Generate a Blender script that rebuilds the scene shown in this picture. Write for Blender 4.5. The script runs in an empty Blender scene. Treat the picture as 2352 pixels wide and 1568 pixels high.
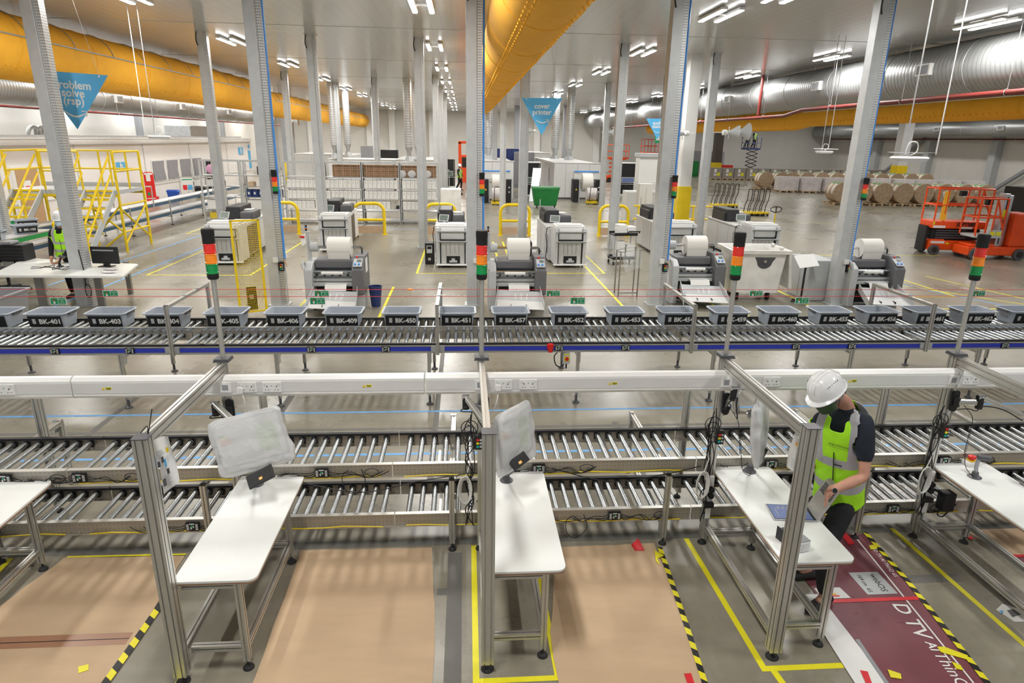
import bpy, math, random
from mathutils import Vector as V, Matrix, noise
R = math.radians; PI = math.pi
random.seed(7)
S = bpy.context.scene
COL = S.collection
# ---------------------------------------------------------------- camera
F, PT, YA, RO, CH = 1478.47, .30405, .07577, .01728, 3.5
_cp, _sp, _cy, _sy = math.cos(PT), math.sin(PT), math.cos(YA), math.sin(YA)
_w = V((_sy*_cp, _cy*_cp, -_sp)); _r0 = V((_cy, -_sy, 0)); _u0 = _r0.cross(_w)
_r = math.cos(RO)*_r0 + math.sin(RO)*_u0; _u = -math.sin(RO)*_r0 + math.cos(RO)*_u0
CAM = V((0, 0, CH))
cd = bpy.data.cameras.new('camera'); cam = bpy.data.objects.new('camera', cd); COL.objects.link(cam)
cam.matrix_world = Matrix(((_r.x, _u.x, -_w.x, 0), (_r.y, _u.y, -_w.y, 0), (_r.z, _u.z, -_w.z, CH), (0, 0, 0, 1)))
cd.sensor_width = 36; cd.lens = 36*F/2352; cd.clip_start = .05; cd.clip_end = 400
S.camera = cam
def ray(px, py): return (px-1176)/F*_r - (py-784)/F*_u + _w
def at(px, py, z=0.):
    d = ray(px, py); return CAM + d*((z-CH)/d.z)
def atY(px, py, Y):
    d = ray(px, py); return CAM + d*(Y/d.y)
def atX(px, py, X):
    d = ray(px, py); return CAM + d*(X/d.x)
# ---------------------------------------------------------------- materials
MT = {}
def mat(n, c, rough=.5, metal=0, var=0, scale=8, bump=0, bscale=40, emit=0, stretch=None, spec=None, alpha=None, trans=0, coat=0):
    m = bpy.data.materials.new(n); m.use_nodes = True; nt = m.node_tree; b = nt.nodes['Principled BSDF']
    c = tuple(c)+(1,)
    b.inputs['Base Color'].default_value = c; b.inputs['Roughness'].default_value = rough; b.inputs['Metallic'].default_value = metal
    if spec is not None: b.inputs['Specular IOR Level'].default_value = spec
    if coat: b.inputs['Coat Weight'].default_value = coat
    if alpha is not None: b.inputs['Alpha'].default_value = alpha
    if trans: b.inputs['Transmission Weight'].default_value = trans
    if emit:
        b.inputs['Emission Color'].default_value = c; b.inputs['Emission Strength'].default_value = emit
    if var or bump:
        tc = nt.nodes.new('ShaderNodeTexCoord'); mp = nt.nodes.new('ShaderNodeMapping'); nt.links.new(tc.outputs['Object'], mp.inputs[0])
        if stretch: mp.inputs['Scale'].default_value = stretch
    if var:
        no = nt.nodes.new('ShaderNodeTexNoise'); no.inputs['Scale'].default_value = scale; no.inputs['Detail'].default_value = 5
        nt.links.new(mp.outputs[0], no.inputs[0])
        mr = nt.nodes.new('ShaderNodeMapRange'); mr.inputs[1].default_value = .3; mr.inputs[2].default_value = .7
        mr.inputs[3].default_value = 1-var; mr.inputs[4].default_value = 1+var
        nt.links.new(no.outputs[0], mr.inputs[0])
        mx = nt.nodes.new('ShaderNodeMix'); mx.data_type = 'RGBA'; mx.blend_type = 'MULTIPLY'; mx.inputs[0].default_value = 1
        mx.inputs[6].default_value = c; nt.links.new(mr.outputs[0], mx.inputs[7]); nt.links.new(mx.outputs[2], b.inputs['Base Color'])
    if bump:
        n2 = nt.nodes.new('ShaderNodeTexNoise'); n2.inputs['Scale'].default_value = bscale; nt.links.new(mp.outputs[0], n2.inputs[0])
        bp = nt.nodes.new('ShaderNodeBump'); bp.inputs['Strength'].default_value = bump; bp.inputs['Distance'].default_value = .01
        nt.links.new(n2.outputs[0], bp.inputs['Height']); nt.links.new(bp.outputs[0], b.inputs['Normal'])
    MT[n] = m; return m
mat('alu', (.60, .59, .55), .34, .75, .06, 3, stretch=(30, 30, 1))
mat('aludark', (.33, .32, .3), .45, .6)
mat('zinc', (.62, .64, .66), .36, .8, .12, 9)
mat('roller', (.50, .54, .57), .22, .95)
mat('galvpost', (.60, .62, .63), .45, .3, .07, 5)
mat('white', (.82, .82, .80), .4)
mat('offwhite', (.70, .70, .69), .45, 0, .03, 4)
mat('trunk', (.84, .84, .82), .35)
mat('laminate', (.86, .88, .86), .22, 0, .02, 3)
mat('plyedge', (.33, .2, .12), .6)
mat('black', (.010, .010, .011), .5)
mat('rubber', (.02, .02, .02), .7)
mat('darkgrey', (.09, .09, .1), .45, 0, .1, 12)
mat('charcoal', (.028, .028, .032), .5, 0, .15, 14)
mat('midgrey', (.30, .31, .33), .45)
mat('lightgrey', (.52, .54, .55), .45, 0, .03, 5)
mat('printgrey', (.60, .61, .62), .4, 0, .03, 5)
mat('tote', (.40, .44, .50), .42, 0, .04, 6)
mat('red', (.75, .02, .015), .4); mat('amber', (1, .22, .0), .35); mat('green', (.01, .28, .06), .4)
mat('lensred', (.85, .03, .02), .2, coat=.5); mat('lensamber', (1, .28, .01), .2, coat=.5); mat('lensgreen', (.0, .30, .07), .2, coat=.5)
mat('yellow', (.86, .62, .01), .4, 0, .05, 6)
mat('tapeyellow', (.86, .78, .02), .45, 0, .05, 9)
mat('tapered', (.72, .02, .03), .45)
mat('tapeblue', (.16, .42, .80), .5, 0, .08, 9)
mat('bluerail', (.03, .05, .50), .4)
mat('steelblue', (.05, .13, .24), .35, .3)
mat('lamgrey', (.15, .15, .16), .45, 0, .05, 6)
mat('airblue', (.08, .32, .85), .4)
mat('signblue', (.10, .45, .80), .45)
mat('signgreen', (.0, .33, .12), .45)
mat('paper', (.85, .85, .83), .7)
mat('paperroll', (.84, .82, .77), .75)
mat('orange', (1.0, .49, .03), .8, 0, .05, 3, bump=.15, bscale=14)
mat('liftred', (.86, .085, .01), .35, 0, .06, 5)
mat('pipered', (.17, .02, .015), .5)
mat('jointgrey', (.16, .155, .14), .55)
mat('cardboard', (.57, .41, .26), .8, 0, .035, 2.5, stretch=(1, 5, 1), bump=.15, bscale=30)
mat('cardtape', (.38, .2, .12), .35)
mat('maroon', (.20, .055, .07), .5, 0, .1, 4)
mat('kraft', (.56, .40, .26), .8, 0, .08, 6)
mat('kraftend', (.44, .32, .21), .85, 0, .2, 5)
mat('pallet', (.62, .45, .26), .8, 0, .15, 6)
mat('brownbox', (.27, .15, .06), .8, 0, .12, 8)
mat('greybox', (.33, .30, .27), .8, 0, .08, 5)
mat('wrap', (.68, .64, .64), .3, 0, .15, 3, bump=.3, bscale=6)
mat('concretewall', (.72, .70, .66), .8, 0, .03, 1)
mat('officewall', (.82, .80, .79), .6, 0, .02, 1)
mat('blindgrey', (.28, .28, .30), .8, 0, .06, 5, bump=.4, bscale=3)
mat('wood', (.5, .32, .17), .6, 0, .1, 4, stretch=(6, 6, 1))
mat('hivis', (.42, .90, .015), .6, 0, .12, 7, bump=.5, bscale=9)
mat('reflect', (.42, .42, .45), .4, 0, .06, 9)
mat('blackcloth', (.012, .013, .015), .85, 0, .3, 9, bump=.6, bscale=9)
mat('navycloth', (.012, .018, .03), .85, 0, .3, 9, bump=.6, bscale=9)
mat('skin', (.58, .30, .21), .55, 0, .06, 18)
mat('hair', (.28, .24, .22), .8, 0, .3, 60)
mat('helmet', (.85, .86, .87), .18, coat=.6)
mat('maskgreen', (.05, .09, .04), .85); mat('maskblue', (.55, .70, .80), .7)
mat('bag', (.86, .87, .88), .22, 0, .05, 5, bump=1, bscale=11, alpha=.66)
mat('chrome', (.72, .72, .74), .12, 1)
mat('screenblue', (.12, .16, .32), .2, emit=.25)
mat('screengrey', (.16, .2, .18), .25)
mat('monwhite', (.75, .78, .76), .3); mat('mongreen', (.35, .6, .2), .4)
mat('tube', (1, 1, 1), .5, emit=16)
mat('bulb', (.95, 1, 1), .5, emit=4)
mat('bluebin', (.02, .10, .55), .45); mat('greenbin', (.01, .20, .04), .5, 0, .1, 5)
mat('yellowcable', (.9, .7, .02), .45)
mat('pinkbag', (.85, .4, .65), .5); mat('teal', (.0, .42, .33), .4)
mat('whitecart', (.88, .87, .84), .35, 0, .1, 3)
mat('brown', (.10, .08, .065), .5, 0, .1, 5)
mat('navybin', (.02, .04, .16), .4)
mat('clearpanel', (.9, .95, .95), .05, 0, spec=.5, alpha=.28)
def tex_holes(n, c, sx, sz, rough=.45, metal=.5, axes=(0, 2), rad=.22, dark=.06):
    """metal with rows of punched holes, in the part's own coordinates"""
    m = mat(n, c, rough, metal); nt = m.node_tree; b = nt.nodes['Principled BSDF']
    tc = nt.nodes.new('ShaderNodeTexCoord'); sep = nt.nodes.new('ShaderNodeSeparateXYZ'); nt.links.new(tc.outputs['Object'], sep.inputs[0])
    d = []
    xy = nt.nodes.new('ShaderNodeMath'); xy.operation = 'ADD'; nt.links.new(sep.outputs[0], xy.inputs[0]); nt.links.new(sep.outputs[1], xy.inputs[1])
    for ax, s in zip(axes, (sx, sz)):
        a = nt.nodes.new('ShaderNodeMath'); a.operation = 'MULTIPLY'; a.inputs[1].default_value = 1/s; nt.links.new(xy.outputs[0] if ax == 0 else sep.outputs[ax], a.inputs[0])
        f = nt.nodes.new('ShaderNodeMath'); f.operation = 'FRACT'; nt.links.new(a.outputs[0], f.inputs[0])
        g = nt.nodes.new('ShaderNodeMath'); g.operation = 'SUBTRACT'; g.inputs[1].default_value = .5; nt.links.new(f.outputs[0], g.inputs[0])
        h = nt.nodes.new('ShaderNodeMath'); h.operation = 'ABSOLUTE'; nt.links.new(g.outputs[0], h.inputs[0]); d.append(h)
    mx = nt.nodes.new('ShaderNodeMath'); mx.operation = 'MAXIMUM'; nt.links.new(d[0].outputs[0], mx.inputs[0]); nt.links.new(d[1].outputs[0], mx.inputs[1])
    lt = nt.nodes.new('ShaderNodeMath'); lt.operation = 'LESS_THAN'; lt.inputs[1].default_value = rad; nt.links.new(mx.outputs[0], lt.inputs[0])
    mi = nt.nodes.new('ShaderNodeMix'); mi.data_type = 'RGBA'; nt.links.new(lt.outputs[0], mi.inputs[0]); mi.inputs[6].default_value = tuple(c)+(1,); mi.inputs[7].default_value = (dark, dark, dark, 1)
    nt.links.new(mi.outputs[2], b.inputs['Base Color'])
    return m
tex_holes('railholes', (.43, .40, .34), .035, .036, rad=.14, dark=.27)
tex_holes('perf', (.68, .69, .69), .03, .05, rad=.2, axes=(0, 2))
def tex_bands(n, c1, c2, period, duty, axis=(0, 1, 0), rough=.5, metal=0, soft=False, bump=0):
    m = mat(n, c1, rough, metal); nt = m.node_tree; b = nt.nodes['Principled BSDF']
    tc = nt.nodes.new('ShaderNodeTexCoord'); dp = nt.nodes.new('ShaderNodeVectorMath'); dp.operation = 'DOT_PRODUCT'
    nt.links.new(tc.outputs['Object'], dp.inputs[0]); dp.inputs[1].default_value = V(axis)/period
    f = nt.nodes.new('ShaderNodeMath'); f.operation = 'FRACT'; nt.links.new(dp.outputs['Value'], f.inputs[0])
    lt = nt.nodes.new('ShaderNodeMath'); lt.operation = 'LESS_THAN'; lt.inputs[1].default_value = duty; nt.links.new(f.outputs[0], lt.inputs[0])
    mi = nt.nodes.new('ShaderNodeMix'); mi.data_type = 'RGBA'; nt.links.new(lt.outputs[0], mi.inputs[0]); mi.inputs[6].default_value = tuple(c1)+(1,); mi.inputs[7].default_value = tuple(c2)+(1,)
    nt.links.new(mi.outputs[2], b.inputs['Base Color'])
    if bump:
        pi = nt.nodes.new('ShaderNodeMath'); pi.operation = 'PINGPONG'; pi.inputs[1].default_value = .5; nt.links.new(dp.outputs['Value'], pi.inputs[0])
        bp = nt.nodes.new('ShaderNodeBump'); bp.inputs['Strength'].default_value = bump; bp.inputs['Distance'].default_value = .02
        nt.links.new(pi.outputs[0], bp.inputs['Height']); nt.links.new(bp.outputs[0], b.inputs['Normal'])
    return m
tex_bands('hazard', (.86, .76, .02), (.015, .015, .015), .15, .5, (.8, 1, 0), .45)
tex_bands('ductgalv', (.40, .41, .41), (.30, .31, .31), .16, .25, (0, 1, 0), .42, .6, bump=.4)
tex_bands('pipegalv', (.62, .63, .63), (.46, .47, .47), .13, .2, (0, 0, 1), .4, .5, bump=.4)
tex_bands('ceilingpanel', (.56, .56, .55), (.48, .48, .47), .30, .05, (1, 0, 0), .19, 0, bump=.12)
tex_bands('beltroller', (.85, .87, .9), (.04, .04, .04), .11, .25, (0, 1, 0), .3, .3)
tex_bands('rollpaint', (.03, .03, .03), (.35, .35, .35), .008, .5, (1, 0, 0), .5)
# floor: polished warehouse concrete
m = mat('floor', (.40, .37, .30), .32); nt = m.node_tree; b = nt.nodes['Principled BSDF']
tc = nt.nodes.new('ShaderNodeTexCoord')
def nz(sc, det, st=(1, 1, 1)):
    mp = nt.nodes.new('ShaderNodeMapping'); mp.inputs['Scale'].default_value = st; nt.links.new(tc.outputs['Object'], mp.inputs[0])
    n = nt.nodes.new('ShaderNodeTexNoise'); n.inputs['Scale'].default_value = sc; n.inputs['Detail'].default_value = det; n.inputs['Roughness'].default_value = .65
    nt.links.new(mp.outputs[0], n.inputs[0]); return n
n1 = nz(.55, 8); n2 = nz(6, 10); n3 = nz(2.5, 8, (.25, 3, 1)); n4 = nz(1.3, 4, (4, .3, 1))
cr = nt.nodes.new('ShaderNodeValToRGB'); cr.color_ramp.elements[0].position = .2; cr.color_ramp.elements[0].color = (.215, .195, .150, 1)
cr.color_ramp.elements[1].position = .78; cr.color_ramp.elements[1].color = (.335, .308, .242, 1)
add = nt.nodes.new('ShaderNodeMath'); add.operation = 'ADD'; nt.links.new(n1.outputs[0], add.inputs[0])
sc2 = nt.nodes.new('ShaderNodeMath'); sc2.operation = 'MULTIPLY_ADD'; sc2.inputs[1].default_value = .5; sc2.inputs[2].default_value = -.25; nt.links.new(n2.outputs[0], sc2.inputs[0])
nt.links.new(sc2.outputs[0], add.inputs[1]); nt.links.new(add.outputs[0], cr.inputs[0])
sm = nt.nodes.new('ShaderNodeMapRange'); sm.inputs[1].default_value = .5; sm.inputs[2].default_value = .9; sm.inputs[3].default_value = 1; sm.inputs[4].default_value = .8
nt.links.new(n3.outputs[0], sm.inputs[0])
sm2 = nt.nodes.new('ShaderNodeMapRange'); sm2.inputs[1].default_value = .5; sm2.inputs[2].default_value = .85; sm2.inputs[3].default_value = 1; sm2.inputs[4].default_value = .88
nt.links.new(n4.outputs[0], sm2.inputs[0])
ml = nt.nodes.new('ShaderNodeMath'); ml.operation = 'MULTIPLY'; nt.links.new(sm.outputs[0], ml.inputs[0]); nt.links.new(sm2.outputs[0], ml.inputs[1])
mx = nt.nodes.new('ShaderNodeMix'); mx.data_type = 'RGBA'; mx.blend_type = 'MULTIPLY'; mx.inputs[0].default_value = 1
nt.links.new(cr.outputs[0], mx.inputs[6]); nt.links.new(ml.outputs[0], mx.inputs[7]); nt.links.new(mx.outputs[2], b.inputs['Base Color'])
rr = nt.nodes.new('ShaderNodeMapRange'); rr.inputs[3].default_value = .16; rr.inputs[4].default_value = .42; nt.links.new(n1.outputs[0], rr.inputs[0]); nt.links.new(rr.outputs[0], b.inputs['Roughness'])
# ---------------------------------------------------------------- mesh builder
def prof(w, h, nw=1, nh=1, g=.009, d=.011):
    """aluminium extrusion outline w x h with nw slots on the w faces and nh on the h faces"""
    pts = []
    def side(p0, p1, n, inward):
        p0 = V(p0); p1 = V(p1); L = (p1-p0).length; t = (p1-p0)/L; pts.append(p0)
        for i in range(n):
            c = p0+t*(L*(i+.5)/n)
            pts.extend([c-t*g/2, c-t*g/2+inward*d, c+t*g/2+inward*d, c+t*g/2])
    side((-w/2, -h/2), (w/2, -h/2), nw, V((0, 1))); side((w/2, -h/2), (w/2, h/2), nh, V((-1, 0)))
    side((w/2, h/2), (-w/2, h/2), nw, V((0, -1))); side((-w/2, h/2), (-w/2, -h/2), nh, V((1, 0)))
    return [(p.x, p.y) for p in pts]
P45 = prof(.045, .045); P90 = prof(.085, .085, 2, 2); P4590 = prof(.045, .09, 1, 2); P40 = prof(.04, .04)
TM = {}
class MB:
    def __init__(s, k=0): s.v = []; s.f = []; s.mi = []; s.k = k; s.M = None
    def add(s, vs, fs, M=None):
        o = len(s.v)
        for p in vs:
            p = V(p)
            if M is not None: p = M @ p
            if s.M is not None: p = s.M @ p
            s.v.append(p)
        for f in fs: s.f.append([i+o for i in f]); s.mi.append(s.k)
        return s
    def box(s, a, b, M=None):
        x0, y0, z0 = a; x1, y1, z1 = b
        return s.add([(x0, y0, z0), (x1, y0, z0), (x1, y1, z0), (x0, y1, z0), (x0, y0, z1), (x1, y0, z1), (x1, y1, z1), (x0, y1, z1)],
                     [(0, 3, 2, 1), (4, 5, 6, 7), (0, 1, 5, 4), (1, 2, 6, 5), (2, 3, 7, 6), (3, 0, 4, 7)], M)
    def cb(s, c, d, M=None):
        return s.box([c[i]-d[i]/2 for i in range(3)], [c[i]+d[i]/2 for i in range(3)], M)
    def loft(s, rings, caps=True, closed=True):
        n = len(rings[0]); vs = [p for r in rings for p in r]; fs = []
        for i in range(len(rings)-1):
            for j in range(n if closed else n-1):
                k = (j+1) % n; fs.append((i*n+j, i*n+k, (i+1)*n+k, (i+1)*n+j))
        if caps: fs.append(list(range(n))[::-1]); fs.append([(len(rings)-1)*n+j for j in range(n)])
        return s.add(vs, fs)
    def cyl(s, p0, p1, r, n=12, r2=None, caps=True):
        p0 = V(p0); p1 = V(p1); a = (p1-p0).normalized(); e = a.orthogonal().normalized(); g = a.cross(e)
        if r2 is None: r2 = r
        return s.loft([[p+(e*math.cos(2*PI*j/n)+g*math.sin(2*PI*j/n))*q for j in range(n)] for p, q in ((p0, r), (p1, r2))], caps)
    def tube(s, pts, r, n=8, closed=False):
        pts = [V(p) for p in pts]; N = len(pts); rings = []; e = None
        for i, p in enumerate(pts):
            if closed: t = pts[(i+1) % N]-pts[i-1]
            else: t = pts[min(i+1, N-1)]-pts[max(i-1, 0)]
            t.normalize()
            if e is None: e = t.orthogonal().normalized()
            else:
                e = e-t*e.dot(t)
                e = e.normalized() if e.length > 1e-5 else t.orthogonal().normalized()
            g = t.cross(e); rr = r[i] if isinstance(r, (list, tuple)) else r
            rings.append([p+(e*math.cos(2*PI*j/n)+g*math.sin(2*PI*j/n))*rr for j in range(n)])
        if closed: rings.append(rings[0]); return s.loft(rings, False)
        return s.loft(rings)
    def lathe(s, pr, c=(0, 0, 0), n=20, M=None):
        c = V(c); rings = [[c+V((r*math.cos(2*PI*j/n), r*math.sin(2*PI*j/n), z)) for j in range(n)] for r, z in pr]
        if M is not None: rings = [[M @ p for p in q] for q in rings]
        return s.loft(rings)
    def prism(s, poly, z0, z1, M=None):
        n = len(poly)
        return s.add([(x, y, z0) for x, y in poly]+[(x, y, z1) for x, y in poly],
                     [list(range(n))[::-1], [n+i for i in range(n)]]+[(i, (i+1) % n, n+(i+1) % n, n+i) for i in range(n)], M)
    def ext(s, p0, p1, P, up=None):
        """sweep outline P from p0 to p1; 'up' is the direction of the outline's second axis"""
        p0 = V(p0); p1 = V(p1); a = (p1-p0); L = a.length; a.normalize()
        if up is None: up = V((0, 1, 0)) if abs(a.z) > .9 else V((0, 0, 1))
        up = V(up); x = up.cross(a).normalized(); y = a.cross(x)
        M = Matrix(((x.x, y.x, a.x, p0.x), (x.y, y.y, a.y, p0.y), (x.z, y.z, a.z, p0.z), (0, 0, 0, 1)))
        return s.prism(P, 0, L, M)
    def ball(s, c, r, n=12, sc=(1, 1, 1), M=None):
        pr = [(max(math.sin(PI*i/(n//2)), .001)*r, -math.cos(PI*i/(n//2))*r) for i in range(n//2+1)]
        c = V(c); rings = [[V((q*math.cos(2*PI*j/n)*sc[0], q*math.sin(2*PI*j/n)*sc[1], z*sc[2])) for j in range(n)] for q, z in pr]
        rings = [[(M @ p if M is not None else p)+c for p in q] for q in rings]
        return s.loft(rings)
    def build(s, name, mats, parent=None, smooth=False, bev=0, world=False, label=None, kind=None):
        me = bpy.data.meshes.new(name)
        vs = s.v
        if world and parent is not None: Mi = TM[parent.name].inverted(); vs = [Mi @ p for p in vs]
        me.from_pydata([tuple(p) for p in vs], [], s.f); me.update()
        if isinstance(mats, str): mats = [mats]
        for q in mats: me.materials.append(MT[q])
        if len(mats) > 1: me.polygons.foreach_set('material_index', s.mi)
        if smooth: me.shade_smooth()
        o = bpy.data.objects.new(name, me); COL.objects.link(o)
        if smooth == 'auto' or smooth is True:
            try: me.set_sharp_from_angle(angle=R(40))
            except Exception: pass
        if parent is not None: o.parent = parent
        if bev:
            bm = o.modifiers.new('bevel', 'BEVEL'); bm.width = bev; bm.segments = 2; bm.limit_method = 'ANGLE'; bm.angle_limit = R(50)
        if label: o['label'] = label
        if kind: o['kind'] = kind
        return o
def tag(o, label, cat, group=None, kind=None):
    if label: o['label'] = label
    if cat: o['category'] = cat
    if group: o['group'] = group
    if kind: o['kind'] = kind
    return o
def thing(name, label, cat, loc=(0, 0, 0), rz=0, group=None):
    o = bpy.data.objects.new(name, None); COL.objects.link(o); o.location = loc; o.rotation_euler = (0, 0, rz); o.empty_display_size = .1
    TM[o.name] = Matrix.Translation(loc) @ Matrix.Rotation(rz, 4, 'Z')
    return tag(o, label, cat, group)
def struct(name, mb, m, **k):
    o = mb.build(name, m, **k); o['kind'] = 'structure'; return o
KIDS = {}
def dup(root, loc, rz=0, label=None, group=None):
    def cp(o, par):
        c = o.copy(); COL.objects.link(c); c.parent = par
        for g in list(o.children): cp(g, c)
        return c
    r = cp(root, None); r.location = loc; r.rotation_euler = (0, 0, rz)
    TM[r.name] = Matrix.Translation(loc) @ Matrix.Rotation(rz, 4, 'Z')
    if label: r['label'] = label
    if group: r['group'] = group
    return r
def text(body, size, M, m, parent, name='lettering', bold=.0, ext=.001, align='CENTER', world=False, squeeze=1):
    cu = bpy.data.curves.new('t', 'FONT'); cu.body = body; cu.size = size; cu.align_x = align; cu.align_y = 'CENTER'; cu.offset = bold*size; cu.extrude = ext
    cu.resolution_u = 3
    to = bpy.data.objects.new('t', cu); COL.objects.link(to)
    dg = bpy.context.evaluated_depsgraph_get(); me = bpy.data.meshes.new_from_object(to.evaluated_get(dg))
    bpy.data.objects.remove(to); bpy.data.curves.remove(cu)
    if squeeze != 1: me.transform(Matrix.Diagonal((squeeze, 1, 1, 1)))
    if world and parent is not None: M = TM[parent.name].inverted() @ M
    me.transform(M); me.name = name; me.materials.clear(); me.materials.append(MT[m])
    o = bpy.data.objects.new(name, me); COL.objects.link(o); o.parent = parent
    return o
def frame(o, x, y):
    """matrix with origin o, x axis x and y axis y"""
    x = V(x).normalized(); y = V(y); z = x.cross(y).normalized(); y = z.cross(x); o = V(o)
    return Matrix(((x.x, y.x, z.x, o.x), (x.y, y.y, z.y, o.y), (x.z, y.z, z.z, o.z), (0, 0, 0, 1)))
def rrect(x0, y0, x1, y1, r, n=5, corners=(1, 1, 1, 1)):
    out = []
    for (cx, cy, a0, on) in ((x1-r, y0+r, -90, corners[1]), (x1-r, y1-r, 0, corners[2]), (x0+r, y1-r, 90, corners[3]), (x0+r, y0+r, 180, corners[0])):
        if on: out += [(cx+r*math.cos(R(a0+90*i/n)), cy+r*math.sin(R(a0+90*i/n))) for i in range(n+1)]
        else: out.append((cx+(r if a0 in (-90, 0) else -r), cy+(r if a0 in (0, 90) else -r)))
    return out
def bez(p0, p1, p2, p3, n=12):
    p0, p1, p2, p3 = map(V, (p0, p1, p2, p3)); return [((1-t)**3)*p0+3*t*(1-t)**2*p1+3*t*t*(1-t)*p2+t**3*p3 for t in [i/n for i in range(n+1)]]
def wob(pts, n=20, closed=False):
    """smooth Catmull-Rom curve through pts"""
    pts = [V(p) for p in pts]; q = [pts[0]]+pts+[pts[-1]]; out = []
    for i in range(1, len(q)-2):
        for k in range(n):
            t = k/n; a, b, c, d = q[i-1], q[i], q[i+1], q[i+2]
            out.append(.5*((2*b)+(c-a)*t+(2*a-5*b+4*c-d)*t*t+(3*b-a-3*c+d)*t**3))
    out.append(q[-2]); return out
def share(name, me, parent, loc, rot=None):
    o = bpy.data.objects.new(name, me); COL.objects.link(o); o.parent = parent; o.location = loc
    if rot: o.rotation_euler = rot
    return o
CZ = 6.42
# ================================================================ the hall
m = MB(); m.box((-34, -3, -.1), (56, 79, 0)); struct('floor', m, 'floor')
m = MB(); m.box((-34, -3, CZ), (56, 79, CZ+.1)); struct('ceiling', m, 'ceilingpanel')
m = MB(); m.box((-34, 78, 0), (56, 78.2, CZ)); struct('wall_back', m, 'concretewall')
m = MB(); m.box((44, 14, 0), (44.2, 78, CZ)); struct('wall_right', m, 'concretewall')
m = MB(); m.box((-21.2, 12, 0), (-21, 78, CZ)); struct('wall_left', m, 'concretewall')
m = MB(); m.box((-20.9, 17, 0), (-16.7, 54, 3.2)); struct('wall_office', m, 'officewall')
m = MB(); m.box((-16.7, 17, 2.98), (-16.62, 54, 3.2)); m.box((-21, 17, 3.2), (-16.6, 54, 3.26)); struct('trim_1', m, 'offwhite')
m = MB(); m.box((-16.7, 17, .86), (-16.66, 54, .9)); struct('trim_2', m, 'white')
m = MB()
for y in (22, 30, 36.2, 42.1, 48.5): m.box((-16.7, y, .9), (-16.68, y+.06, 2.98))
struct('trim_3', m, 'lightgrey')
for i, (y0, y1) in enumerate(((36.95, 38.35), (38.7, 40.1), (40.5, 41.9), (42.35, 43.7))):
    f = MB(); f.box((-16.7, y0-.08, .98), (-16.66, y1+.08, 2.12)); f = struct('window_%d' % (i+1), f, 'white')
    g = MB()
    n = 8; g.add([(-16.64+.02*math.sin(a*1.7+i+b), y0+(y1-y0)*a/n, 1.03+1.03*b/6) for b in range(7) for a in range(n+1)], [(b*(n+1)+a, b*(n+1)+a+1, (b+1)*(n+1)+a+1, (b+1)*(n+1)+a) for b in range(6) for a in range(n)])
    g.build('blind', 'blindgrey', f, True)
d = MB(); d.box((-16.7, 25.75, 0), (-16.64, 27.35, 2.22)); d = struct('door_1', d, 'white')
q = MB(); q.box((-16.64, 25.9, 0), (-16.62, 27.2, 2.15)); q.build('door_leaf', 'wood', d)
q = MB(); q.box((-16.62, 26.2, 1.1), (-16.61, 26.65, 1.7)); q.build('notice', 'paper', d)
q = MB(); q.box((-16.61, 26.3, 1.2), (-16.605, 26.55, 1.5)); q.build('notice_print', 'red', d)
d = MB(); d.box((-16.7, 40.6, 0), (-16.66, 42.2, .95)); d = struct('door_2', d, 'white')
q = MB(); q.box((-16.66, 42.0, .5), (-16.62, 42.06, .7)); q.build('door_handle', 'aludark', d)
# blue signs on the office wall
for (y, z, s, lb) in ((33.3, 1.72, .42, 'square blue wall sign with white h behind the yellow platform rail'), (51, 2.1, .5, 'square blue wall sign with white h near the office far corner')):
    m = MB(); m.box((-16.7, y, z), (-16.66, y+s*2.0, z+s)); o = m.build('wall_sign', 'signblue'); tag(o, lb, 'sign'); TM[o.name] = Matrix.Identity(4)
    text('h', s*1.3, frame((-16.65, y+s, z+s/2), (0, 1, 0), (0, 0, 1)), 'white', o, bold=.03, ext=.002)
m = MB(); m.box((-16.7, 53.2, 1.0), (-16.66, 53.7, 2.35)); m.cyl((-16.69, 53.45, 2.65), (-16.66, 53.45, 2.65), .16, 16); tag(m.build('person_pictogram', 'signblue'), 'tall blue person pictogram on the office wall corner', 'sign')
# roof clutter on the office
m = MB()
for k in range(3): m.tube([(-18.5+.05*k, 30.5+.45*k, 3.26+.42*math.sin(a/10*PI)) if 0 else (-18.3, 30.2+.5*k+.42*math.cos(a/10*PI), 3.26+.42*math.sin(a/10*PI)) for a in range(11)], .09)
tag(m.build('flexible_duct', 'lightgrey', smooth=True), 'coiled grey flexible duct lying on the office roof', 'duct')
m = MB(); m.box((-19, 44.5, 3.26), (-17.4, 47.5, 4.0)); tag(m.build('air_handler', ['zinc'], bev=.02), 'grey air unit box standing on the office roof', 'air unit')
m = MB(); m.box((-17.1, 17, 3.26), (-17.0, 53, 3.36)); m.box((-17.3, 17, 3.26), (-17.2, 53, 3.36)); tag(m.build('cable_tray', 'zinc'), 'long grey cable tray along the office roof', 'cable tray')
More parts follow.
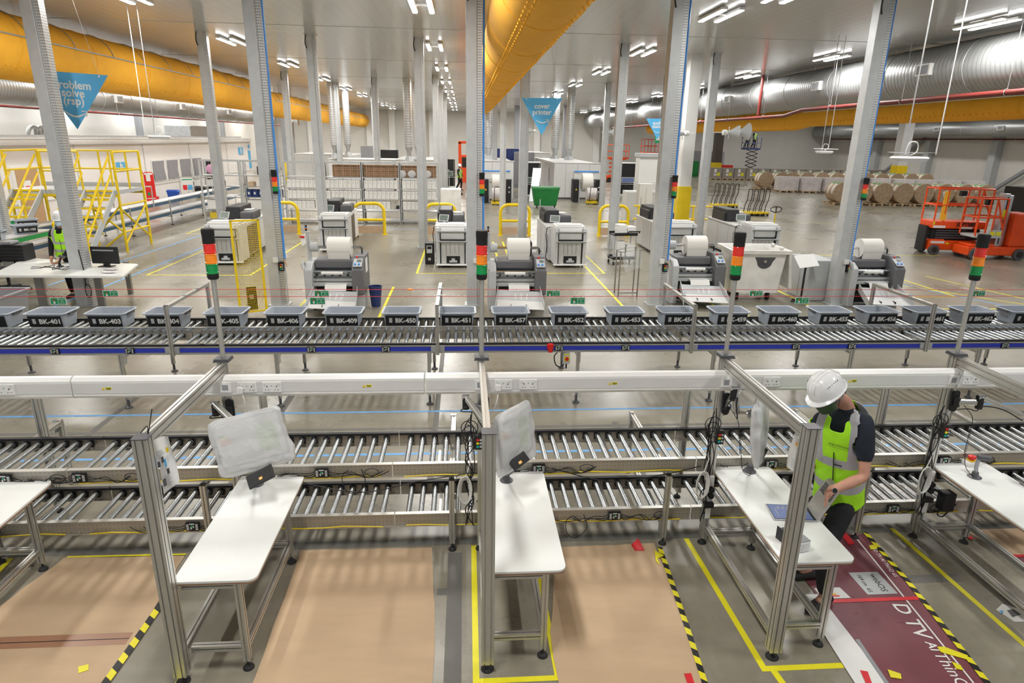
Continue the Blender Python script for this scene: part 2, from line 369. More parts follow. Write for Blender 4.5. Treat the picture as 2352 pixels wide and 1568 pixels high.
# building frame columns: broad bright ones
def bigcol(x, y, w, lb, base=1.9, m1='white', h=CZ, g='broad building columns'):
    t = thing('building_column', lb, 'column', (x, y, 0), 0, g)
    m = MB(); m.box((-w/2, -w/2, base), (w/2, w/2, h)); m.build('shaft', m1, t)
    m = MB(); m.box((-w/2-.03, -w/2-.03, 0), (w/2+.03, w/2+.03, base)); m.build('guard', 'yellow', t)
bigcol(8.1, 24.0, .42, 'broad white building column with yellow base beside the horn speakers', 1.95)
bigcol(atY(2062, 400, 55).x, 55, .85, 'grey sloping light column with yellow base behind the paper reel rows', 1.9, 'offwhite')
for i, (x, y, lb) in enumerate(((-14, 55, 'dark building column with yellow foot right of the office end'), (5.0, 62, 'dark building column with yellow foot behind the cover printer sign'), (9.2, 60, 'dark building column right of the far exhaust pipes'), (27, 70, 'dark building column with yellow foot beside the blue lift'))):
    bigcol(x, y, .8, lb, 1.5, 'brown' if i > 2 else 'midgrey')
for i, x in enumerate((-17.5, -11, -8.5, -4, 2, 8, 15, 22.5, 29)):
    m = MB(); m.box((x, 77.4, 0), (x+.7, 78, CZ)); struct('trim_%d' % (10+i), m, 'white')
for i, y in enumerate((36, 44, 52, 60, 68)):
    m = MB(); m.box((43.4, y, 0), (44, y+.7, CZ)); struct('trim_%d' % (20+i), m, 'lightgrey')
    if i in (1, 3):
        m = MB(); m.ext((43.6, y+.5, 4.6), (43.6, y+7.5, .2), [(-.12, -.12), (.12, -.12), (.12, .12), (-.12, .12)]); struct('trim_%d' % (30+i), m, 'midgrey')
for i, y in enumerate((30, 45, 60)):
    m = MB(); m.box((-21, y, 3.2), (-20.7, y+.4, CZ)); struct('trim_%d' % (40+i), m, 'midgrey')
m = MB()
for y in range(20, 78, 8): m.box((-34, y, CZ-.006), (56, y+.03, CZ))
struct('trim_50', m, 'lightgrey')
# ---------------------------------------------------------------- steel mast columns (slotted strut on the right-hand side)
def mast(name, h, w=.24, blue=False):
    t = thing('mast_column', 'x', 'column')
    m = MB(); m.box((-w*.62, -w/2, 0), (w*.22, w/2, h)); m.build('box_section', 'galvpost', t, bev=.008)
    m = MB(); m.box((w*.22, -w*.36, .0), (w*.62, w*.36, h-.0)); m.build('slotted_strut', 'perf', t)
    m = MB(); m.box((-w*.8, -w*.7, 0), (w*.8, w*.7, .02)); m.box((-w*.7, -w*.6, h-.02), (w*.75, w*.6, h)); m.build('end_plate', 'galvpost', t)
    if blue:
        m = MB(); m.tube([(w*.74, -w*.2, h-.05), (w*.74, -w*.2, 1.0)], .022); m.build('air_pipe', 'airblue', t, True)
        m = MB(); m.tube([(w*.7, -w*.2, 1.0), (w*.7, -w*.22, .9)], .03); m.tube([(w*.75, -w*.25, .95), (w*.9, -w*.3, .85)], .012); m.build('valve', 'kraft', t, True)
        m = MB(); m.tube(wob([(w*.7, -w*.22, .9), (w*.85, -w*.4, .6), (w*.7, -w*.5, .3), (w*.75, -w*.4, .12)], 6), .012, 6); m.build('air_hose', 'white', t, True)
    m = MB(); m.tube(wob([(-w*.5, -w*.55, h-.02), (-w*.6, -w*.6, h-.25), (-w*.45, -w*.55, h-.4)], 5), .015, 6); m.build('top_cable', 'black', t, True)
    return t
MX = [-8.0, -4.0, .2, 4.28, 8.5]
first = mast('m', CZ, .26, True)
lbs = ['nearest-row steel mast standing behind the left desk', 'nearest-row steel mast beside the yellow mesh guard', 'nearest-row steel mast in the middle under the orange duct', 'nearest-row steel mast in front of the lidless white cart', 'nearest-row steel mast at the right by the last laminator']
for i, x in enumerate(MX):
    o = first if i == 0 else dup(first, (x, 13.9, 0))
    if i == 0: noblue = o
    o.location = (x, 13.9, 0); TM[o.name] = Matrix.Translation((x, 13.9, 0)); o['label'] = lbs[i]; o['group'] = 'steel masts'; MX[i] = (x, o)
s2 = mast('m', CZ, .24)
r2 = [(-12.0, 17.8, 'far left steel mast behind the yellow platform'), (-7.8, 21.7, 'second-row steel mast by the leftmost cut-sheet printer'), (-4.62, 21.7, 'second-row steel mast by the second cut-sheet printer'), (-1.38, 21.7, 'second-row steel mast beside the third cut-sheet printer'),
      (1.97, 22.2, 'second-row steel mast between the orange duct and cover sign'), (5.02, 21.7, 'second-row steel mast at the yellow hoop barrier right of centre'), (8.55, 23.2, 'second-row steel mast right of the white building column')]
for i, (x, y, lb) in enumerate(r2):
    o = s2 if i == 0 else dup(s2, (x, y, 0)); o.location = (x, y, 0); o['label'] = lb; o['group'] = 'steel masts'
pos = [(-8.6, 34, 'far mast left of the tall grey printing line'), (-7.3, 40, 'far mast behind the first shelving bays'), (-6.0, 46, 'far mast at the brown carton shelves'), (-4.6, 36, 'far mast right of the thin exhaust pipes'), (-3.6, 44, 'far mast left of the twin exhaust pipes'), (-1.4, 34, 'far mast right of the twin exhaust pipes'),
       (-1.4, 41, 'far mast close behind the right-hand twin pipe'), (-1.35, 48, 'far mast before the red distant lift'), (1.9, 33, 'far mast right of the elbowed exhaust pipe'), (1.9, 42, 'far mast beside the dark cabinet'), (7.6, 36, 'far mast with blue pipe left of the computer rack'), (10.6, 33, 'far mast behind the white cabinet')]
for x, y, lb in pos:
    o = dup(s2, (x, y, 0), 0, lb, 'steel masts')
# things fixed to the masts: stack lights, push-button boxes
def stacklight(pole=None, s=1.0):
    """red, amber and green tower lamp; origin at its foot"""
    t = thing('stack_light', 'x', 'signal light'); z = 0
    if pole:
        m = MB(); m.cyl((0, 0, .012), (0, 0, pole), .019, 14); m.build('pole', 'alu', t, True)
        m = MB(); m.box((-.055, -.055, 0), (.055, .055, .012)); m.build('base_plate', 'darkgrey', t); z = pole
    r = .037*s
    m = MB(); m.lathe([(r*.8, z), (r*.95, z+.01*s), (r*.95, z+.035*s), (r*.8, z+.036*s)]); m.build('socket_base', 'black', t, True)
    zz = z+.036*s
    for nm, c in (('green_lens', 'lensgreen'), ('amber_lens', 'lensamber'), ('red_lens', 'lensred')):
        m = MB(); m.lathe([(r*.97, zz), (r*1.03, zz+.004*s), (r*1.03, zz+.009*s), (r*.96, zz+.011*s), (r*.96, zz+.056*s), (r*1.03, zz+.058*s), (r*.97, zz+.063*s)]); m.build(nm, c, t, True); zz += .063*s
    m = MB(); m.lathe([(r, zz), (r, zz+.05*s), (r*1.04, zz+.053*s), (r*1.04, zz+.088*s), (r*.9, zz+.093*s)]); m.build('sounder', 'black', t, True)
    return t
PX = [-3.93+2.035*i for i in range(6)]
fst = stacklight(.64, 1.2)
plb = ['stack light on the pole at far left bench', 'stack light on a pole above the bench with the first bagged monitor', 'stack light on a pole in the middle of the white trunking', 'stack light on a pole above the bench with the open laptop', 'stack light on a pole at the rightmost bench']
for i, k in enumerate((1, 2, 3, 4)):
    o = fst if i == 0 else dup(fst, (0, 0, 0)); o.location = (PX[k]-.01, 4.95, 1.813); tag(o, plb[i+1], 'signal light', 'pole-mounted stack lights')
def buttons(s=1):
    t = thing('push_button_box', 'x', 'control box')
    m = MB(); m.prism([(-.03*s, 0), (.03*s, 0), (.036*s, .01*s), (.036*s, .125*s), (.02*s, .13*s), (-.02*s, .13*s), (-.036*s, .125*s), (-.036*s, .01*s)], 0, .035*s, frame((0, 0, 0), (1, 0, 0), (0, 0, 1)))
    m.build('housing', 'black', t, bev=.004)
    for k, c in enumerate(('teal', 'tapeyellow', 'red')):
        z = (.022+.03*k)*s
        m = MB(); m.box((-.018*s, -.041*s, z), (.004*s, -.034*s, z+.018*s)); m.build('colour_key', c, t)
        m = MB(); m.cyl((.018*s, -.034*s, z+.009*s), (.018*s, -.040*s, z+.009*s), .009*s, 12); m.build('round_key', 'lightgrey', t)
    return t
bb = buttons(1.0)
tag(bb, 'black push-button box on the rear post of the bench with the laptop', 'control box', 'push-button boxes'); bb.location = (PX[3]-.005, 4.902, 1.03)
o = dup(bb, (PX[4]+.0, 4.902, 1.05), 0, 'black push-button box on the rear post of the rightmost bench'); o = dup(bb, (PX[2]-.035, 4.902, 1.02), 0, 'black push-button box behind the middle front post')
ms = stacklight(None, 1.5)
for i, (x, lb) in enumerate(((-4.0, 'stack light fixed high on the mast by the mesh guard'), (.2, 'stack light fixed high on the middle mast'), (4.28, 'stack light fixed high on the mast before the white cart'), (8.5, 'stack light fixed high on the right-hand mast'))):
    o = ms if i == 0 else dup(ms, (0, 0, 0)); o.location = (x+.16, 13.72, 2.36); tag(o, lb, 'signal light', 'mast stack lights')
mb_ = buttons(1.5)
for i, (x, lb) in enumerate(((-4.0, 'black button box low on the mast by the mesh guard'), (4.28, 'black button box low on the mast before the white cart'), (8.5, 'black button box low on the right-hand mast'))):
    o = mb_ if i == 0 else dup(mb_, (0, 0, 0)); o.location = (x+.13, 13.80, .76); tag(o, lb, 'control box', 'push-button boxes')
for i, (x, lb) in enumerate(((-4.0, 'small white junction box on the mast by the mesh guard'), (.2, 'small white junction box on the middle mast'), (4.28, 'small white junction box on the mast before the white cart'), (8.5, 'small white junction box on the right-hand mast'))):
    m = MB(); m.box((-.05, -.03, -.05), (.05, .03, .05)); o = m.build('junction_box', 'white', bev=.006); o.location = (x+.03, 13.735, 1.0); tag(o, lb, 'junction box', 'mast junction boxes')
# ---------------------------------------------------------------- ceiling lights
lf = thing('ceiling_light', 'x', 'ceiling light')
for s in (-1, 1):
    m = MB(); m.box((s*.2-.07, -.8, .02), (s*.2+.07, .8, .08)); m.build('housing', 'white', lf, bev=.01)
    m = MB(); m.box((s*.2-.05, -.77, -.0), (s*.2+.05, .77, .02)); m.build('diffuser', 'tube', lf)
m = MB(); m.box((-.2, -.05, .03), (.2, .05, .06)); m.build('bracket', 'offwhite', lf)
rows = {-19.2: 'added row above the office roof, brightening the left wall', -14.2: 'far left row', -7.4: 'left row', -.95: 'centre row', 6.0: 'right row', 12.6: 'row by the big metal duct', 21.5: 'row beyond the big metal duct', 31: 'row over the paper reels', 38.5: 'added row brightening the right-hand wall'}  # outermost row on each side is added to brighten the side walls
for c in list(noblue.children):
    if c.name.startswith(('air_', 'valve')): bpy.data.objects.remove(c)
first = True; ords = ['first', 'second', 'third', 'fourth', 'fifth', 'sixth', 'seventh', 'eighth', 'ninth']
for x, rn in rows.items():
    for k in range(-2, 9):
        y = 16.3+6.9*k
        if k >= 0 or x in (-7.4, 6.0, -.95) or (k == -1 and x == 12.6):
            vis = k >= 0 and not (x in (-14.2, -19.2, 21.5, 31, 38.5) and k > 5)
            if vis:
                o = lf if first else dup(lf, (0, 0, 0)); first = False
                o.location = (x, y, CZ-.1); tag(o, 'twin-tube ceiling light, %s one from the camera in the %s' % (ords[k], rn), 'ceiling light', 'twin-tube ceiling lights')
            ld = bpy.data.lights.new('lamp', 'AREA'); ld.shape = 'RECTANGLE'; ld.size = .45; ld.size_y = 1.5; ld.energy = (185 if k < 6 else 210)*(.62 if x > 20 else 1); ld.color = (1, .985, .95)
            lo = bpy.data.objects.new('lamp', ld); COL.objects.link(lo); lo.location = (x, y, CZ-.12)
o = dup(lf, (6.5, 13.9, CZ-.1), 0, 'twin-tube ceiling light close to the camera above the right masts', 'twin-tube ceiling lights')
# ---------------------------------------------------------------- ducts
def duct(name, label, x, z, r, y0, y1, mt, ring=None, ringm='zinc', nip=None, z2=None, step=None, rail=None, cat='duct'):
    t = thing(name, label, cat, (x, y0, z)); L = y1-y0; n = 36
    m = MB()
    if step is None: ys = [(0, 0, r), (L, 0, r)]
    else: ys = [(0, 0, r), (step[0], 0, r), (step[0]+.1, 0, r*1.0), (step[0]+1.6, step[1], step[2]), (L, step[1], step[2])]
    rings = []
    for yy, dz, rr_ in ys: rings.append([(rr_*math.cos(2*PI*j/n), yy, dz+rr_*math.sin(2*PI*j/n)) for j in range(n)])
    m.loft(rings); m.build('duct_shell', mt, t, True)
    if ring:
        m = MB(); yy = ring*.6
        while yy < L:
            dz, q = (0, r) if step is None or yy < step[0] else (step[1], step[2])
            if step is None or not (step[0]-.2 < yy < step[0]+1.8):
                m = MB(); m.tube([(q*1.004*math.cos(2*PI*j/n), yy, dz+q*1.004*math.sin(2*PI*j/n)) for j in range(n)], .013 if ringm == 'zinc' else .008, 6, True); m.build('seam_ring', ringm, t, True)
            yy += ring
    if nip:   # little nozzles along the underside
        m = MB(); yy = .3
        while yy < min(L, 34):
            for a in nip:
                c = V((r*math.cos(R(a)), yy+(.1 if (int(a) % 2) else 0), r*math.sin(R(a)))); d = V((math.cos(R(a)), 0, math.sin(R(a))))
                m.cyl(c, c+d*.03, .018, 6, .010)
            yy += .28
        m.build('nozzles', 'orange', t, kind='stuff')
    if rail:
        m = MB()
        for a in rail:
            for (ya, yb, dz, q) in ([(0, L, 0, r)] if step is None else [(0, step[0], 0, r), (step[0]+1.6, L, step[1], step[2])]):
                p = lambda yy: V((q*1.03*math.cos(R(a)), yy, dz+q*1.03*math.sin(R(a))))
                m.tube([p(ya), p(yb)], .02, 6)
                yy = ya+.9
                while yy < yb:
                    m.tube([(q*1.02*math.cos(R(b)), yy, dz+q*1.02*math.sin(R(b))) for b in (range(int(a), 96, 8) if a < 90 else range(int(a), 84, -8))], .012, 5); yy += 2.0
        m.build('hanging_rail', 'zinc', t, True)
    for k in range(int(L/5)):
        for e in (-.4, .4): m = MB(); m.cyl((e*r, 2.5+5*k, r*.9 if step is None or 2.5+5*k < step[0] else r*.6), (e*r, 2.5+5*k, CZ-z), .008, 5); m.build('hanger_rod', 'zinc', t)
    return t
duct('fabric_duct', 'orange fabric air duct running overhead in the middle', 1.11, 5.58, .66, 2.0, 53, 'orange', 2.9, 'orange', (-60, -66, -117, -123))
duct('fabric_duct', 'thick orange fabric air duct along the left side', -11.3, 5.48, .78, 9, 77, 'orange', 3.3, 'orange', (-40, -46), step=(29, -.25, .70), rail=(12,))
duct('fabric_duct', 'orange fabric air duct behind the big metal duct', 17.4, 4.86, .50, 12, 62, 'orange', 3.0, 'orange', (-140, -146), step=(21, -.12, .55), rail=(160,))
bd = duct('metal_duct', 'huge spiral metal duct hanging along the right side', 14.1, 5.62, .73, 9, 76, 'ductgalv', 3.4, 'zinc')
ld_ = duct('metal_duct', 'spiral metal duct on the left above the office roof', -16.3, 4.95, .55, 18, 58, 'ductgalv', 2.4, 'zinc')
rd_ = duct('metal_duct', 'distant metal duct along the right-hand wall', 41.5, 4.95, .62, 24, 77, 'ductgalv', 3.4, 'zinc')
for t, xx, r_, ys, sg in ((bd, 0, .73, (10.3, 16.3, 25, 34), -1), (ld_, 0, .55, (14.5, 21.5, 29), 1), (rd_, 0, .62, (25, 32, 44), -1)):
    for y in ys:
        m = MB(); m.box((sg*(r_-.06), y-.3, -.16), (sg*(r_+.1), y+.3, .16)); m.build('air_grille', 'white', t, bev=.01)
        m = MB()
        for k in range(9): m.box((sg*(r_+.1), y-.24+k*.055, -.12), (sg*(r_+.115), y-.21+k*.055, .12))
        m.build('grille_vanes', 'midgrey', t)
# red sprinkler pipes
def pipe(name, label, pts, r, mt='pipered', cat='pipe', n=10):
    t = thing(name, label, cat, (0, 0, 0)); m = MB(); m.tube(pts, r, n); m.build('pipe_run', mt, t, True)
    for i in range(len(pts)-1):
        a, b = V(pts[i]), V(pts[i+1]); L = (b-a).length
        for k in range(int(L/4)):
            p = a+(b-a)*((k+.5)*4/L)
            if abs(b.z-a.z) < .5: m = MB(); m.cyl(p, (p.x, p.y, CZ), .008, 5); m.tube([p+V((r*1.2*math.cos(q*PI/4), 0, r*1.2*math.sin(q*PI/4))) for q in range(8)], .012, 5, True); m.build('pipe_hanger', 'zinc', t)
    return t
pipe('sprinkler_pipe', 'dark red sprinkler pipe below the huge metal duct', [(13.28, 10, 4.80), (13.28, 26, 4.80), (13.28, 27.5, 4.62), (13.28, 60, 4.62)], .07)
pipe('sprinkler_pipe', 'dark red drop pipe from ceiling to the sprinkler line', [(13.28, 30, CZ), (13.28, 30, 4.71)], .07)
pipe('sprinkler_pipe', 'thin red pipe along the far right wall', [(43.2, 24, 4.15), (43.2, 77, 4.15)], .06)
pipe('sprinkler_pipe', 'thin dark red pipe above the office roof', [(-15.6, 18, 4.3), (-15.6, 60, 4.3)], .045)
# exhaust pipes over the presses
for i, (px, y, r_, lb) in enumerate(((766, 40, .21, 'leftmost round exhaust pipe above the printing lines'), (797, 45, .22, 'round exhaust pipe beside the leftmost one'), (938, 36, .22, 'left pipe of the central pair of exhaust pipes'), (958, 39, .22, 'right pipe of the central pair of exhaust pipes'),
                               (1122, 41, .25, 'exhaust pipe above the press at the middle aisle'), (1112, 45, .22, 'exhaust pipe further back over the middle aisle press'), (1276, 44, .26, 'exhaust pipe left above the large grey press'), (1309, 42, .26, 'exhaust pipe right above the large grey press'))):
    x = atY(px, 300, y).x
    t = thing('exhaust_pipe', lb, 'exhaust pipe', (x, y, 0), 0, 'spiral exhaust pipes')
    m = MB(); m.lathe([(r_, 3.0), (r_, CZ)], n=16); m.build('spiral_tube', 'pipegalv', t, True)
    m = MB(); m.lathe([(r_*.55, 2.55), (r_*.55, 2.75), (r_, 3.0)], n=16); m.build('reducer', 'zinc', t, True)
    m = MB(); m.lathe([(r_*1.3, 2.31), (r_*.55, 2.6)], n=4); m.build('hood', 'lightgrey', t)
# ================================================================ near roller conveyors (two decks) and benches
def mesh_of(mb, name, mats, smooth=False):
    o = mb.build(name, mats, None, smooth); me = o.data; bpy.data.objects.remove(o); return me
def roller_mesh(L, r=.024):
    m = MB(); m.cyl((0, -L/2+.035, 0), (0, L/2-.035, 0), r, 16); m.k = 1; m.cyl((0, -L/2, 0), (0, -L/2+.035, 0), r*.72, 10); m.cyl((0, L/2-.035, 0), (0, L/2, 0), r*.72, 10)
    m.cb((0, L/2-.02, -.012), (.055, .028, .05))
    return mesh_of(m, 'roller', ['roller', 'black'], True)
RM5 = roller_mesh(.535); RM6 = roller_mesh(.585); RMF = roller_mesh(.60, .025)
def board_mesh():
    m = MB(); m.box((-.055, -.012, -.038), (.055, .012, .038)); m.k = 1
    for k in range(4): m.box((-.048, -.016, -.026+k*.015), (-.028, -.012, -.018+k*.015)); m.box((.028, -.016, -.026+k*.015), (.048, -.012, -.018+k*.015))
    m.box((-.02, -.016, .026), (.02, -.012, .034)); m.box((-.016, -.015, -.02), (-.004, -.012, .0)); m.box((.004, -.015, -.006), (.014, -.012, .01)); m.k = 2; m.box((-.01, -.014, .004), (.006, -.012, .018))
    return mesh_of(m, 'motor_board', ['black', 'offwhite', 'signgreen'])
BM = board_mesh()
def conveyor(label, x0, x1, Y0, Y1, z, front='holes', rear='black', rm=None, group=None, boards=(), cable=True, pitch=.111, seed=1, cat='conveyor'):
    rm = rm or RM6; rnd = random.Random(seed)
    t = thing('roller_conveyor', label, cat, (x0, Y0, 0), 0, group); L = x1-x0; W = Y1-Y0
    m = MB()   # front rail: C channel
    if front == 'holes':
        m.box((.004, .003, z-.105), (L-.004, .007, z)); m.k = 1; m.box((.004, -.002, z), (L-.004, .04, z+.006)); m.box((.004, -.012, z-.115), (L-.004, .03, z-.105))
        m.build('front_rail', ['railholes', 'alu'], t)
    else:
        m.box((.004, 0, z-.115), (L-.004, .03, z)); m.build('front_rail', 'midgrey', t)
        m = MB(); m.box((.03, -.006, z-.085), (L-.03, 0, z-.03)); m.build('colour_stripe', 'bluerail', t)
        m = MB(); m.box((.004, -.008, z), (L-.004, .035, z+.022)); m.build('top_strip', 'black', t)
        m = MB(); m.box((.004, -.010, z-.022), (L-.004, -.001, z-.004)); m.box((.004, -.010, z-.115), (L-.004, -.001, z-.098)); m.build('trim_strip', 'alu', t)
    m = MB(); m.box((.004, W-.007, z-.105), (L-.004, W-.003, z)); m.k = 1; m.box((.004, W-.03, z-.11), (L-.004, W, z-.105)); m.build('rear_rail', ['railholes', 'alu'], t)
    if rear:
        m = MB(); m.box((.004, W-.03, z), (L-.004, W+.01, z+.022)); m.build('guard_strip', 'black' if rear == 'black' else 'alu', t)
    n = int((L-.06)/pitch); off = (L-(n-1)*pitch)/2
    for i in range(n): share('roller', rm, t, (off+i*pitch, W/2, z-.028))
    m = MB()
    for i in range(2, n, 7): m.box((off+(i+.5)*pitch-.012, .03, z-.1), (off+(i+.5)*pitch+.012, W-.01, z-.07))
    m.build('cross_member', 'alu', t)
    for bx in boards: share('motor_board', BM, t, (bx-x0, -.014, z-.055))
    if cable:
        m = MB(); pts = [(.1+i*(L-.2)/14, -.018, z-.098+.008*math.sin(i*1.7+seed)) for i in range(15)]; m.tube(pts, .006, 6); m.build('yellow_cable', 'yellowcable', t, True)
        m = MB()
        for bx in boards:
            b = bx-x0
            for s in (-1, 1):
                for k in range(3):
                    e = .25+.25*rnd.random()
                    m.tube(wob([(b+s*.05, -.018, z-.03-.015*k), (b+s*.1, -.03, z-.05-.02*k), (b+s*(.1+e*.4), -.03, z-.04-.05*rnd.random()), (b+s*(.1+e*.7), -.026, z-.10), (b+s*(.1+e), -.016, z-.04-.04*rnd.random())], 5), .0035, 5)
            cx = b+.42; m.tube([(cx+.06*math.cos(a/12*2*PI), -.02, z-.055+.035*math.sin(a/12*2*PI)) for a in range(12)], .0035, 5, True)
        if boards: m.build('black_wires', 'black', t, True)
    return t
ends = [-5.97, -3.3, -.63, 2.04, 4.71, 7.38]
nm = ['far left', 'left', 'middle', 'right', 'far right']
ub = [(-3.9,), (-2.75, -.98+.0), (.42+.33,), (3.1, 4.25-.3), (5.2,)]
ub = [tuple(atY(x, 1085, 5.0).x for x in (10,)), tuple(atY(x, 1085, 5.0).x for x in (183, 740)), tuple(atY(x, 1075, 5.0).x for x in (1237,)), tuple(atY(x, 1060, 5.0).x for x in (1770, 2165)), ()]
lb_ = [(), tuple(atY(x, 1210, 5.0).x for x in (445, 945)), tuple(atY(x, 1190, 5.0).x for x in (1410,)), tuple(atY(x, 1160, 5.0).x for x in (2050,)), ()]
for i in range(5):
    conveyor('upper-deck roller conveyor section behind the benches, %s' % nm[i], ends[i], ends[i+1], 5.0, 5.61, .825, boards=[b for b in ub[i] if ends[i] < b < ends[i+1]], seed=i+3, group='upper-deck roller conveyor')
    conveyor('lower-deck roller conveyor section behind the benches, %s' % nm[i], ends[i], ends[i+1], 5.0, 5.56, .335, rm=RM5, boards=[b for b in lb_[i] if ends[i] < b < ends[i+1]], seed=i+30, group='lower-deck roller conveyor')
def foot(m, x, y, r=.036, h=.075):
    m.lathe([(r, 0), (r, .006), (r*.75, .02), (.014, .026), (.008, .028), (.008, h)], (x, y, 0), 16)
fr = thing('conveyor_stand', 'x', 'conveyor stand')
for y, h in ((0, .70), (1.33, .72)):
    m = MB(); m.ext((0, y, .07), (0, y, h), P45); m.build('upright', 'alu', fr)
    m = MB(); foot(m, 0, y); m.build('levelling_foot', 'rubber', fr, True)
m = MB(); m.ext((0, .0225, .69), (0, 1.3075, .69), P45); m.ext((0, .0225, .19), (0, 1.3075, .19), P45); m.build('crossbar', 'alu', fr)
m = MB(); m.box((-.023, -.023, .70), (.023, .023, .706)); m.build('end_cap', 'black', fr)
m = MB(); m.box((.024, .0, .10), (.03, .06, .26)); m.box((-.03, .0, .10), (-.024, .06, .26)); m.box((-.03, 1.27, .6), (-.024, 1.33, .74)); m.build('corner_plate', 'zinc', fr)
for i, (x, l) in enumerate(((-.125, 'aluminium stand between the first and middle bench'), (1.785, 'aluminium stand left of the laptop bench'), (-2.2, 'aluminium stand behind the first bagged monitor'), (-4.1, 'aluminium stand at the far left under the roller decks'), (3.62, 'aluminium stand behind the man in the vest'), (5.4, 'aluminium stand at the far right under the roller decks'))):
    o = fr if i == 0 else dup(fr, (0, 0, 0)); o.location = (x, 4.95, 0); tag(o, l, 'conveyor stand', 'stands under the roller decks')
pst = thing('support_post', 'x', 'post')
m = MB(); m.ext((0, 0, .07), (0, 0, 1.25), P4590, (0, 1, 0)); m.build('upright', 'alu', pst)
m = MB(); foot(m, 0, 0); m.build('levelling_foot', 'rubber', pst, True)
for i, l in enumerate(('at the far left', 'behind the first bagged monitor', 'behind the middle bench', 'behind the laptop bench', 'behind the rightmost bench')):
    o = pst if i == 0 else dup(pst, (0, 0, 0)); o.location = (PX[i]+(0 if i else .02), 5.74, 0); tag(o, 'aluminium support post standing behind the roller decks %s' % l, 'post', 'posts behind the roller decks')
# ---------------------------------------------------------------- benches
def bench():
    t = thing('packing_bench', 'x', 'workbench')
    a = MB(); a.ext((0, 0, .07), (0, 0, 1.8), P90); p = a.build('front_post', 'alu', t)
    m = MB(); m.box((-.046, -.046, 1.8), (.046, .046, 1.806)); m.build('end_cap', 'darkgrey', p)
    m = MB(); foot(m, 0, 0, .046); m.build('levelling_foot', 'rubber', p, True)
    a = MB(); a.ext((-.02, 1.375, .07), (-.02, 1.375, 1.8), P4590, (0, 1, 0)); p = a.build('rear_post', 'alu', t)
    m = MB(); m.box((-.07, 1.315, 1.8), (.05, 1.43, 1.812)); m.build('end_cap', 'darkgrey', p)
    m = MB(); foot(m, -.02, 1.375, .04); m.build('levelling_foot', 'rubber', p, True)
    m = MB(); m.ext((-.01, .043, 1.753), (-.01, 1.329, 1.753), P4590); m.build('top_beam', 'alu', t)
    m = MB(); pl = rrect(.004, .048, .53, 1.418, .06, 6, (0, 1, 1, 0)); m.prism(pl, .735, .75); tb = m.build('tabletop', 'laminate', t)
    m = MB(); m.prism([(x*.998+.0005, y*.9995) for x, y in pl], .722, .735); m.build('table_edge', 'plyedge', t)
    for y in (.10, 1.26):
        m = MB(); m.ext((.395, y, .07), (.395, y, .722), P45); p = m.build('leg', 'alu', t)
        m = MB(); foot(m, .395, y, .038); m.build('levelling_foot', 'rubber', p, True)
    for a, b in (((.043, .10, .185), (.372, .10, .185)), ((.005, 1.26, .185), (.372, 1.26, .185)), ((.395, .1225, .185), (.395, 1.2375, .185)), ((-.01, .043, .185), (-.01, 1.33, .185)), ((.395, .1225, .69), (.395, 1.2375, .69)), ((.043, .10, .69), (.372, .10, .69))):
        m = MB(); m.ext(a, b, P45); m.build('stretcher', 'alu', t)
    return t
bn = bench()
bl = ['aluminium packing bench cut by the left edge of the picture', 'aluminium packing bench under the first bagged monitor', 'aluminium packing bench in the middle between two cardboard mats', 'aluminium packing bench with an open laptop on it', 'aluminium packing bench at the right with a red stop button on it']
for i in range(5):
    o = bn if i == 0 else dup(bn, (0, 0, 0)); o.location = (PX[i], 3.575, 0); tag(o, bl[i], 'workbench', 'packing benches')
# ---------------------------------------------------------------- white dado trunking
TE = [-6.2, -3.02, -.325, 2.3, 4.17, 7.2]
tl = ['far left', 'left', 'middle', 'right', 'far right']
sock_px = [568, 625, 1156, 1213, 1770, 2225, 10]; box_px = [517, 1103, 1668, 2188]; sign_px = [241, 841, 1406, 1955]
TY = 4.835
def sock(t, x, z, plug):
    m = MB(); m.box((x-.073, TY-.011, z-.043), (x+.073, TY, z+.043)); s = m.build('double_socket', 'white', t, bev=.003)
    m = MB()
    for dx in (-.058, .045): m.box((x+dx, TY-.015, z+.018), (x+dx+.012, TY-.011, z+.034))
    m.build('switch', 'offwhite', s)
    m = MB()
    for c in (-.036, .036):
        m.box((x+c-.003, TY-.0125, z+.0), (x+c+.003, TY-.011, z+.012))
        for e in (-1, 1): m.box((x+c+e*.012-.004, TY-.0125, z-.024), (x+c+e*.012+.004, TY-.011, z-.02))
    m.build('socket_holes', 'black', s)
    m = MB(); m.cyl((x, TY-.0125, z+.012), (x, TY-.011, z+.012), .004, 8); m.build('indicator', 'signgreen', s)
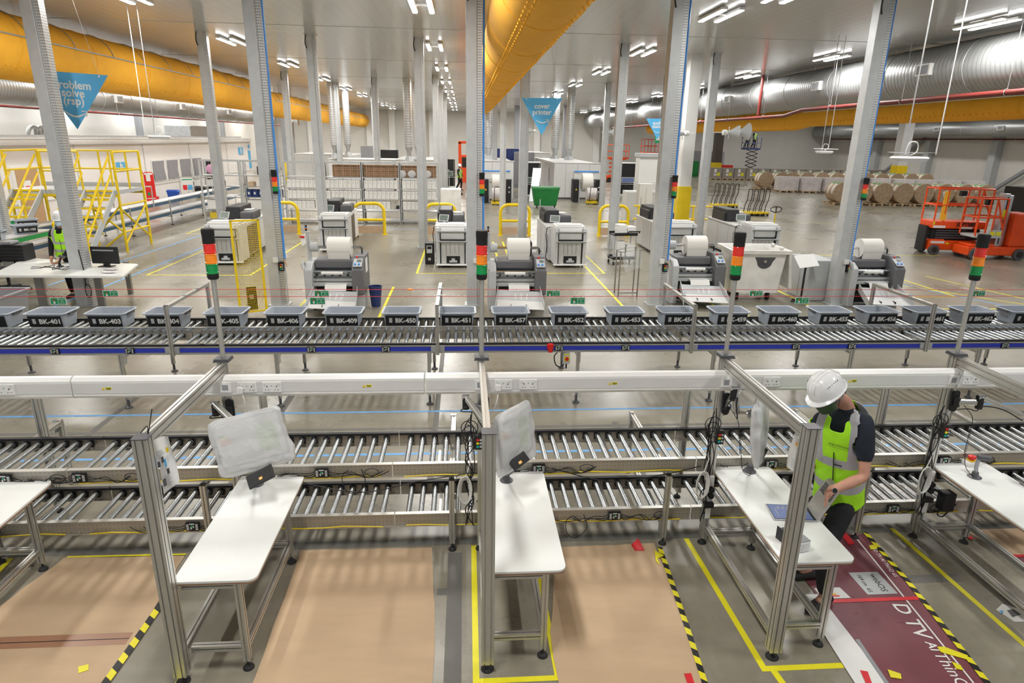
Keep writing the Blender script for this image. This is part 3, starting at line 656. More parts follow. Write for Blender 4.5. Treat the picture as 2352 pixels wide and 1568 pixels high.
for i in range(5):
    x0, x1 = TE[i], TE[i+1]
    t = thing('trunking', 'white dado trunking length on the bench frames, %s' % tl[i], 'cable trunking', (0, 0, 0), 0, 'white dado trunking')
    m = MB(); pr_ = [(TY, 1.555), (TY+.012, 1.535), (TY+.05, 1.525), (TY+.068, 1.53), (TY+.066, 1.695), (TY+.055, 1.704), (TY+.025, 1.70), (TY, 1.675)]
    m.prism(pr_, x0+.006, x1-.006, Matrix(((0, 0, 1, 0), (1, 0, 0, 0), (0, 1, 0, 0), (0, 0, 0, 1)))); m.build('trunking_body', 'trunk', t)
    m = MB(); m.box((x0+.01, TY-.0025, 1.574), (x1-.01, TY, 1.66)); m.build('front_cover', 'offwhite', t, bev=.001)
    for px in sock_px:
        p = atY(px, 888, TY)
        if x0 < p.x < x1: sock(t, p.x, 1.617, False)
    for px in box_px:
        p = atY(px, 880, TY)
        if x0 < p.x < x1:
            m = MB(); m.box((p.x-.045, TY-.01, 1.574), (p.x+.045, TY, 1.66)); s = m.build('outlet_plate', 'white', t, bev=.003)
            m = MB(); m.box((p.x-.024, TY-.0115, 1.595), (p.x+.022, TY-.01, 1.64)); m.build('opening', 'midgrey', s)
    for px in sign_px:
        p = atY(px, 880, TY)
        if x0 < p.x < x1:
            m = MB(); m.box((p.x-.0, TY-.004, 1.607), (p.x+.042, TY-.0025, 1.627)); s = m.build('warning_label', 'tapeyellow', t)
            m = MB(); m.prism([(-.014, 0), (.014, 0), (0, .022)], 0, .001, frame((p.x-.018, TY-.0035, 1.606), (1, 0, 0), (0, 0, 1))); m.build('warning_triangle', 'yellow', t)
            text('Danger', .013, frame((p.x+.021, TY-.0045, 1.62), (1, 0, 0), (0, 0, 1)), 'black', s, bold=.02, ext=.0004)
            text('230 volts', .008, frame((p.x+.021, TY-.0045, 1.611), (1, 0, 0), (0, 0, 1)), 'black', s, ext=.0004)
def plug(x, lb, path):
    t = thing('plug', lb, 'plug', (0, 0, 0), 0, 'white mains plugs')
    m = MB(); m.prism(rrect(-.024, -.026, .024, .026, .014), 0, .032, frame((x, TY-.013, 1.60), (1, 0, 0), (0, 0, 1))); m.build('plug_body', 'white', t, bev=.004)
    m = MB(); m.tube(wob(path, 8), .0045, 6); m.build('cord', 'white', t, True)
def q3(px, py, Y): return atY(px, py, Y)
plug(q3(554, 895, TY).x, 'white plug with cord above the first bagged monitor', [q3(556, 905, TY-.03), q3(562, 925, 4.79), q3(556, 955, 4.85), q3(545, 975, 4.9)])
plug(q3(1144, 893, TY).x, 'white plug with cord beside the middle bench beam', [q3(1144, 905, TY-.03), q3(1140, 925, 4.79), q3(1128, 955, 4.85), q3(1122, 980, 4.9)])
plug(q3(1703, 885, TY).x, 'white plug with cord above the laptop bench', [q3(1703, 895, TY-.03), q3(1697, 905, 4.79), q3(1692, 925, 4.85), q3(1660, 955, 4.93)])
# ---------------------------------------------------------------- monitor arms and bagged monitors
def arm(lb, i, pts, sw=None, end=None):
    x = PX[i]-.02
    t = thing('monitor_mount', lb, 'monitor arm', (0, 0, 0), 0, 'silver monitor arms')
    m = MB(); m.prism(rrect(-.032, -.10, .032, .10, .031), 0, .02, frame((x+.04, 4.898, 1.40), (1, 0, 0), (0, 0, 1))); m.build('mounting_plate', 'black', t, bev=.003)
    pts = [V(p) for p in pts]
    m = MB(); a, b = pts[0], pts[1]; m.ext(a, b, rrect(-.02, -.022, .02, .022, .009, 3)); m.build('lower_arm', 'chrome', t)
    m = MB(); m.cyl(b-V((0, 0, .05)), b+V((0, 0, .05)), .028, 16); m.cyl(a-V((0, 0, .04)), a+V((0, 0, .04)), .025, 16); m.build('joint', 'black', t, True)
    m = MB(); a, b = pts[1]+V((0, 0, .05)), pts[2]; m.ext(a, b, rrect(-.024, -.018, .024, .018, .009, 3)); m.build('upper_arm', 'alu', t)
    m = MB(); m.cyl(pts[2]-V((.02, 0, 0)), pts[2]+V((.02, 0, 0)), .024, 14); m.cyl(pts[1]+V((-.03, 0, .05)), pts[1]+V((.03, 0, .05)), .022, 14)
    if end: m.tube([pts[2], end], .014); m.cyl(V(end)-(V(end)-pts[2]).normalized()*.01, end, .04, 12)
    m.build('tilt_joint', 'chrome', t, True)
    m = MB(); m.tube(wob([pts[0]+V((0, -.02, -.06)), (pts[0]+pts[1])/2+V((0, -.02, -.05)), pts[1]+V((-.04, -.03, -.06)), pts[1]+V((.02, -.03, -.02)), (pts[1]+pts[2])/2+V((0, -.03, 0)), pts[2]+V((0, -.03, -.05))], 6), .005, 6)
    m.build('cable', 'black', t, True)
def monitor(lb, c, nrm, up, W=.56, H=.36, bagged=True, seed=1, dark=True, over=(.04, .06)):
    """screen facing nrm; bag hangs round it"""
    n = V(nrm).normalized(); u = V(up); x = u.cross(n).normalized(); u = n.cross(x); M = Matrix(((x.x, u.x, n.x, c[0]), (x.y, u.y, n.y, c[1]), (x.z, u.z, n.z, c[2]), (0, 0, 0, 1)))
    t = thing('monitor', lb, 'monitor', (0, 0, 0), 0, 'bagged monitors')
    m = MB(); m.M = M; m.box((-W/2, -H/2, -.02), (W/2, H/2, .0)); m.box((-W*.3, -H*.3, -.045), (W*.3, H*.3, -.02)); m.build('casing', 'black', t, bev=.004)
    m = MB(); m.M = M; m.box((-W/2+.012, -H/2+.02, 0), (W/2-.012, H/2-.012, .002)); s = m.build('screen', 'monwhite', t)
    m = MB(); m.M = M; m.box((W*.12, -H*.3, .002), (W*.4, H*.3, .003)); m.build('screen_film', 'mongreen', s)
    for k, cc in enumerate(('green', 'tapeyellow', 'amber', 'red')):
        m = MB(); m.M = M; m.box((-W*.42, H*.2-.022*k, .002), (-W*.42+.05+.012*k, H*.2+.016-.022*k, .003)); m.build('energy_label_bar', cc, s)
    if bagged:
        m = MB(); m.M = M; nx, ny = 22, 16; rnd = random.Random(seed); rings = []
        ox, oy = over
        for j in range(ny+1):
            v = j/ny; ring = []; k = 2*nx
            for i in range(k):
                a = 2*PI*i/k; cx = abs(math.cos(a))**.35*math.copysign(1, math.cos(a)); cz = abs(math.sin(a))**.6*math.copysign(1, math.sin(a))
                yy = -H/2-oy+(H+oy+.03)*v; q = V((cx*3, yy*9, seed)); d = noise.noise(q*1.3)*.022; hw = W/2+ox*(1-v*.5)+d; th = .035+.02*math.sin(v*PI)+noise.noise(q*2)*.012
                if j in (0, ny): th *= .25
                ring.append((cx*hw, yy+noise.noise(V((a*2, v*3, seed)))*.03*(1 if j in (0, ny) else .4), cz*th-.008))
            rings.append(ring)
        m.loft(rings); o = m.build('plastic_bag', 'bag', t, True)
        dm = o.modifiers.new('sub', 'SUBSURF'); dm.levels = 1; dm.render_levels = 1
    return t
p = q3(575, 1010, 4.62); monitor('bagged monitor facing the camera over the first bench', p, (.05, -1, .16), (-.24, .1, 1), .52, .36, seed=3, over=(.035, .07))
arm('silver monitor arm behind the first bagged monitor', 1, [(PX[1]+.02, 4.86, 1.40), q3(495, 940, 4.86), q3(533, 965, 4.72)], end=q3(560, 985, 4.68))
p = q3(1184, 1000, 4.62); monitor('bagged monitor turned aside above the middle bench', p, (.72, -.66, .10), (-.16, .1, 1), .40, .42, seed=8, over=(.03, .07))
arm('silver monitor arm left of the middle bench beam', 2, [(PX[2]+.02, 4.86, 1.40), q3(1070, 925, 4.86), q3(1108, 965, 4.74)], end=q3(1150, 985, 4.68))
p = q3(1748, 975, 4.55); monitor('bagged monitor seen edge-on above the laptop bench', p, (.86, -.50, .12), (-.16, .05, 1), .50, .44, seed=12, over=(.03, .05))
arm('silver monitor arm on the laptop bench post', 3, [(PX[3]+.02, 4.86, 1.40), q3(1685, 905, 4.72), q3(1692, 945, 4.70)], end=q3(1722, 950, 4.62))
arm('long silver monitor arm reaching right at the rightmost bench', 4, [(PX[4]+.02, 4.86, 1.40), q3(2250, 925, 4.78), q3(2345, 950, 4.72)])
p = q3(2450, 1075, 4.5); monitor('bagged monitor cut by the right edge', p, (.2, -1, .3), (0, .1, 1), .5, .34, seed=21)
# ================================================================ things on the benches
TT = .75
def keypad(lb, base, face, pc, tilt_x=(.86, .5, 0), up=(-.25, .45, .55), sz=(.16, .075)):
    t = thing('scan_terminal', lb, 'scanner', (0, 0, 0), 0, 'black scan terminals')
    b = V(base)
    m = MB(); m.lathe([(.055, 0), (.055, .006), (.035, .016), (.026, .05), (.016, .07)], b, 20, Matrix.Identity(4)); m.build('stand_base', 'darkgrey', t, True)
    M = frame(face, tilt_x, up)
    m = MB(); m.tube(wob([b+V((0, 0, .05)), (b*.5+V(face)*.5), V(face)-M.to_3x3() @ V((0, 0, .02))], 5), .014, 8); m.build('neck', 'darkgrey', t, True)
    m = MB(); m.M = M; m.box((-sz[0]/2, -sz[1]/2, -.02), (sz[0]/2, sz[1]/2, 0)); m.build('housing', 'black', t, bev=.004)
    m = MB(); m.M = M
    for a in range(13):
        for c in range(3): m.box((-sz[0]/2+.008+a*.0112, sz[1]/2-.008-c*.011-.008, 0), (-sz[0]/2+.016+a*.0112, sz[1]/2-.008-c*.011, .0015))
    m.build('keys', 'charcoal', t)
    m = MB(); m.M = M; m.box((-.012, -.026, 0), (.016, -.004, .001)); m.build('orange_label', 'orange', t)
    m = MB(); m.M = M; m.box((-.007, -.021, .001), (.007, -.010, .0018)); m.build('label_print', 'white', t)
keypad('black scan terminal leaning under the first bagged monitor', at(590, 1112, TT), atY(597, 1094, 4.50), 0, (.87, .15, .42), (-.3, .6, .55), (.21, .11))
keypad('black scan terminal on a stand on the middle bench', at(1163, 1103, TT), atY(1192, 1058, 4.48), 0, (.8, .2, .52), (-.4, .45, .6), (.15, .085))
keypad('black scan terminal on a stand on the laptop bench', at(1722, 1082, TT), atY(1748, 1040, 4.45), 0, (.55, .45, .62), (-.5, .35, .6), (.12, .08))
t = thing('barcode_scanner', 'grey barcode scanner in its stand beside the red stop button', 'scanner', at(2238, 1095, TT))
m = MB(); m.lathe([(.055, 0), (.055, .005), (.03, .014), (.024, .05), (.012, .06)], (0, 0, 0), 20); m.build('stand_base', 'darkgrey', t, True)
m = MB(); m.tube([(0, 0, .05), (.02, .03, .10), (.045, .05, .15)], [.017, .015, .017]); m.build('handle', 'midgrey', t, True)
m = MB(); m.tube([(.03, .05, .165), (.07, .035, .17), (.125, .02, .165)], [.02, .026, .024], 10); m.build('scanner_head', 'darkgrey', t, True)
t = thing('emergency_stop', 'red and yellow emergency stop on a white box on the right bench', 'stop button', at(2228, 1065, TT), .15)
m = MB(); m.box((-.07, -.055, 0), (.06, .055, .036)); m.build('box', 'white', t, bev=.006)
m = MB(); m.box((-.030, -.034, .036), (.038, .034, .044)); m.build('yellow_plate', 'yellow', t, bev=.003)
m = MB(); m.lathe([(.02, .044), (.02, .058), (.033, .062), (.033, .078), (.025, .083)], (.004, 0, 0), 18); m.build('button', 'red', t, True)
# open laptop lying on the bench; screen flat, keyboard half raised
t = thing('laptop', 'open silver laptop with screen flat and keyboard raised on the bench', 'laptop', (0, 0, 0))
A = at(1737, 1137, TT+.012); B_ = at(1778, 1192, TT+.012); C_ = at(1842, 1195, TT+.012)
M = frame(B_, C_-B_, A-B_)
m = MB(); m.M = M; m.box((0, 0, -.008), (.33, .225, 0)); m.build('lid', 'lightgrey', t, bev=.003)
m = MB(); m.M = M; m.box((.008, .008, 0), (.322, .217, .001)); m.build('bezel', 'black', t)
m = MB(); m.M = M; m.box((.012, .014, .001), (.30, .212, .002)); s = m.build('screen', 'screenblue', t)
m = MB(); m.M = M
for k in range(14): m.box((.06+.012*k, .15, .002), (.068+.012*k, .152+.02*((k*7) % 3), .0026))
m.box((.05, .05, .002), (.056, .16, .0026)); m.build('screen_content', 'midgrey', s)
hx = M @ V((.33, 0, 0)); hy = M @ V((.33, .225, 0)); up_ = V((.42, .05, .90)).normalized()
M2 = frame(hx, hy-hx, up_)
m = MB(); m.M = M2; m.box((0, 0, -.004), (.225, .30, .008)); m.build('base', 'alu', t, bev=.003)
m = MB(); m.M = M2
for a in range(12):
    for c in range(5): m.box((.02+a*.0155, .17+c*.017, -.006), (.0325+a*.0155, .183+c*.017, -.004))
m.build('keyboard', 'darkgrey', t)
m = MB(); m.M = M2; m.box((.05, .03, .008), (.175, .08, .0095)); m.build('vent', 'darkgrey', t)
# white tub with printer roll holder
t = thing('label_printer', 'small white box printer at the near end of the laptop bench', 'label printer', at(1835, 1262, TT), .2)
m = MB(); m.box((-.05, -.04, 0), (.06, .045, .085)); m.build('case', 'white', t, bev=.012)
m = MB(); m.box((-.046, -.036, .085), (.056, .04, .089)); m.build('open_top', 'midgrey', t)
m = MB(); m.cyl((-.02, -.042, .035), (-.02, -.046, .035), .012, 14); m.build('button', 'offwhite', t)
t = thing('paper_roll_holder', 'dark roll holder box beside the white box printer', 'holder', at(1806, 1240, TT), .25)
m = MB(); m.box((-.055, -.02, 0), (-.05, .05, .10)); m.box((-.05, -.015, .0), (.0, .045, .08)); m.build('holder_frame', 'charcoal', t)
m = MB(); m.cyl((-.04, -.022, .04), (.0, -.022, .04), .03, 16); m.build('spool', 'darkgrey', t, True)
# paper notices hanging from the front posts
def notice(lb, tl, tr, br, bl, Y, extra):
    t = thing('notice_sheet', lb, 'notice'); pts = [atY(*p, Y+d) for p, d in ((tl, 0), (tr, .02), (br, -.03), (bl, 0))]
    n = 6; m = MB(); g = [[(pts[3]*(1-i/n)+pts[2]*(i/n))*(1-j/n)+(pts[0]*(1-i/n)+pts[1]*(i/n))*(j/n)+V((0, .012*math.sin(i*1.1+j*.7), 0)) for i in range(n+1)] for j in range(n+1)]
    m.add([p for r_ in g for p in r_], [(j*(n+1)+i, j*(n+1)+i+1, (j+1)*(n+1)+i+1, (j+1)*(n+1)+i) for j in range(n) for i in range(n)]); m.build('sheet', 'paper', t, True)
    def P(u, v): return (pts[3]*(1-u)+pts[2]*u)*(1-v)+(pts[0]*(1-u)+pts[1]*u)*v+V((0, -.022, 0))
    rnd = random.Random(4)
    for nm_, cc, boxes in extra:
        m = MB()
        for (u0, v0, u1, v1) in boxes: m.add([P(u0, v0), P(u1, v0), P(u1, v1), P(u0, v1)], [(0, 1, 2, 3)])
        m.build(nm_, cc, t)
lines = [(.1, .78-.025*k, .1+.35+.3*((k*5) % 4)/4, .788-.025*k) for k in range(6)]+[(.1, .30-.02*k, .45+.1*((k*3) % 4), .305-.02*k) for k in range(12)]
notice('printed safety sheet taped inside the left front post', (352, 1008), (388, 1000), (412, 1105), (376, 1135), 3.68, [('printed_lines', 'midgrey', lines), ('pictures', 'darkgrey', [(.08, .5, .25, .6), (.35, .55, .5, .66), (.55, .3, .7, .4), (.2, .12, .4, .26)]), ('blue_picture', 'signblue', [(.5, .45, .62, .6)]), ('yellow_picture', 'yellow', [(.75, .7, .9, .8)])])
notice('printed sheet with recycling mark hanging by the laptop bench post', (1826, 985), (1858, 990), (1835, 1090), (1806, 1072), 3.72, [('printed_lines', 'midgrey', lines), ('pictures', 'darkgrey', [(.7, .8, .85, .9), (.8, .35, .9, .45)]), ('green_mark', 'green', [(.5, .5, .7, .62)]), ('green_heading', 'signgreen', [(.15, .88, .4, .97)]), ('yellow_picture', 'orange', [(.15, .62, .3, .72)])])
# cable bundles on the rear posts
def bundle(lb, x, seed, coil=True, strip=False, bend=0):
    rnd = random.Random(seed); t = thing('cable_bundle', lb, 'cables', (0, 0, 0), 0, 'cable bundles on the bench posts')
    m = MB()
    for k in range(5):
        pts = [(x-.03-.01*k, 4.89, 1.36-.03*k)]+[(x-.05+.04*rnd.uniform(-1, 1), 4.885-.02*rnd.random(), 1.36-.13*j-.05*rnd.random()) for j in range(1, 9)]
        m.tube(wob(pts, 6), .0045, 5)
    for k in range(3):
        c = (x-.05, 4.87, 1.12+.05*k); m.tube([(c[0]+(.05+.01*k)*math.cos(a/14*2*PI), 4.87, c[2]+(.07)*math.sin(a/14*2*PI)) for a in range(14)], .004, 5, True)
    m.build('black_cables', 'black', t, True)
    if coil:
        m = MB()
        for k in range(5):
            m.tube([(x-.09+(.035+.006*k)*math.cos(a/16*2*PI), 4.87-.008*k, .62+.13*math.sin(a/16*2*PI)+.01*k) for a in range(16)], .005, 5, True)
        m.tube(wob([(x-.09, 4.87, .74), (x-.06, 4.87, .85), (x-.02, 4.89, 1.0)], 6), .005, 5); m.build('white_coil', 'white', t, True)
    if strip:
        m = MB(); m.box((x-.03, 4.872, .30), (x+.025, 4.9, .72)); m.build('socket_strip', 'white', t, bev=.004)
        m = MB(); m.cyl((x, 4.84, .60), (x, 4.872, .60), .026, 14); m.cyl((x, 4.84, .54), (x, 4.872, .54), .026, 14); m.box((x-.05, 4.83, .43), (x+.03, 4.872, .475)); m.build('black_plugs', 'black', t, bev=.003)
bundle('tangle of black cables left of the middle bench post', PX[2]-.06, 5); bundle('cables and white coil on the laptop bench post', PX[3]-.03, 6, True, True); bundle('cables and white coil on the rightmost bench post', PX[4]-.03, 7, True, True)
m = MB(); pts = []
for k in range(90): a = k*1.1; z = 1.2-.0022*k; pts.append((PX[3]+.10+.0004*k+.010*math.cos(a), 4.74, z+.0+.004*math.sin(a)))
m.tube(pts, .003, 4); m.tube(wob([(PX[3]+.04, 4.86, 1.38), (PX[3]+.08, 4.76, 1.3), (PX[3]+.10, 4.74, 1.2)], 5), .003, 5); m.tube(wob([(PX[3]+.14, 4.74, 1.0), (PX[3]+.17, 4.74, .85), (PX[3]+.26, 4.8, .765), (PX[3]+.30, 4.84, .765)], 6), .003, 5)
tag(m.build('coiled_cord', 'black', smooth=True), 'black coiled cord hanging above the laptop bench', 'cord')
m = MB(); pts = [(PX[4]+.12+.010*math.cos(k*1.1), 4.76, 1.2-.0026*k+.004*math.sin(k*1.1)) for k in range(90)]
m.tube(pts, .003, 4); m.tube(wob([(PX[4]+.06, 4.86, 1.4), (PX[4]+.12, 4.78, 1.3), (PX[4]+.12, 4.76, 1.2)], 5), .003, 5); m.tube(wob([(PX[4]+.12, 4.76, .97), (PX[4]+.14, 4.74, .84), (PX[4]+.2, 4.70, .765), (PX[4]+.26, 4.68, .76)], 6), .003, 5)
tag(m.build('coiled_cord', 'black', smooth=True), 'black coiled cord hanging above the red stop button bench', 'cord')
t = thing('power_adapter', 'black socket box hanging low on the rightmost bench post', 'power adapter', (PX[4]+.16, 4.88, .42))
m = MB(); m.box((-.055, -.05, -.09), (.055, .05, .09)); m.build('box', 'black', t, bev=.008)
m = MB(); m.tube(wob([(-.03, 0, -.09), (-.05, 0, -.14), (0, 0, -.17), (.04, 0, -.13), (.08, -.03, -.02)], 6), .006, 6); m.tube(wob([(-.05, 0, .05), (-.10, 0, .10), (-.16, 0, .12)], 5), .012, 6); m.build('cord', 'black', t, True)
for (a, b, c, d, lb) in (((640, 1095), (820, 1130), (960, 1105), (1088, 1085), 'long black cable sagging between the roller decks, left of the middle bench'), ((1268, 1075), (1400, 1105), (1520, 1090), (1610, 1070), 'long black cable sagging between the roller decks, right of the middle bench')):
    m = MB(); m.tube(wob([atY(*a, 4.985), atY(*b, 4.97), atY(*c, 4.97), atY(*d, 4.985)], 8), .005, 6); tag(m.build('loose_cable', 'black', smooth=True), lb, 'cable')
for k, (px, lb) in enumerate(((830, 'thin black wire loop hanging left of the aluminium stand'), (1340, 'thin black wire loop hanging below the lower deck right of the middle bench'))):
    z0 = .8 if k == 0 else .3
    c = atY(px, 1100 if k == 0 else 1210, 4.96)
    m = MB(); m.tube(wob([(c.x, 4.988, z0), (c.x+.03, 4.96, z0-.12), (c.x-.06, 4.96, z0-.22), (c.x-.14, 4.96, z0-.18), (c.x-.16, 4.96, z0-.05), (c.x-.1, 4.97, z0+.0)], 7), .0035, 5); tag(m.build('loose_cable', 'black', smooth=True), lb, 'cable')
m = MB(); m.tube(wob([V((PX[1]-.03, 3.62, 1.80)), V((PX[1]+.02, 3.62, 1.85)), V((PX[1]+.01, 3.60, 1.75)), V((PX[1]+.05, 3.64, 1.95))], 5), .003, 5); tag(m.build('cable_tie', 'black'), 'black cable tie round the top of the left front post', 'cable tie')
# ---------------------------------------------------------------- floor mats of flattened cardboard
def floorpoly(name, lb, cat, pix, mt, z=.006, th=.005, group=None, world=None):
    pts = [at(*p) for p in pix] if world is None else [V((x, y, 0)) for x, y in world]
    c = sum(pts, V())/len(pts); m = MB(); m.prism([(p.x-c.x, p.y-c.y) for p in pts], z-th, z); o = m.build(name, mt); o.location = (c.x, c.y, 0); TM[o.name] = Matrix.Translation((c.x, c.y, 0))
    return tag(o, lb, cat, group)
def edgy(pts, n=5, a=.008, seed=1):
    rnd = random.Random(seed); out = []
    for i in range(len(pts)):
        p, q = pts[i], pts[(i+1) % len(pts)]
        for k in range(n): f = k/n; out.append((p[0]*(1-f)+q[0]*f+(rnd.uniform(-a, a) if k else 0), p[1]*(1-f)+q[1]*f+(rnd.uniform(-a, a) if k else 0)))
    return out
floorpoly('cardboard_mat', 'large brown cardboard sheet at bottom left under the yellow hazard tape', 'cardboard', 0, 'cardboard', world=edgy([(-3.45, 4.98), (-2.44, 4.96), (-2.40, 4.2), (-2.42, 2.9), (-3.95, 2.9), (-3.6, 4.35)], seed=1), group='cardboard floor mats'); cb0 = bpy.data.objects['cardboard_mat']
o = floorpoly('cardboard_mat', 'brown cardboard sheet on the floor between the first and middle bench', 'cardboard', 0, 'cardboard', world=edgy([(-1.46, 4.99), (-.31, 4.98), (-.24, 4.0), (-.225, 2.7), (-1.39, 2.7), (-1.43, 3.5)], seed=2), group='cardboard floor mats')
floorpoly('cardboard_mat', 'brown cardboard sheet right of the middle bench with red tape at its corner', 'cardboard', 0, 'cardboard', world=edgy([(.80, 4.93), (1.71, 4.95), (1.66, 4.0), (1.55, 2.7), (.60, 2.7), (.62, 3.9)], seed=3), group='cardboard floor mats')
def tape(lb, pts, w, mt='tapeyellow', z=.0015, group='yellow floor tapes', name='floor_tape', cat='floor tape'):
    o = bpy.data.objects; a = V(pts[0]+(0,)); m = MB()
    for i in range(len(pts)-1):
        p = V(pts[i]+(0,))-a; q = V(pts[i+1]+(0,))-a; d = (q-p).normalized(); s = V((-d.y, d.x, 0))*w/2; p = p-d*w/2*.98; q = q+d*w/2*.98
        m.add([p-s, q-s, q+s, p+s], [(0, 1, 2, 3)]); 
    for i, v in enumerate(m.v): m.v[i] = V((v.x, v.y, z+.0004*(i//4)))
    # thickness
    vs = list(m.v); n0 = len(vs)
    ob = m.build(name, mt); ob.location = a; TM[ob.name] = Matrix.Translation(a)
    return tag(ob, lb, cat, group)
tape('yellow floor tape outlining the bay of the middle bench', [(.065, 4.98), (.06, 3.47), (.62, 3.47), (.60, 4.95)], .045)
tape('yellow floor tape left of the laptop bench and across to the maroon sheet', [(2.03, 4.99), (2.07, 3.47), (2.62, 3.47)], .048)
tape('yellow floor tape continuing towards the camera from the laptop bench corner', [(2.13, 3.44), (2.19, 2.9)], .048)
tape('long yellow floor tape right of the maroon sheet', [(4.07, 5.06), (4.11, 3.5), (4.13, 2.9)], .048)
tape('yellow tape along the far edge of the left cardboard', [(-3.42, 4.99), (-2.45, 4.98)], .022, z=.008)
tape('short yellow tape under the left front post', [(-1.92, 3.6), (-1.98, 3.2)], .048)
tape('yellow tape stub at the far bottom left bench', [(-3.9, 4.98), (-3.86, 4.5)], .048)
tape('black and yellow hazard tape beside the left cardboard sheet', [(-2.37, 4.42), (-2.385, 3.9), (-2.40, 3.6), (-2.41, 2.9)], .055, 'hazard', .009, 'hazard tapes')
tape('black and yellow hazard tape beside the cardboard right of the middle bench', [(1.74, 4.86), (1.66, 3.9), (1.60, 3.3), (1.57, 2.9)], .042, 'hazard', .009, 'hazard tapes')
tape('black and yellow hazard tape along the maroon sheet', [(3.76, 5.0), (3.70, 4.3), (3.60, 3.6), (3.5, 2.95)], .045, 'hazard', .012, 'hazard tapes')
floorpoly('tape_scrap', 'small yellow tape patch on the left cardboard sheet', 'tape', [(180, 1533), (204, 1527), (204, 1540), (181, 1548)], 'tapeyellow', .010, .003)
floorpoly('tape_scrap', 'crumpled red tape on the cardboard corner by the stand', 'tape', [(1450, 1252), (1466, 1238), (1480, 1266), (1458, 1266)], 'tapered', .012, .005)
floorpoly('tape_scrap', 'yellow tape scrap at the top of the hazard tape', 'tape', [(1503, 1266), (1525, 1278), (1510, 1285), (1515, 1300), (1506, 1290)], 'tapeyellow', .014, .004)
floorpoly('tape_scrap', 'red tape piece on the cardboard at the bottom edge', 'tape', [(1571, 1549), (1587, 1548), (1596, 1575), (1580, 1575)], 'tapered', .011, .004)
for x0, y0, x1, y1 in ((-4.6, 5.35, 5.6, 5.42),): pass
m = MB(); m.box((-.16, 2.9, .0005), (-.06+.02, 4.9, .0012)); m.box((-6, 5.02, .0005), (6.2, 5.12, .0012)); m.box((-.24, 4.35, .0006), (-.12, 4.43, .0014)); m.box((2.9, 4.3, .0005), (4.2, 4.4, .0012)); m.box((4.35, 2.9, .0005), (4.45, 5.0, .0012))
m.box((-8, 7.45, .0005), (9, 7.52, .0012)); m.box((-2.5, 6.0, .0005), (-2.4, 9.6, .0013)); m.box((-.42, 5.9, .0005), (-.35, 13, .0013)); m.box((1.9, 6.1, .0005), (1.98, 7.6, .0013)); m.box((-4.6, 6.1, .0005), (-4.52, 9, .0013)); m.box((-8, 10.7, .0005), (9, 10.75, .0012)); m.box((-9, 15.9, .0005), (12, 15.93, .0012)); m.box((-9, 24.9, .0005), (12, 24.93, .0012))
struct('floor_joint', m, 'jointgrey')
tape('blue floor tape between the benches and the tote conveyor', [(-7.5, 8.02), (9.5, 8.02)], .05, 'tapeblue', group='blue floor tapes')
tape('blue floor tape seen through the upper roller deck', [(-7.5, 6.80), (9.5, 6.80)], .05, 'tapeblue', group='blue floor tapes')
# maroon printed television carton laid flat
o = floorpoly('printed_carton_sheet', 'flattened maroon television carton with large white lettering beside the man', 'cardboard', 0, 'maroon', world=[(2.86, 5.0), (3.74, 5.0), (3.68, 4.3), (3.58, 3.6), (3.46, 2.8), (2.75, 2.8), (2.83, 3.9)])
def on(name, mt, pts, par, z=.0075, **k):
    m = MB(); m.add([(x, y, z) for x, y in pts], [tuple(range(len(pts)))]); return m.build(name, mt, par, world=True)
on('white_border', 'paper', [(2.60, 2.8), (2.80, 2.8), (2.86, 3.6), (2.86, 4.2), (2.72, 4.2), (2.66, 3.7)], o); on('grey_border', 'midgrey', [(2.80, 2.8), (2.83, 2.8), (2.90, 3.7), (2.87, 3.7)], o)
on('white_line', 'paper', [(3.40, 2.8), (3.412, 2.8), (3.64, 5.0), (3.625, 5.0)], o)
tape('red tape strip across the maroon carton', [(2.84, 4.11), (3.64, 4.11)], .04, 'tapered', .009, None)
def fl(s, size, x, y, ang, par, mt='paper', z=.0085, bold=.0, sq=1):
    d = V((math.cos(ang), math.sin(ang), 0)); return text(s, size, frame((x, y, z), d, (-d.y, d.x, 0)), mt, par, 'printed_lettering', bold, .0003, world=True, squeeze=sq)
fl('D TV', .17, 3.42, 3.87, R(-97), o, bold=.01); fl('AI', .10, 3.40, 3.60, R(-97), o, bold=.012); fl('ThinQ', .125, 3.38, 3.38, R(-97), o)
on('white_line', 'paper', [(3.372, 3.555), (3.378, 3.645), (3.455, 3.64), (3.45, 3.55)], o, .0079) if 0 else None
on('cardboard_seam_tape', 'cardtape', [(-3.8, 3.93), (-2.44, 3.93), (-2.44, 4.05), (-3.8, 4.05)], cb0, .0065); on('cardboard_seam', 'black', [(-3.8, 3.985), (-2.44, 3.985), (-2.44, 3.992), (-3.8, 3.992)], cb0, .007)
fl('ThinQ', .095, 3.24, 4.74, R(-97), o); fl('UHD TV AI ThinQ 65', .05, 3.67, 4.6, R(-97), o)
on('white_panel', 'lightgrey', [(3.26, 4.17), (3.52, 4.17), (3.52, 4.45), (3.26, 4.45)], o, .0082); 
fl('webOS', .075, 3.44, 4.31, R(-97), o, 'black', .0092); fl('164 cm  65', .05, 3.32, 4.31, R(-97), o, 'black', .0092)
q_ = on('energy_label', 'paper', [(2.86, 4.14), (3.10, 4.14), (3.08, 4.27), (2.86, 4.27)], o, .0082)
for k, c in enumerate(('red', 'orange', 'tapeyellow', 'green')): on('energy_label_bar', c, [(2.90+.0, 4.18+.02*k), (2.98-.012*k, 4.18+.02*k), (2.98-.012*k, 4.195+.02*k), (2.90, 4.195+.02*k)], q_, .0088) if 0 else on('energy_label_bar', c, [(2.93, 4.16+.022*k), (3.02-.015*k, 4.16+.022*k), (3.02-.015*k, 4.177+.022*k), (2.93, 4.177+.022*k)], o, .0088)
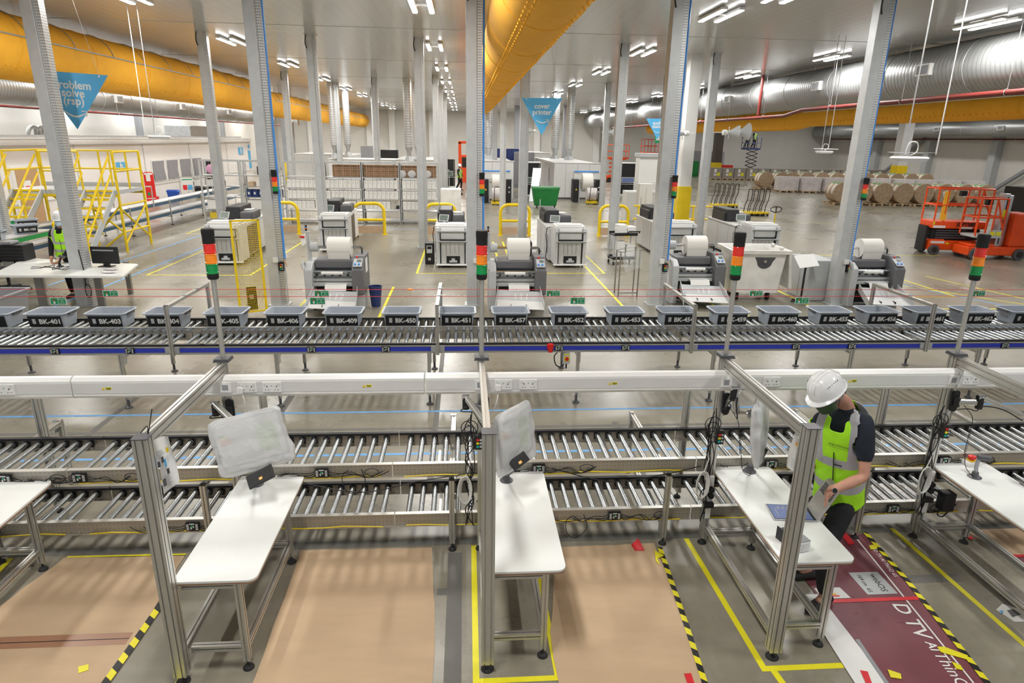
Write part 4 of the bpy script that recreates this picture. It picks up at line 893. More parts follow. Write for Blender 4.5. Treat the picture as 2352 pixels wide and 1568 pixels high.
for (pp, mt_, lb) in (([(2152, 1488), (2168, 1488), (2222, 1508), (2220, 1517), (2160, 1500)], 'tapeyellow', 'yellow tape strip stuck across the carton lettering'), ([(2185, 1522), (2205, 1530), (2212, 1542), (2195, 1538)], 'tapeyellow', 'small yellow tape scrap on the lettering'), ([(2038, 1540), (2068, 1550), (2070, 1562), (2045, 1558)], 'tapeyellow', 'curled yellow tape scrap low on the maroon carton'),
                      ([(1975, 1542), (1992, 1545), (2002, 1572), (1990, 1575)], 'tapered', 'red tape piece on the carton white border'), ([(1928, 1225), (1942, 1224), (1962, 1250), (1950, 1254)], 'tapered', 'crumpled red tape at the top of the maroon carton'), ([(1995, 1255), (2012, 1252), (2015, 1262), (2000, 1264)], 'tapeyellow', 'yellow tape scrap beside the hazard tape top')):
    floorpoly('tape_scrap', lb, 'tape', pp, mt_, .014, .004)
# second maroon carton at the right edge
o = floorpoly('printed_carton_sheet', 'flattened cardboard sheet with maroon printed end under the right bench', 'cardboard', 0, 'kraft', world=[(4.75, 5.02), (6.2, 5.02), (6.2, 4.5), (4.86, 4.62)])
o2 = floorpoly('printed_carton_sheet', 'second maroon printed carton under the right bench', 'cardboard', 0, 'maroon', world=[(4.86, 4.60), (6.2, 4.48), (6.2, 3.9), (4.95, 4.10)])
tape('red tape strip joining the sheets under the right bench', [(4.86, 4.61), (6.2, 4.49)], .035, 'tapered', .010, None)
fl('UHD TV AI ThinQ', .08, 5.15, 4.28, R(-60), o2); fl('LG UHD', .13, 5.42, 4.38, R(-60), o2)
floorpoly('tape_scrap', 'red tape scrap beside the right bench foot', 'tape', [(2210, 1228), (2228, 1240), (2238, 1240), (2222, 1226)], 'tapered', .012, .004)
o = floorpoly('leaflet', 'white leaflet with a blue logo and picture lying on the floor at the right edge', 'leaflet', [(2288, 1400), (2302, 1387), (2345, 1400), (2360, 1415), (2352, 1428), (2330, 1428)], 'paper', .004, .003)
on('leaflet_picture', 'darkgrey', [tuple(at(*p).xy) for p in ((2312, 1402), (2328, 1400), (2345, 1412), (2325, 1418))], o, .0055); on('leaflet_logo', 'tapeblue', [tuple(at(*p).xy) for p in ((2296, 1403), (2303, 1402), (2304, 1409), (2297, 1410))], o, .0055)
# ================================================================ tote conveyor (two lanes)
gx = [-10.7, -7.25, -3.80, -.37, 3.10, 6.50, 9.9]
snm = ['beyond the far left', 'at the left edge', 'left of centre', 'centre', 'right of centre', 'at the right edge']
snm = ['cut by the left edge', 'below totes 401 to 404', 'below totes 405 to 450', 'below totes 451 to 453', 'below totes 459 to 461', 'cut by the right edge']
bp = [atY(x, 795, 8.25).x for x in (124, 297, 715, 886, 1284, 1437, 1828, 1956, 2307)]
for i in range(6):
    conveyor('near lane of the tote conveyor with blue striped rail, section %s' % snm[i], gx[i], gx[i+1], 8.26, 8.90, .862, 'blue', None, RMF, 'tote conveyor near lane', [b for b in bp if gx[i]+.1 < b < gx[i+1]], False, .111, i)
    conveyor('far lane of the tote conveyor carrying grey totes, section %s' % snm[i], gx[i], gx[i+1], 8.93, 9.57, .862, 'holes', 'black', RMF, 'tote conveyor far lane', [], False, .111, i)
m = MB(); m.box((gx[0], 8.905, .82), (gx[-1], 8.925, .925)); m.k = 1; m.box((gx[0], 8.902, .925), (gx[-1], 8.928, .93)); tag(m.build('lane_divider', ['chrome', 'alu']), 'long polished metal strip dividing the two tote lanes', 'guard rail')
f2 = thing('conveyor_stand', 'x', 'conveyor stand')
for y in (0, 1.42):
    m = MB(); m.ext((0, y, .12), (0, y, .745), P45); m.build('upright', 'alu', f2)
    m = MB(); m.cyl((0, y, .03), (0, y, .14), .018, 10); m.lathe([(.05, 0), (.05, .012), (.02, .03)], (0, y, 0), 14); m.build('levelling_foot', 'darkgrey', f2, True)
m = MB(); m.ext((0, .0225, .70), (0, 1.3975, .70), P45); m.build('crossbar', 'alu', f2)
m = MB(); m.box((.024, -.02, .6), (.03, .09, .75)); m.box((.024, 1.34, .6), (.03, 1.44, .75)); m.build('corner_plate', 'zinc', f2)
fx = [-8.6, -6.58, -4.48, -2.5, -.49, 1.54, 3.45, 5.45, 7.35, 8.75]
fl_ = ['at the far left edge', 'under tote 401', 'under tote 404', 'under tote 406', 'under tote 451', 'by the red rotary switch', 'under the stack light pole right of centre', 'under tote 460', 'under tote 461', 'at the far right edge']
for i, x in enumerate(fx):
    o = f2 if i == 0 else dup(f2, (0, 0, 0)); o.location = (x, 8.27, 0); tag(o, 'aluminium leg frame of the tote conveyor %s' % fl_[i], 'conveyor stand', 'tote conveyor leg frames')
# gates (brackets for the pull cords)
g = thing('cord_bracket', 'x', 'bracket')
m = MB(); m.ext((0, 0, .73), (0, 0, 1.41), P45); m.build('front_upright', 'alu', g); m = MB(); m.ext((0, 1.385, .7), (0, 1.385, 1.41), P45); m.build('rear_upright', 'alu', g)
m = MB(); m.ext((0, .0225, 1.3875), (0, 1.3625, 1.3875), P45); m.build('crossbar', 'alu', g)
m = MB(); m.box((-.023, -.023, 1.41), (.023, .023, 1.416)); m.build('end_cap', 'black', g)
m = MB(); m.box((-.09, -.0, .77), (-.024, .03, .85)); m.box((.024, .0, .77), (.09, .03, .85)); m.build('corner_plate', 'zinc', g)
m = MB()
for y in (.55, .98): m.box((-.02, y-.01, 1.41), (.05, y+.01, 1.422)); m.tube([(.02+.012*math.cos(a), y, 1.445+.018*math.sin(a)) for a in [k*PI/5 for k in range(10)]], .003, 5, True)
m.build('cord_eye', 'zinc', g)
for i, (x, lb) in enumerate(((-3.80, 'aluminium cord bracket in front of tote 404'), (-.37, 'aluminium cord bracket between totes 450 and 451'), (3.10, 'aluminium cord bracket in front of the tote left of 459'), (6.50, 'aluminium cord bracket in front of tote 461'))):
    o = g if i == 0 else dup(g, (0, 0, 0)); o.location = (x, 8.23, 0); tag(o, lb, 'bracket', 'cord brackets')
for y, lb in ((8.78, 'nearer red pull cord above the tote conveyor'), (9.21, 'farther red pull cord above the tote conveyor')):
    m = MB(); m.tube([(-9, y, 1.40), (10, y, 1.40)], .004, 5); tag(m.build('pull_cord', 'tapered'), lb, 'cord')
def cordsign(px, y, lb, first=[None]):
    p = atY(px, 660 if y > 9 else 684, y)
    if first[0] is None:
        t = thing('emergency_stop_sign', 'x', 'sign')
        m = MB(); m.prism(rrect(-.105, -.10, .105, -.0, .01, 3), 0, .003, frame((0, -.004, 0), (1, 0, 0), (0, 0, 1))); m.build('board', 'white', t)
        m = MB(); m.box((-.095, -.0095, -.092), (-.006, -.0075, -.008)); m.box((.002, -.0095, -.092), (.095, -.0095+.002, -.008)); m.build('green_field', 'signgreen', t)
        m = MB(); m.prism([(-.012, 0), (.012, 0), (.016, .02), (.008, .035), (-.010, .035), (-.014, .015)], 0, .001, frame((-.05, -.0105, -.085), (1, 0, 0), (0, 0, 1))); m.build('hand_symbol', 'white', t)
        m = MB(); m.box((-.054, -.011, -.048), (-.046, -.0095, -.018)); m.ext((-.09, -.0105, -.028), (-.05, -.0105, -.045), [(-.002, -.001), (.002, -.001), (.002, .001), (-.002, .001)]); m.ext((-.05, -.0105, -.045), (-.01, -.0105, -.028), [(-.002, -.001), (.002, -.001), (.002, .001), (-.002, .001)]); m.build('arrow_symbol', 'red', t)
        for k, s_ in enumerate(('Emergency', 'stop', 'pull cord')): text(s_, .019, frame((.049, -.0105, -.025-.024*k), (1, 0, 0), (0, 0, 1)), 'white', t, 'lettering', .02, .0004)
        m = MB(); m.box((-.055, -.002, 0), (-.045, .002, .012)); m.box((.045, -.002, 0), (.055, .002, .012)); m.build('hanger', 'black', t)
        first[0] = t; o = t
    else: o = dup(first[0], (0, 0, 0))
    o.location = (p.x, y, 1.388); tag(o, lb, 'sign', 'green pull-cord signs')
for px, y, lb in ((252, 9.21, 'green pull-cord sign on the far cord above tote 403'), (133, 8.78, 'green pull-cord sign on the near cord above tote 401'), (738, 9.21, 'green pull-cord sign on the far cord in front of the first laminator'), (729, 8.78, 'green pull-cord sign on the near cord in front of the first laminator'), (1271, 9.21, 'green pull-cord sign on the far cord right of the middle laminator'),
                  (1327, 8.78, 'green pull-cord sign on the near cord right of the middle laminator'), (1738, 9.21, 'green pull-cord sign in front of the white wheeled bin'), (1843, 8.78, 'green pull-cord sign on the near cord beside the white wheeled bin'), (2251, 9.21, 'green pull-cord sign on the far cord at the right'), (2368, 8.78, 'green pull-cord sign cut by the right edge')):
    cordsign(px, y, lb)
for px, y, lb in ((491, 8.78, 'small orange knob on the near cord at the stack light pole'), (942, 9.21, 'small orange knob on the far cord left of centre')):
    p = atY(px, 655, y); m = MB(); m.lathe([(.02, -.012), (.035, -.008), (.035, .008), (.02, .012)], (0, 0, 0), 10); m.box((-.045, -.012, -.006), (.045, .012, .006)); o = m.build('cord_tensioner', 'amber', bev=.003); o.location = (p.x, y, 1.40); tag(o, lb, 'knob')
# red end block and isolator on the tote conveyor
p = atY(1264, 800, 8.24); m = MB(); m.box((-.028, -.03, -.07), (.028, .02, .05)); m.box((-.045, -.0, -.03), (.045, .02, .045)); o = m.build('sensor_block', 'red', bev=.006); o.location = (p.x, 8.235, p.z+.02); tag(o, 'bright red block on the blue rail of the tote conveyor', 'sensor')
p = atY(1301, 822, 8.3); t = thing('isolator_switch', 'grey isolator box with red rotary switch under the blue rail', 'switch', (p.x, 8.3, p.z))
m = MB(); m.box((-.045, -.03, -.075), (.045, .03, .085)); m.build('box', 'lightgrey', t, bev=.006); m = MB(); m.box((-.035, -.034, -.035), (.035, -.03, .03)); m.box((-.04, -.034, .055), (.04, -.03, .07)); m.build('yellow_plate', 'tapeyellow', t)
m = MB(); m.cyl((0, -.034, 0), (0, -.05, 0), .026, 16); m.box((-.006, -.06, -.024), (.006, -.045, .024)); m.build('rotary_switch', 'red', t); m = MB(); m.tube(wob([(-.03, 0, -.075), (-.06, 0, -.13), (-.14, 0, -.1), (-.17, 0, .02), (-.13, 0, .08)], 6), .008, 6); m.tube([(0, 0, -.075), (0, 0, -.15)], .012); m.build('cord', 'black', t, True)
# ---------------------------------------------------------------- totes
def tote(L=.56, D=.42, H=.215):
    t = thing('storage_tote', 'x', 'tote'); n = 5
    def rr(w, d, z, r): return [(x, y, z) for x, y in rrect(-w/2, -d/2, w/2, d/2, r, n)]
    m = MB(); m.loft([rr(L-.11, D-.09, 0, .03), rr(L-.05, D-.035, H-.02, .04), rr(L-.045, D-.03, H-.02, .04), rr(L, D, H-.016, .045), rr(L+.012, D+.012, H-.006, .05), rr(L, D, H, .045), rr(L-.05, D-.045, H-.003, .04), rr(L-.125, D-.105, .01, .03)])
    m.build('tub', 'tote', t, True)
    m = MB(); m.box((L/2-.01, -.09, H-.045), (L/2+.004, .09, H-.016)); m.box((-L/2-.004, -.09, H-.045), (-L/2+.01, .09, H-.016)); m.build('grip', 'darkgrey', t)
    # label on the sloping front wall
    a = V((0, -(D-.09)/2-.002, .012)); b = V((0, -(D-.038)/2-.004, H-.03)); up = (b-a)
    M = frame((a+b)/2+V((0, -.006, 0)), (1, 0, 0), up); hh = up.length/2*.92
    m = MB(); m.M = M; m.box((-.222, -hh, -.004), (.222, hh, 0)); m.build('label_plate', 'black', t)
    m = MB(); m.M = M; m.box((-.17, -hh*.42, 0), (-.125, hh*.5, .001)); m.build('label_square', 'lightgrey', t)
    return t, M, hh
tt, TMx, hh = tote()
nums = [(-30, None), (100, '401'), (238.5, '403'), (373, '404'), (511, '405'), (649, '406'), (785, '409'), (920.5, '450'), (1049.5, '451'), (1174, '457'), (1309, '452'), (1440, '453'), (1562, '454'), (1683.5, '459'), (1800.5, '460'), (1918.5, '455'), (2029.5, '456'), (2141.5, '461'), (2252.5, '462'), (2364, '4')]
for i, (x, s_) in enumerate(nums):
    o = tt if i == 0 else dup(tt, (0, 0, 0)); x2 = atY(x, 738, 9.08).x
    o.location = (x2, 9.10+.2, .862); TM[o.name] = Matrix.Translation(o.location); o['label'] = 'grey tote with black label reading BK-%s on the conveyor' % s_ if s_ and len(s_) == 3 else ('grey tote cut by the left edge of the conveyor' if i == 0 else 'grey tote cut by the right edge of the conveyor')
    o['group'] = 'grey totes on the conveyor'; o['category'] = 'tote'
    if s_: text('BK-'+s_, .098, TMx @ Matrix.Translation((.065, -.003, .0005)), 'white', o, 'tote_number', .034, .0006)
# ---------------------------------------------------------------- hanging triangular signs
def trisign(lb, a, b, c, Y, lines, size, dz):
    pa, pb, pc = atY(*a, Y), atY(*b, Y), atY(*c, Y); o_ = (pa+pb)/2
    t = thing('hanging_sign', lb, 'sign', tuple(o_)); M = frame(o_, pb-pa, o_-pc); W = (pb-pa).length; H = (o_-pc).length
    m = MB(); m.prism([(-W/2, 0), (0, -H), (W/2, 0)], -.006, .006, M); m.build('board', 'signblue', t, world=True)
    for k, s_ in enumerate(lines): text(s_, size*W, M @ Matrix.Translation((0, -H*(.22+dz*k), .008)), 'white', t, 'lettering', .022, .001, world=True)
    k = len(lines); y0 = -H*(.28+dz*k-.02)
    m = MB(); pts = [M @ V((-W*.15+W*.3*i/12, y0-W*.07*math.sin(PI*i/12*.95), .009)) for i in range(13)]
    m.tube(pts, [W*.006+W*.009*math.sin(PI*i/12) for i in range(13)], 6); e = pts[-1]; q = M.to_3x3()
    m.tube([e+q @ V((-W*.06, W*.018, 0)), e+q @ V((W*.012, W*.02, 0)), e+q @ V((-W*.002, -W*.055, 0))], W*.009, 6); m.build('smile_arrow', 'white', t, world=True)
    m = MB()
    for s in (-1, 1): m.cyl(M @ V((s*W*.38, -H*.03, .006)), M @ V((s*W*.38, -H*.03, .01)), W*.014, 10)
    m.build('eyelet', 'white', t, world=True)
    m = MB()
    for s in (-1, 1): p = M @ V((s*W*.38, -H*.03, 0)); m.tube([p, (o_.x+s*W*.12, Y+.02, CZ)], .003, 5)
    m.build('suspension_wire', 'lightgrey', t, world=True)
trisign('blue triangular hanging sign reading problem solve, partly behind a mast', (75, 160), (248, 173), (187, 297), 14.6, ['problem', 'solve', '(rsp)'], .15, .14)
trisign('blue triangular hanging sign reading cover printer', (1198, 225), (1292, 225), (1251, 310), 18.5, ['cover', 'printer'], .165, .165)
trisign('blue triangular hanging sign reading quality station, behind a mast', (1484, 272), (1541, 272), (1511, 320), 26, ['quality', 'station'], .17, .165)
# ================================================================ middle of the hall
def B(t, nm_, mt, *bx, bev=0, label=None, world=False):
    m = MB()
    for b in bx: m.box(b[:3], b[3:])
    return m.build(nm_, mt, t, bev=bev, label=label, world=world)
def T(t, nm_, mt, *tb, n=8, label=None):
    m = MB()
    for pts, r in tb: m.tube(pts, r, n)
    return m.build(nm_, mt, t, True, label=label)
# ---------------------------------------------------------------- cut-sheet printers; origin front left corner on the floor, extends to +y
def printer():
    t = thing('production_printer', 'x', 'printer'); W = .92
    B(t, 'finisher', 'printgrey', (0, .12, .08, W, .8, 1.12), bev=.02)
    B(t, 'finisher_top', 'white', (.04, .14, 1.12, W-.04, .76, 1.18), (.10, .2, 1.18, W-.12, .5, 1.21), bev=.015)
    B(t, 'front_door', 'offwhite', (.13, .09, .10, W-.13, .12, .72), bev=.008)
    m = MB()
    for k in range(4): m.box((.27+k*.12, .082, .38), (.28+k*.12, .09, .68))
    m.build('door_grooves', 'midgrey', t)
    B(t, 'side_pillar', 'printgrey', (0, .02, .08, .10, .12, 1.12), bev=.01); B(t, 'side_pillar', 'printgrey', (W-.10, .02, .08, W, .12, 1.12), bev=.01)
    B(t, 'black_gap', 'black', (.10, .06, .12, .125, .12, 1.0), (W-.125, .06, .12, W-.10, .12, 1.0), (.13, .07, .74, W-.13, .1, .78), (.13, .07, .985, W-.13, .1, 1.01))
    for z in (.70, .98):
        m = MB(); m.loft([[(.05, .05, z), (W-.05, .05, z), (W-.05, .05, z+.035), (.05, .05, z+.035)], [(.02, -.10, z+.05), (W-.02, -.10, z+.05), (W-.02, -.10, z+.075), (.02, -.10, z+.075)]]); m.build('output_tray', 'lightgrey', t, bev=.008)
    B(t, 'upper_panel', 'white', (.13, .08, .80, W-.13, .12, .97), (.13, .08, 1.02, W-.13, .12, 1.11), bev=.006)
    B(t, 'base_recess', 'black', (.28, .075, .12, .66, .09, .32)); B(t, 'stapler_unit', 'lightgrey', (.36, .02, .15, .58, .085, .2), (.42, .04, .2, .52, .085, .26), bev=.008)
    B(t, 'bottom_sill', 'white', (-.02, -.02, .06, W+.02, .1, .10), bev=.01)
    m = MB()
    for x in (.08, W-.08):
        for y in (.1, .7, 1.5, 3.2): m.cyl((x-.015, y, .035), (x+.015, y, .035), .034, 12)
    m.build('castors', 'black', t)
    B(t, 'body', 'printgrey', (-.06, .8, .07, .80, 3.5, .98), bev=.02)
    B(t, 'body_top', 'offwhite', (-.08, .82, .98, .82, 3.5, 1.03), bev=.01)
    B(t, 'dark_side_doors', 'brown', (.80, 1.0, .12, .825, 1.75, .93), (.80, 1.79, .12, .825, 2.5, .93), bev=.004); B(t, 'end_side_door', 'white', (.80, 2.54, .1, .83, 3.46, .95), bev=.004)
    B(t, 'door_seams', 'midgrey', (-.064, 1.6, .1, -.06, 1.61, .95), (-.064, 2.5, .1, -.06, 2.51, .95)); 
    m = MB()
    for k in range(9): m.box((-.075, .86, .30+k*.06), (-.06, 1.18, .335+k*.06))
    m.build('side_vents', 'midgrey', t)
    B(t, 'scanner_box', 'charcoal', (.02, 2.0, 1.03, .42, 3.3, 1.42), (-.04, 2.1, 1.03, .06, 3.2, 1.32), bev=.03)
    B(t, 'toner_hood', 'darkgrey', (.42, 1.9, 1.03, .80, 2.9, 1.28), bev=.05)
    B(t, 'paper_tray_top', 'white', (.3, 1.2, 1.03, .78, 1.85, 1.07), (.45, 2.3, 1.28, .7, 2.6, 1.31), bev=.01)
    M = frame((.18, 1.28, 1.25), (.9, -.3, 0), (.15, .45, .9)); m = MB(); m.M = M; m.box((-.15, -.11, -.02), (.15, .11, 0)); s = m.build('touch_screen', 'lightgrey', t, bev=.008)
    m = MB(); m.M = M; m.box((-.125, -.085, 0), (.125, .085, .002)); m.build('display', 'screengrey', s)
    T(t, 'screen_arm', 'white', ([(.2, 1.4, 1.03), (.18, 1.32, 1.18)], .03))
    T(t, 'hose', 'black', (wob([(-.1, .95, .95), (-.13, .9, .8), (-.1, .9, .5), (-.12, .92, .1)], 6), .012), (wob([(.0, .85, 1.05), (-.1, .9, 1.02), (-.1, .95, .95)], 5), .012))
    T(t, 'alarm_mast', 'lightgrey', ([(-.02, 3.2, 1.0), (-.02, 3.2, 1.65)], .015))
    return t
pr0 = printer()
pl = [(-7.15, 18.35, 'cut-sheet printer behind the yellow mesh guard', .04), (-4.55, 20.6, 'cut-sheet printer behind the first laminator, dark side doors facing right', .05), (-.80, 18.1, 'cut-sheet printer directly left of the middle mast', 0), (2.55, 18.15, 'cut-sheet printer with open view just right of the middle laminator', .02), (6.15, 19.3, 'cut-sheet printer behind the two-shelf paper trolley', 0), (8.6, 18.9, 'cut-sheet printer rising behind the white wheeled bin', .0)]
for i, (x, y, lb, rz) in enumerate(pl):
    o = pr0 if i == 0 else dup(pr0, (x, y, 0), rz); o.location = (x, y, 0); o.rotation_euler.z = rz; tag(o, lb, 'printer', 'cut-sheet printers')
# small black monitor box on a low stand left of printers 3 and 4
for x, y, lb in ((-1.15, 18.6, 'black computer box on the floor left of the third printer'), (1.72, 18.9, 'black computer box on the floor left of the fourth printer')):
    t = thing('control_unit', lb, 'control unit', (x, y, 0))
    B(t, 'case', 'black', (0, 0, 0, .26, .4, .62), bev=.01); B(t, 'front_panel', 'lightgrey', (.05, -.012, .33, .21, 0, .55), bev=.004); B(t, 'display', 'black', (.07, -.016, .45, .19, -.012, .53)); B(t, 'lamp', 'chrome', (.09, -.014, .12, .17, 0, .2))
# ---------------------------------------------------------------- roll laminators; origin front left corner
def laminator():
    t = thing('roll_laminator', 'x', 'laminating machine'); W = 1.2
    m = MB(); m.prism([(0, 0), (.85, 0), (.85, .98), (.2, .98), (0, .86)], 0, .16, Matrix(((0, 0, 1, 0), (1, 0, 0, 0), (0, 1, 0, 0), (0, 0, 0, 1)))); m.build('left_housing', 'lightgrey', t, bev=.02)
    m = MB(); m.prism([(-.05, .35), (.85, .35), (.85, 1.12), (.25, 1.12), (-.05, .86)], W-.22, W+.02, Matrix(((0, 0, 1, 0), (1, 0, 0, 0), (0, 1, 0, 0), (0, 0, 0, 1)))); m.build('right_housing', 'lamgrey', t, bev=.02)
    B(t, 'right_base', 'lightgrey', (W-.20, 0, 0, W, .85, .35), bev=.01)
    B(t, 'back_body', 'midgrey', (.16, .45, .2, W-.22, .85, .92), bev=.01); B(t, 'inner_frame', 'black', (.18, .3, .04, W-.24, .5, .5))
    B(t, 'shroud', 'lamgrey', (.16, .30, .84, W-.22, .85, 1.02), bev=.03); B(t, 'front_plate', 'lightgrey', (.16, .12, .50, W-.22, .16, .58), (.16, .3, .2, W-.22, .32, .50)); B(t, 'cross_bar', 'zinc', (.14, .12, .60, W-.2, .18, .66), (.14, .2, .70, W-.2, .3, .74), bev=.005)
    m = MB(); m.cyl((.14, .16, .80), (W-.2, .16, .80), .03, 14); m.cyl((.14, .24, .76), (W-.2, .24, .76), .035, 14); m.build('pinch_roller', 'roller', t, True)
    m = MB(); m.cyl((.34, .1, .78), (W-.42, .1, .78), .035, 16); m.build('white_roller', 'white', t, True)
    m = MB()
    for k in range(5): m.box((.22+k*.16, .08, .72), (.26+k*.16, .14, .76))
    m.build('clamps', 'black', t)
    B(t, 'shaft_arm', 'lightgrey', (-.02, .55, .9, .05, .62, 1.58), bev=.01)
    m = MB(); m.cyl((.05, .58, 1.25), (.20, .58, 1.25), .10, 20); m.build('brake_drum', 'lightgrey', t, True)
    m = MB(); m.cyl((.2, .58, 1.25), (W-.1, .58, 1.25), .028, 14); m.build('shaft', 'chrome', t, True)
    m = MB(); m.cyl((.42, .58, 1.25), (.90, .58, 1.25), .215, 40); m.build('film_roll', 'paperroll', t, True)
    m = MB(); m.add([(.43, .375, 1.21), (.89, .375, 1.21), (.89, .42, .98), (.43, .42, .98)], [(0, 1, 2, 3)]); m.build('film_web', 'paperroll', t)
    T(t, 'support_arm', 'black', ([(W-.12, .6, 1.27), (W-.08, .58, 1.22), (W-.08, .56, .95)], .018))
    B(t, 'paper_sheet', 'paper', (.42, -.02, .55, .86, .14, .56)); m = MB(); m.add([(.42, -.02, .56), (.86, -.02, .56), (.86, -.1, .45), (.42, -.1, .45)], [(0, 1, 2, 3)]); m.build('sheet_end', 'paper', t)
    m = MB(); m.add([(.20, -.06, .46), (1.08, -.10, .42), (1.10, -.34, .26), (.16, -.30, .30)], [(0, 1, 2, 3)]); m.k = 1; m.add([(.16, -.30, .30), (1.10, -.34, .26), (1.12, -.62, .16), (.14, -.58, .20)], [(0, 1, 2, 3)]); m.k = 0
    for x, sl in ((.12, .08), (1.13, -.04)): m.add([(x, -.62, .28), (x, -.62, .12), (x+sl, -.04, .38), (x+sl, -.04, .54)], [(0, 1, 2, 3)])
    o = m.build('catch_tray', ['lightgrey', 'offwhite'], t); so = o.modifiers.new('s', 'SOLIDIFY'); so.thickness = .012
    m = MB()
    for k in range(4): m.ext((.45+k*.11, -.30, .305), (.42+k*.13, -.16, .40), [(-.008, -.003), (.008, -.003), (.008, .003), (-.008, .003)])
    m.build('paper_guides', 'white', t)
    B(t, 'tray_seams', 'black', (.44, -.56, .205, .445, -.36, .255), (.76, -.57, .205, .765, -.36, .25))
    M = frame((W-.1, .12, 1.015), (1, 0, 0), (0, .85, .5)); m = MB(); m.M = M; m.box((-.09, -.16, 0), (.09, .2, .012)); p = m.build('control_panel', 'lightgrey', t)
    m = MB(); m.M = M; m.cyl((-.05, -.1, .012), (-.05, -.1, .04), .022, 12); m.cyl((.03, -.1, .012), (.03, -.1, .04), .022, 12); m.build('blue_knobs', 'airblue', p)
    m = MB(); m.M = M; m.cyl((-.03, .12, .012), (-.03, .12, .04), .02, 12); m.build('stop_button', 'red', p)
    m = MB(); m.M = M; m.box((-.02, -.02, .012), (.07, .06, .016)); m.build('display', 'screengrey', p)
    m = MB(); m.M = Matrix(((1, 0, 0, W+.021), (0, 1, 0, .3), (0, 0, 1, .75), (0, 0, 0, 1)))
    m.box((0, 0, 0), (.003, .28, .30)); m.build('instruction_sheets', 'paper', t)
    m = MB(); m.lathe([(.022, 1.6), (.022, 1.72)], (.0, .5, 0), 12); m.build('beacon', 'black', t); B(t, 'beacon_bands', 'amber', (-.024, .476, 1.64, .024, .524, 1.655)); B(t, 'beacon_blue_band', 'airblue', (-.024, .476, 1.67, .024, .524, 1.685))
    m = MB(); m.add([(-.02, .48, 1.56), (-.12, .45, 1.50), (-.10, .44, 1.28), (-.01, .47, 1.34)], [(0, 1, 2, 3)]); m.build('hanging_tag', 'paper', t)
    B(t, 'tag_border', 'tapered', (-.13, .435, 1.46, -.03, .44, 1.5))
    m = MB(); m.tube([(.0, .2, .95), (-.02, .1, 1.02), (-.02, .02, .98), (0, -.0, .88)], .025); m.build('hand_crank', 'lightgrey', t, True)
    return t
l0 = laminator()
for i, (x, y, lb) in enumerate(((-3.32, 13.35, 'roll laminator left of centre with a blue waste bin at its side'), (.50, 13.35, 'roll laminator right of the middle mast'), (4.62, 13.9, 'roll laminator beside the white wheeled bin'), (8.62, 13.6, 'rightmost roll laminator behind the right-hand mast'))):
    o = l0 if i == 0 else dup(l0, (x, y, 0)); o.location = (x, y, 0); tag(o, lb, 'laminating machine', 'roll laminators')
t = thing('waste_bin', 'round dark blue waste bin right of the first laminator', 'bin', (-1.93, 13.75, 0)); m = MB(); m.lathe([(.10, 0), (.14, .42), (.15, .42), (.15, .44), (.135, .44), (.095, .02)], n=20); m.build('tub', 'navybin', t, True)
# cabinet left of last laminator and its tilted sheet stand
t = thing('machine_cabinet', 'light grey machine cabinet left of the right-hand mast', 'cabinet', (7.95, 14.18, 0)); B(t, 'case', 'lightgrey', (0, 0, 0, .60, .9, .95), bev=.02); B(t, 'side_seam', 'midgrey', (-.004, .4, .05, 0, .41, .9)); m = MB(); m.cyl((.55, -.02, .55), (.55, 0, .55), .03, 12); m.build('red_knob', 'red', t)
def stand(lb, x, y, rz=0, paper=True):
    t = thing('sheet_stand', lb, 'stand', (x, y, 0), rz)
    T(t, 'post', 'black', ([(0, 0, .05), (0, 0, .95)], .022), ([(-.18, .1, .04), (.2, -.02, .04)], .02), ([(0, -.2, .04), (0, .25, .04)], .02))
    m = MB(); m.M = frame((0, 0, .98), (.95, -.2, .1), (.2, .6, .6)); m.box((-.24, -.17, 0), (.24, .17, .01)); m.build('tilted_board', 'paper' if paper else 'midgrey', t); return t
stand('stand with a tilted white sheet beside the white wheeled bin', 7.72, 13.95, .3)
t = thing('display_stand', 'grey frame stand with clear panel behind the white cart mast', 'stand', (3.60, 14.6, 0)); T(t, 'frame', 'aludark', ([(0, 0, 0), (0, 0, 1.05), (.45, 0, 1.12), (.45, 0, 0)], .018), ([(0, .4, 0), (0, .4, 1.05), (.45, .4, 1.12), (.45, .4, 0)], .018), ([(0, 0, 1.05), (0, .4, 1.05)], .018), ([(0, 0, .1), (.45, 0, .1)], .018))
m = MB(); m.add([(0, -.02, 1.05), (.45, -.02, 1.1), (.5, -.15, .75), (.1, -.15, .6)], [(0, 1, 2, 3)]); m.build('clear_sheet', 'clearpanel', t)
# ---------------------------------------------------------------- white wheeled bin
t = thing('wheeled_bin', 'large white plastic wheeled bin with a dark half-round mark', 'bin', (6.72, 14.55, 0), -.06)
def rr4(w, d, z, r): return [(x, y, z) for x, y in rrect(-w/2, -d/2, w/2, d/2, r, 3)]
m = MB(); m.loft([rr4(1.12, .76, .2, .06), rr4(1.22, .95, 1.12, .06), rr4(1.36, 1.08, 1.12, .05), rr4(1.38, 1.1, 1.2, .05), rr4(1.26, .98, 1.2, .05), rr4(1.16, .88, 1.1, .05), rr4(.98, .68, .25, .05)]); m.build('tub', 'whitecart', t, True)
M = frame((.12, -.455, .98), (1, 0, 0), (0, -.125, 1)); m = MB(); m.M = M; m.prism([(-.24, .06), (.24, .06)]+[(.17*math.cos(a), -.06+.15*math.sin(a)) for a in [-k*PI/10 for k in range(11)]], .0, .012); p = m.build('lock_plate', 'darkgrey', t)
m = MB(); m.M = M; m.cyl((0, -.03, .012), (0, -.03, .04), .035, 14); m.build('lock', 'chrome', p)
m = MB()
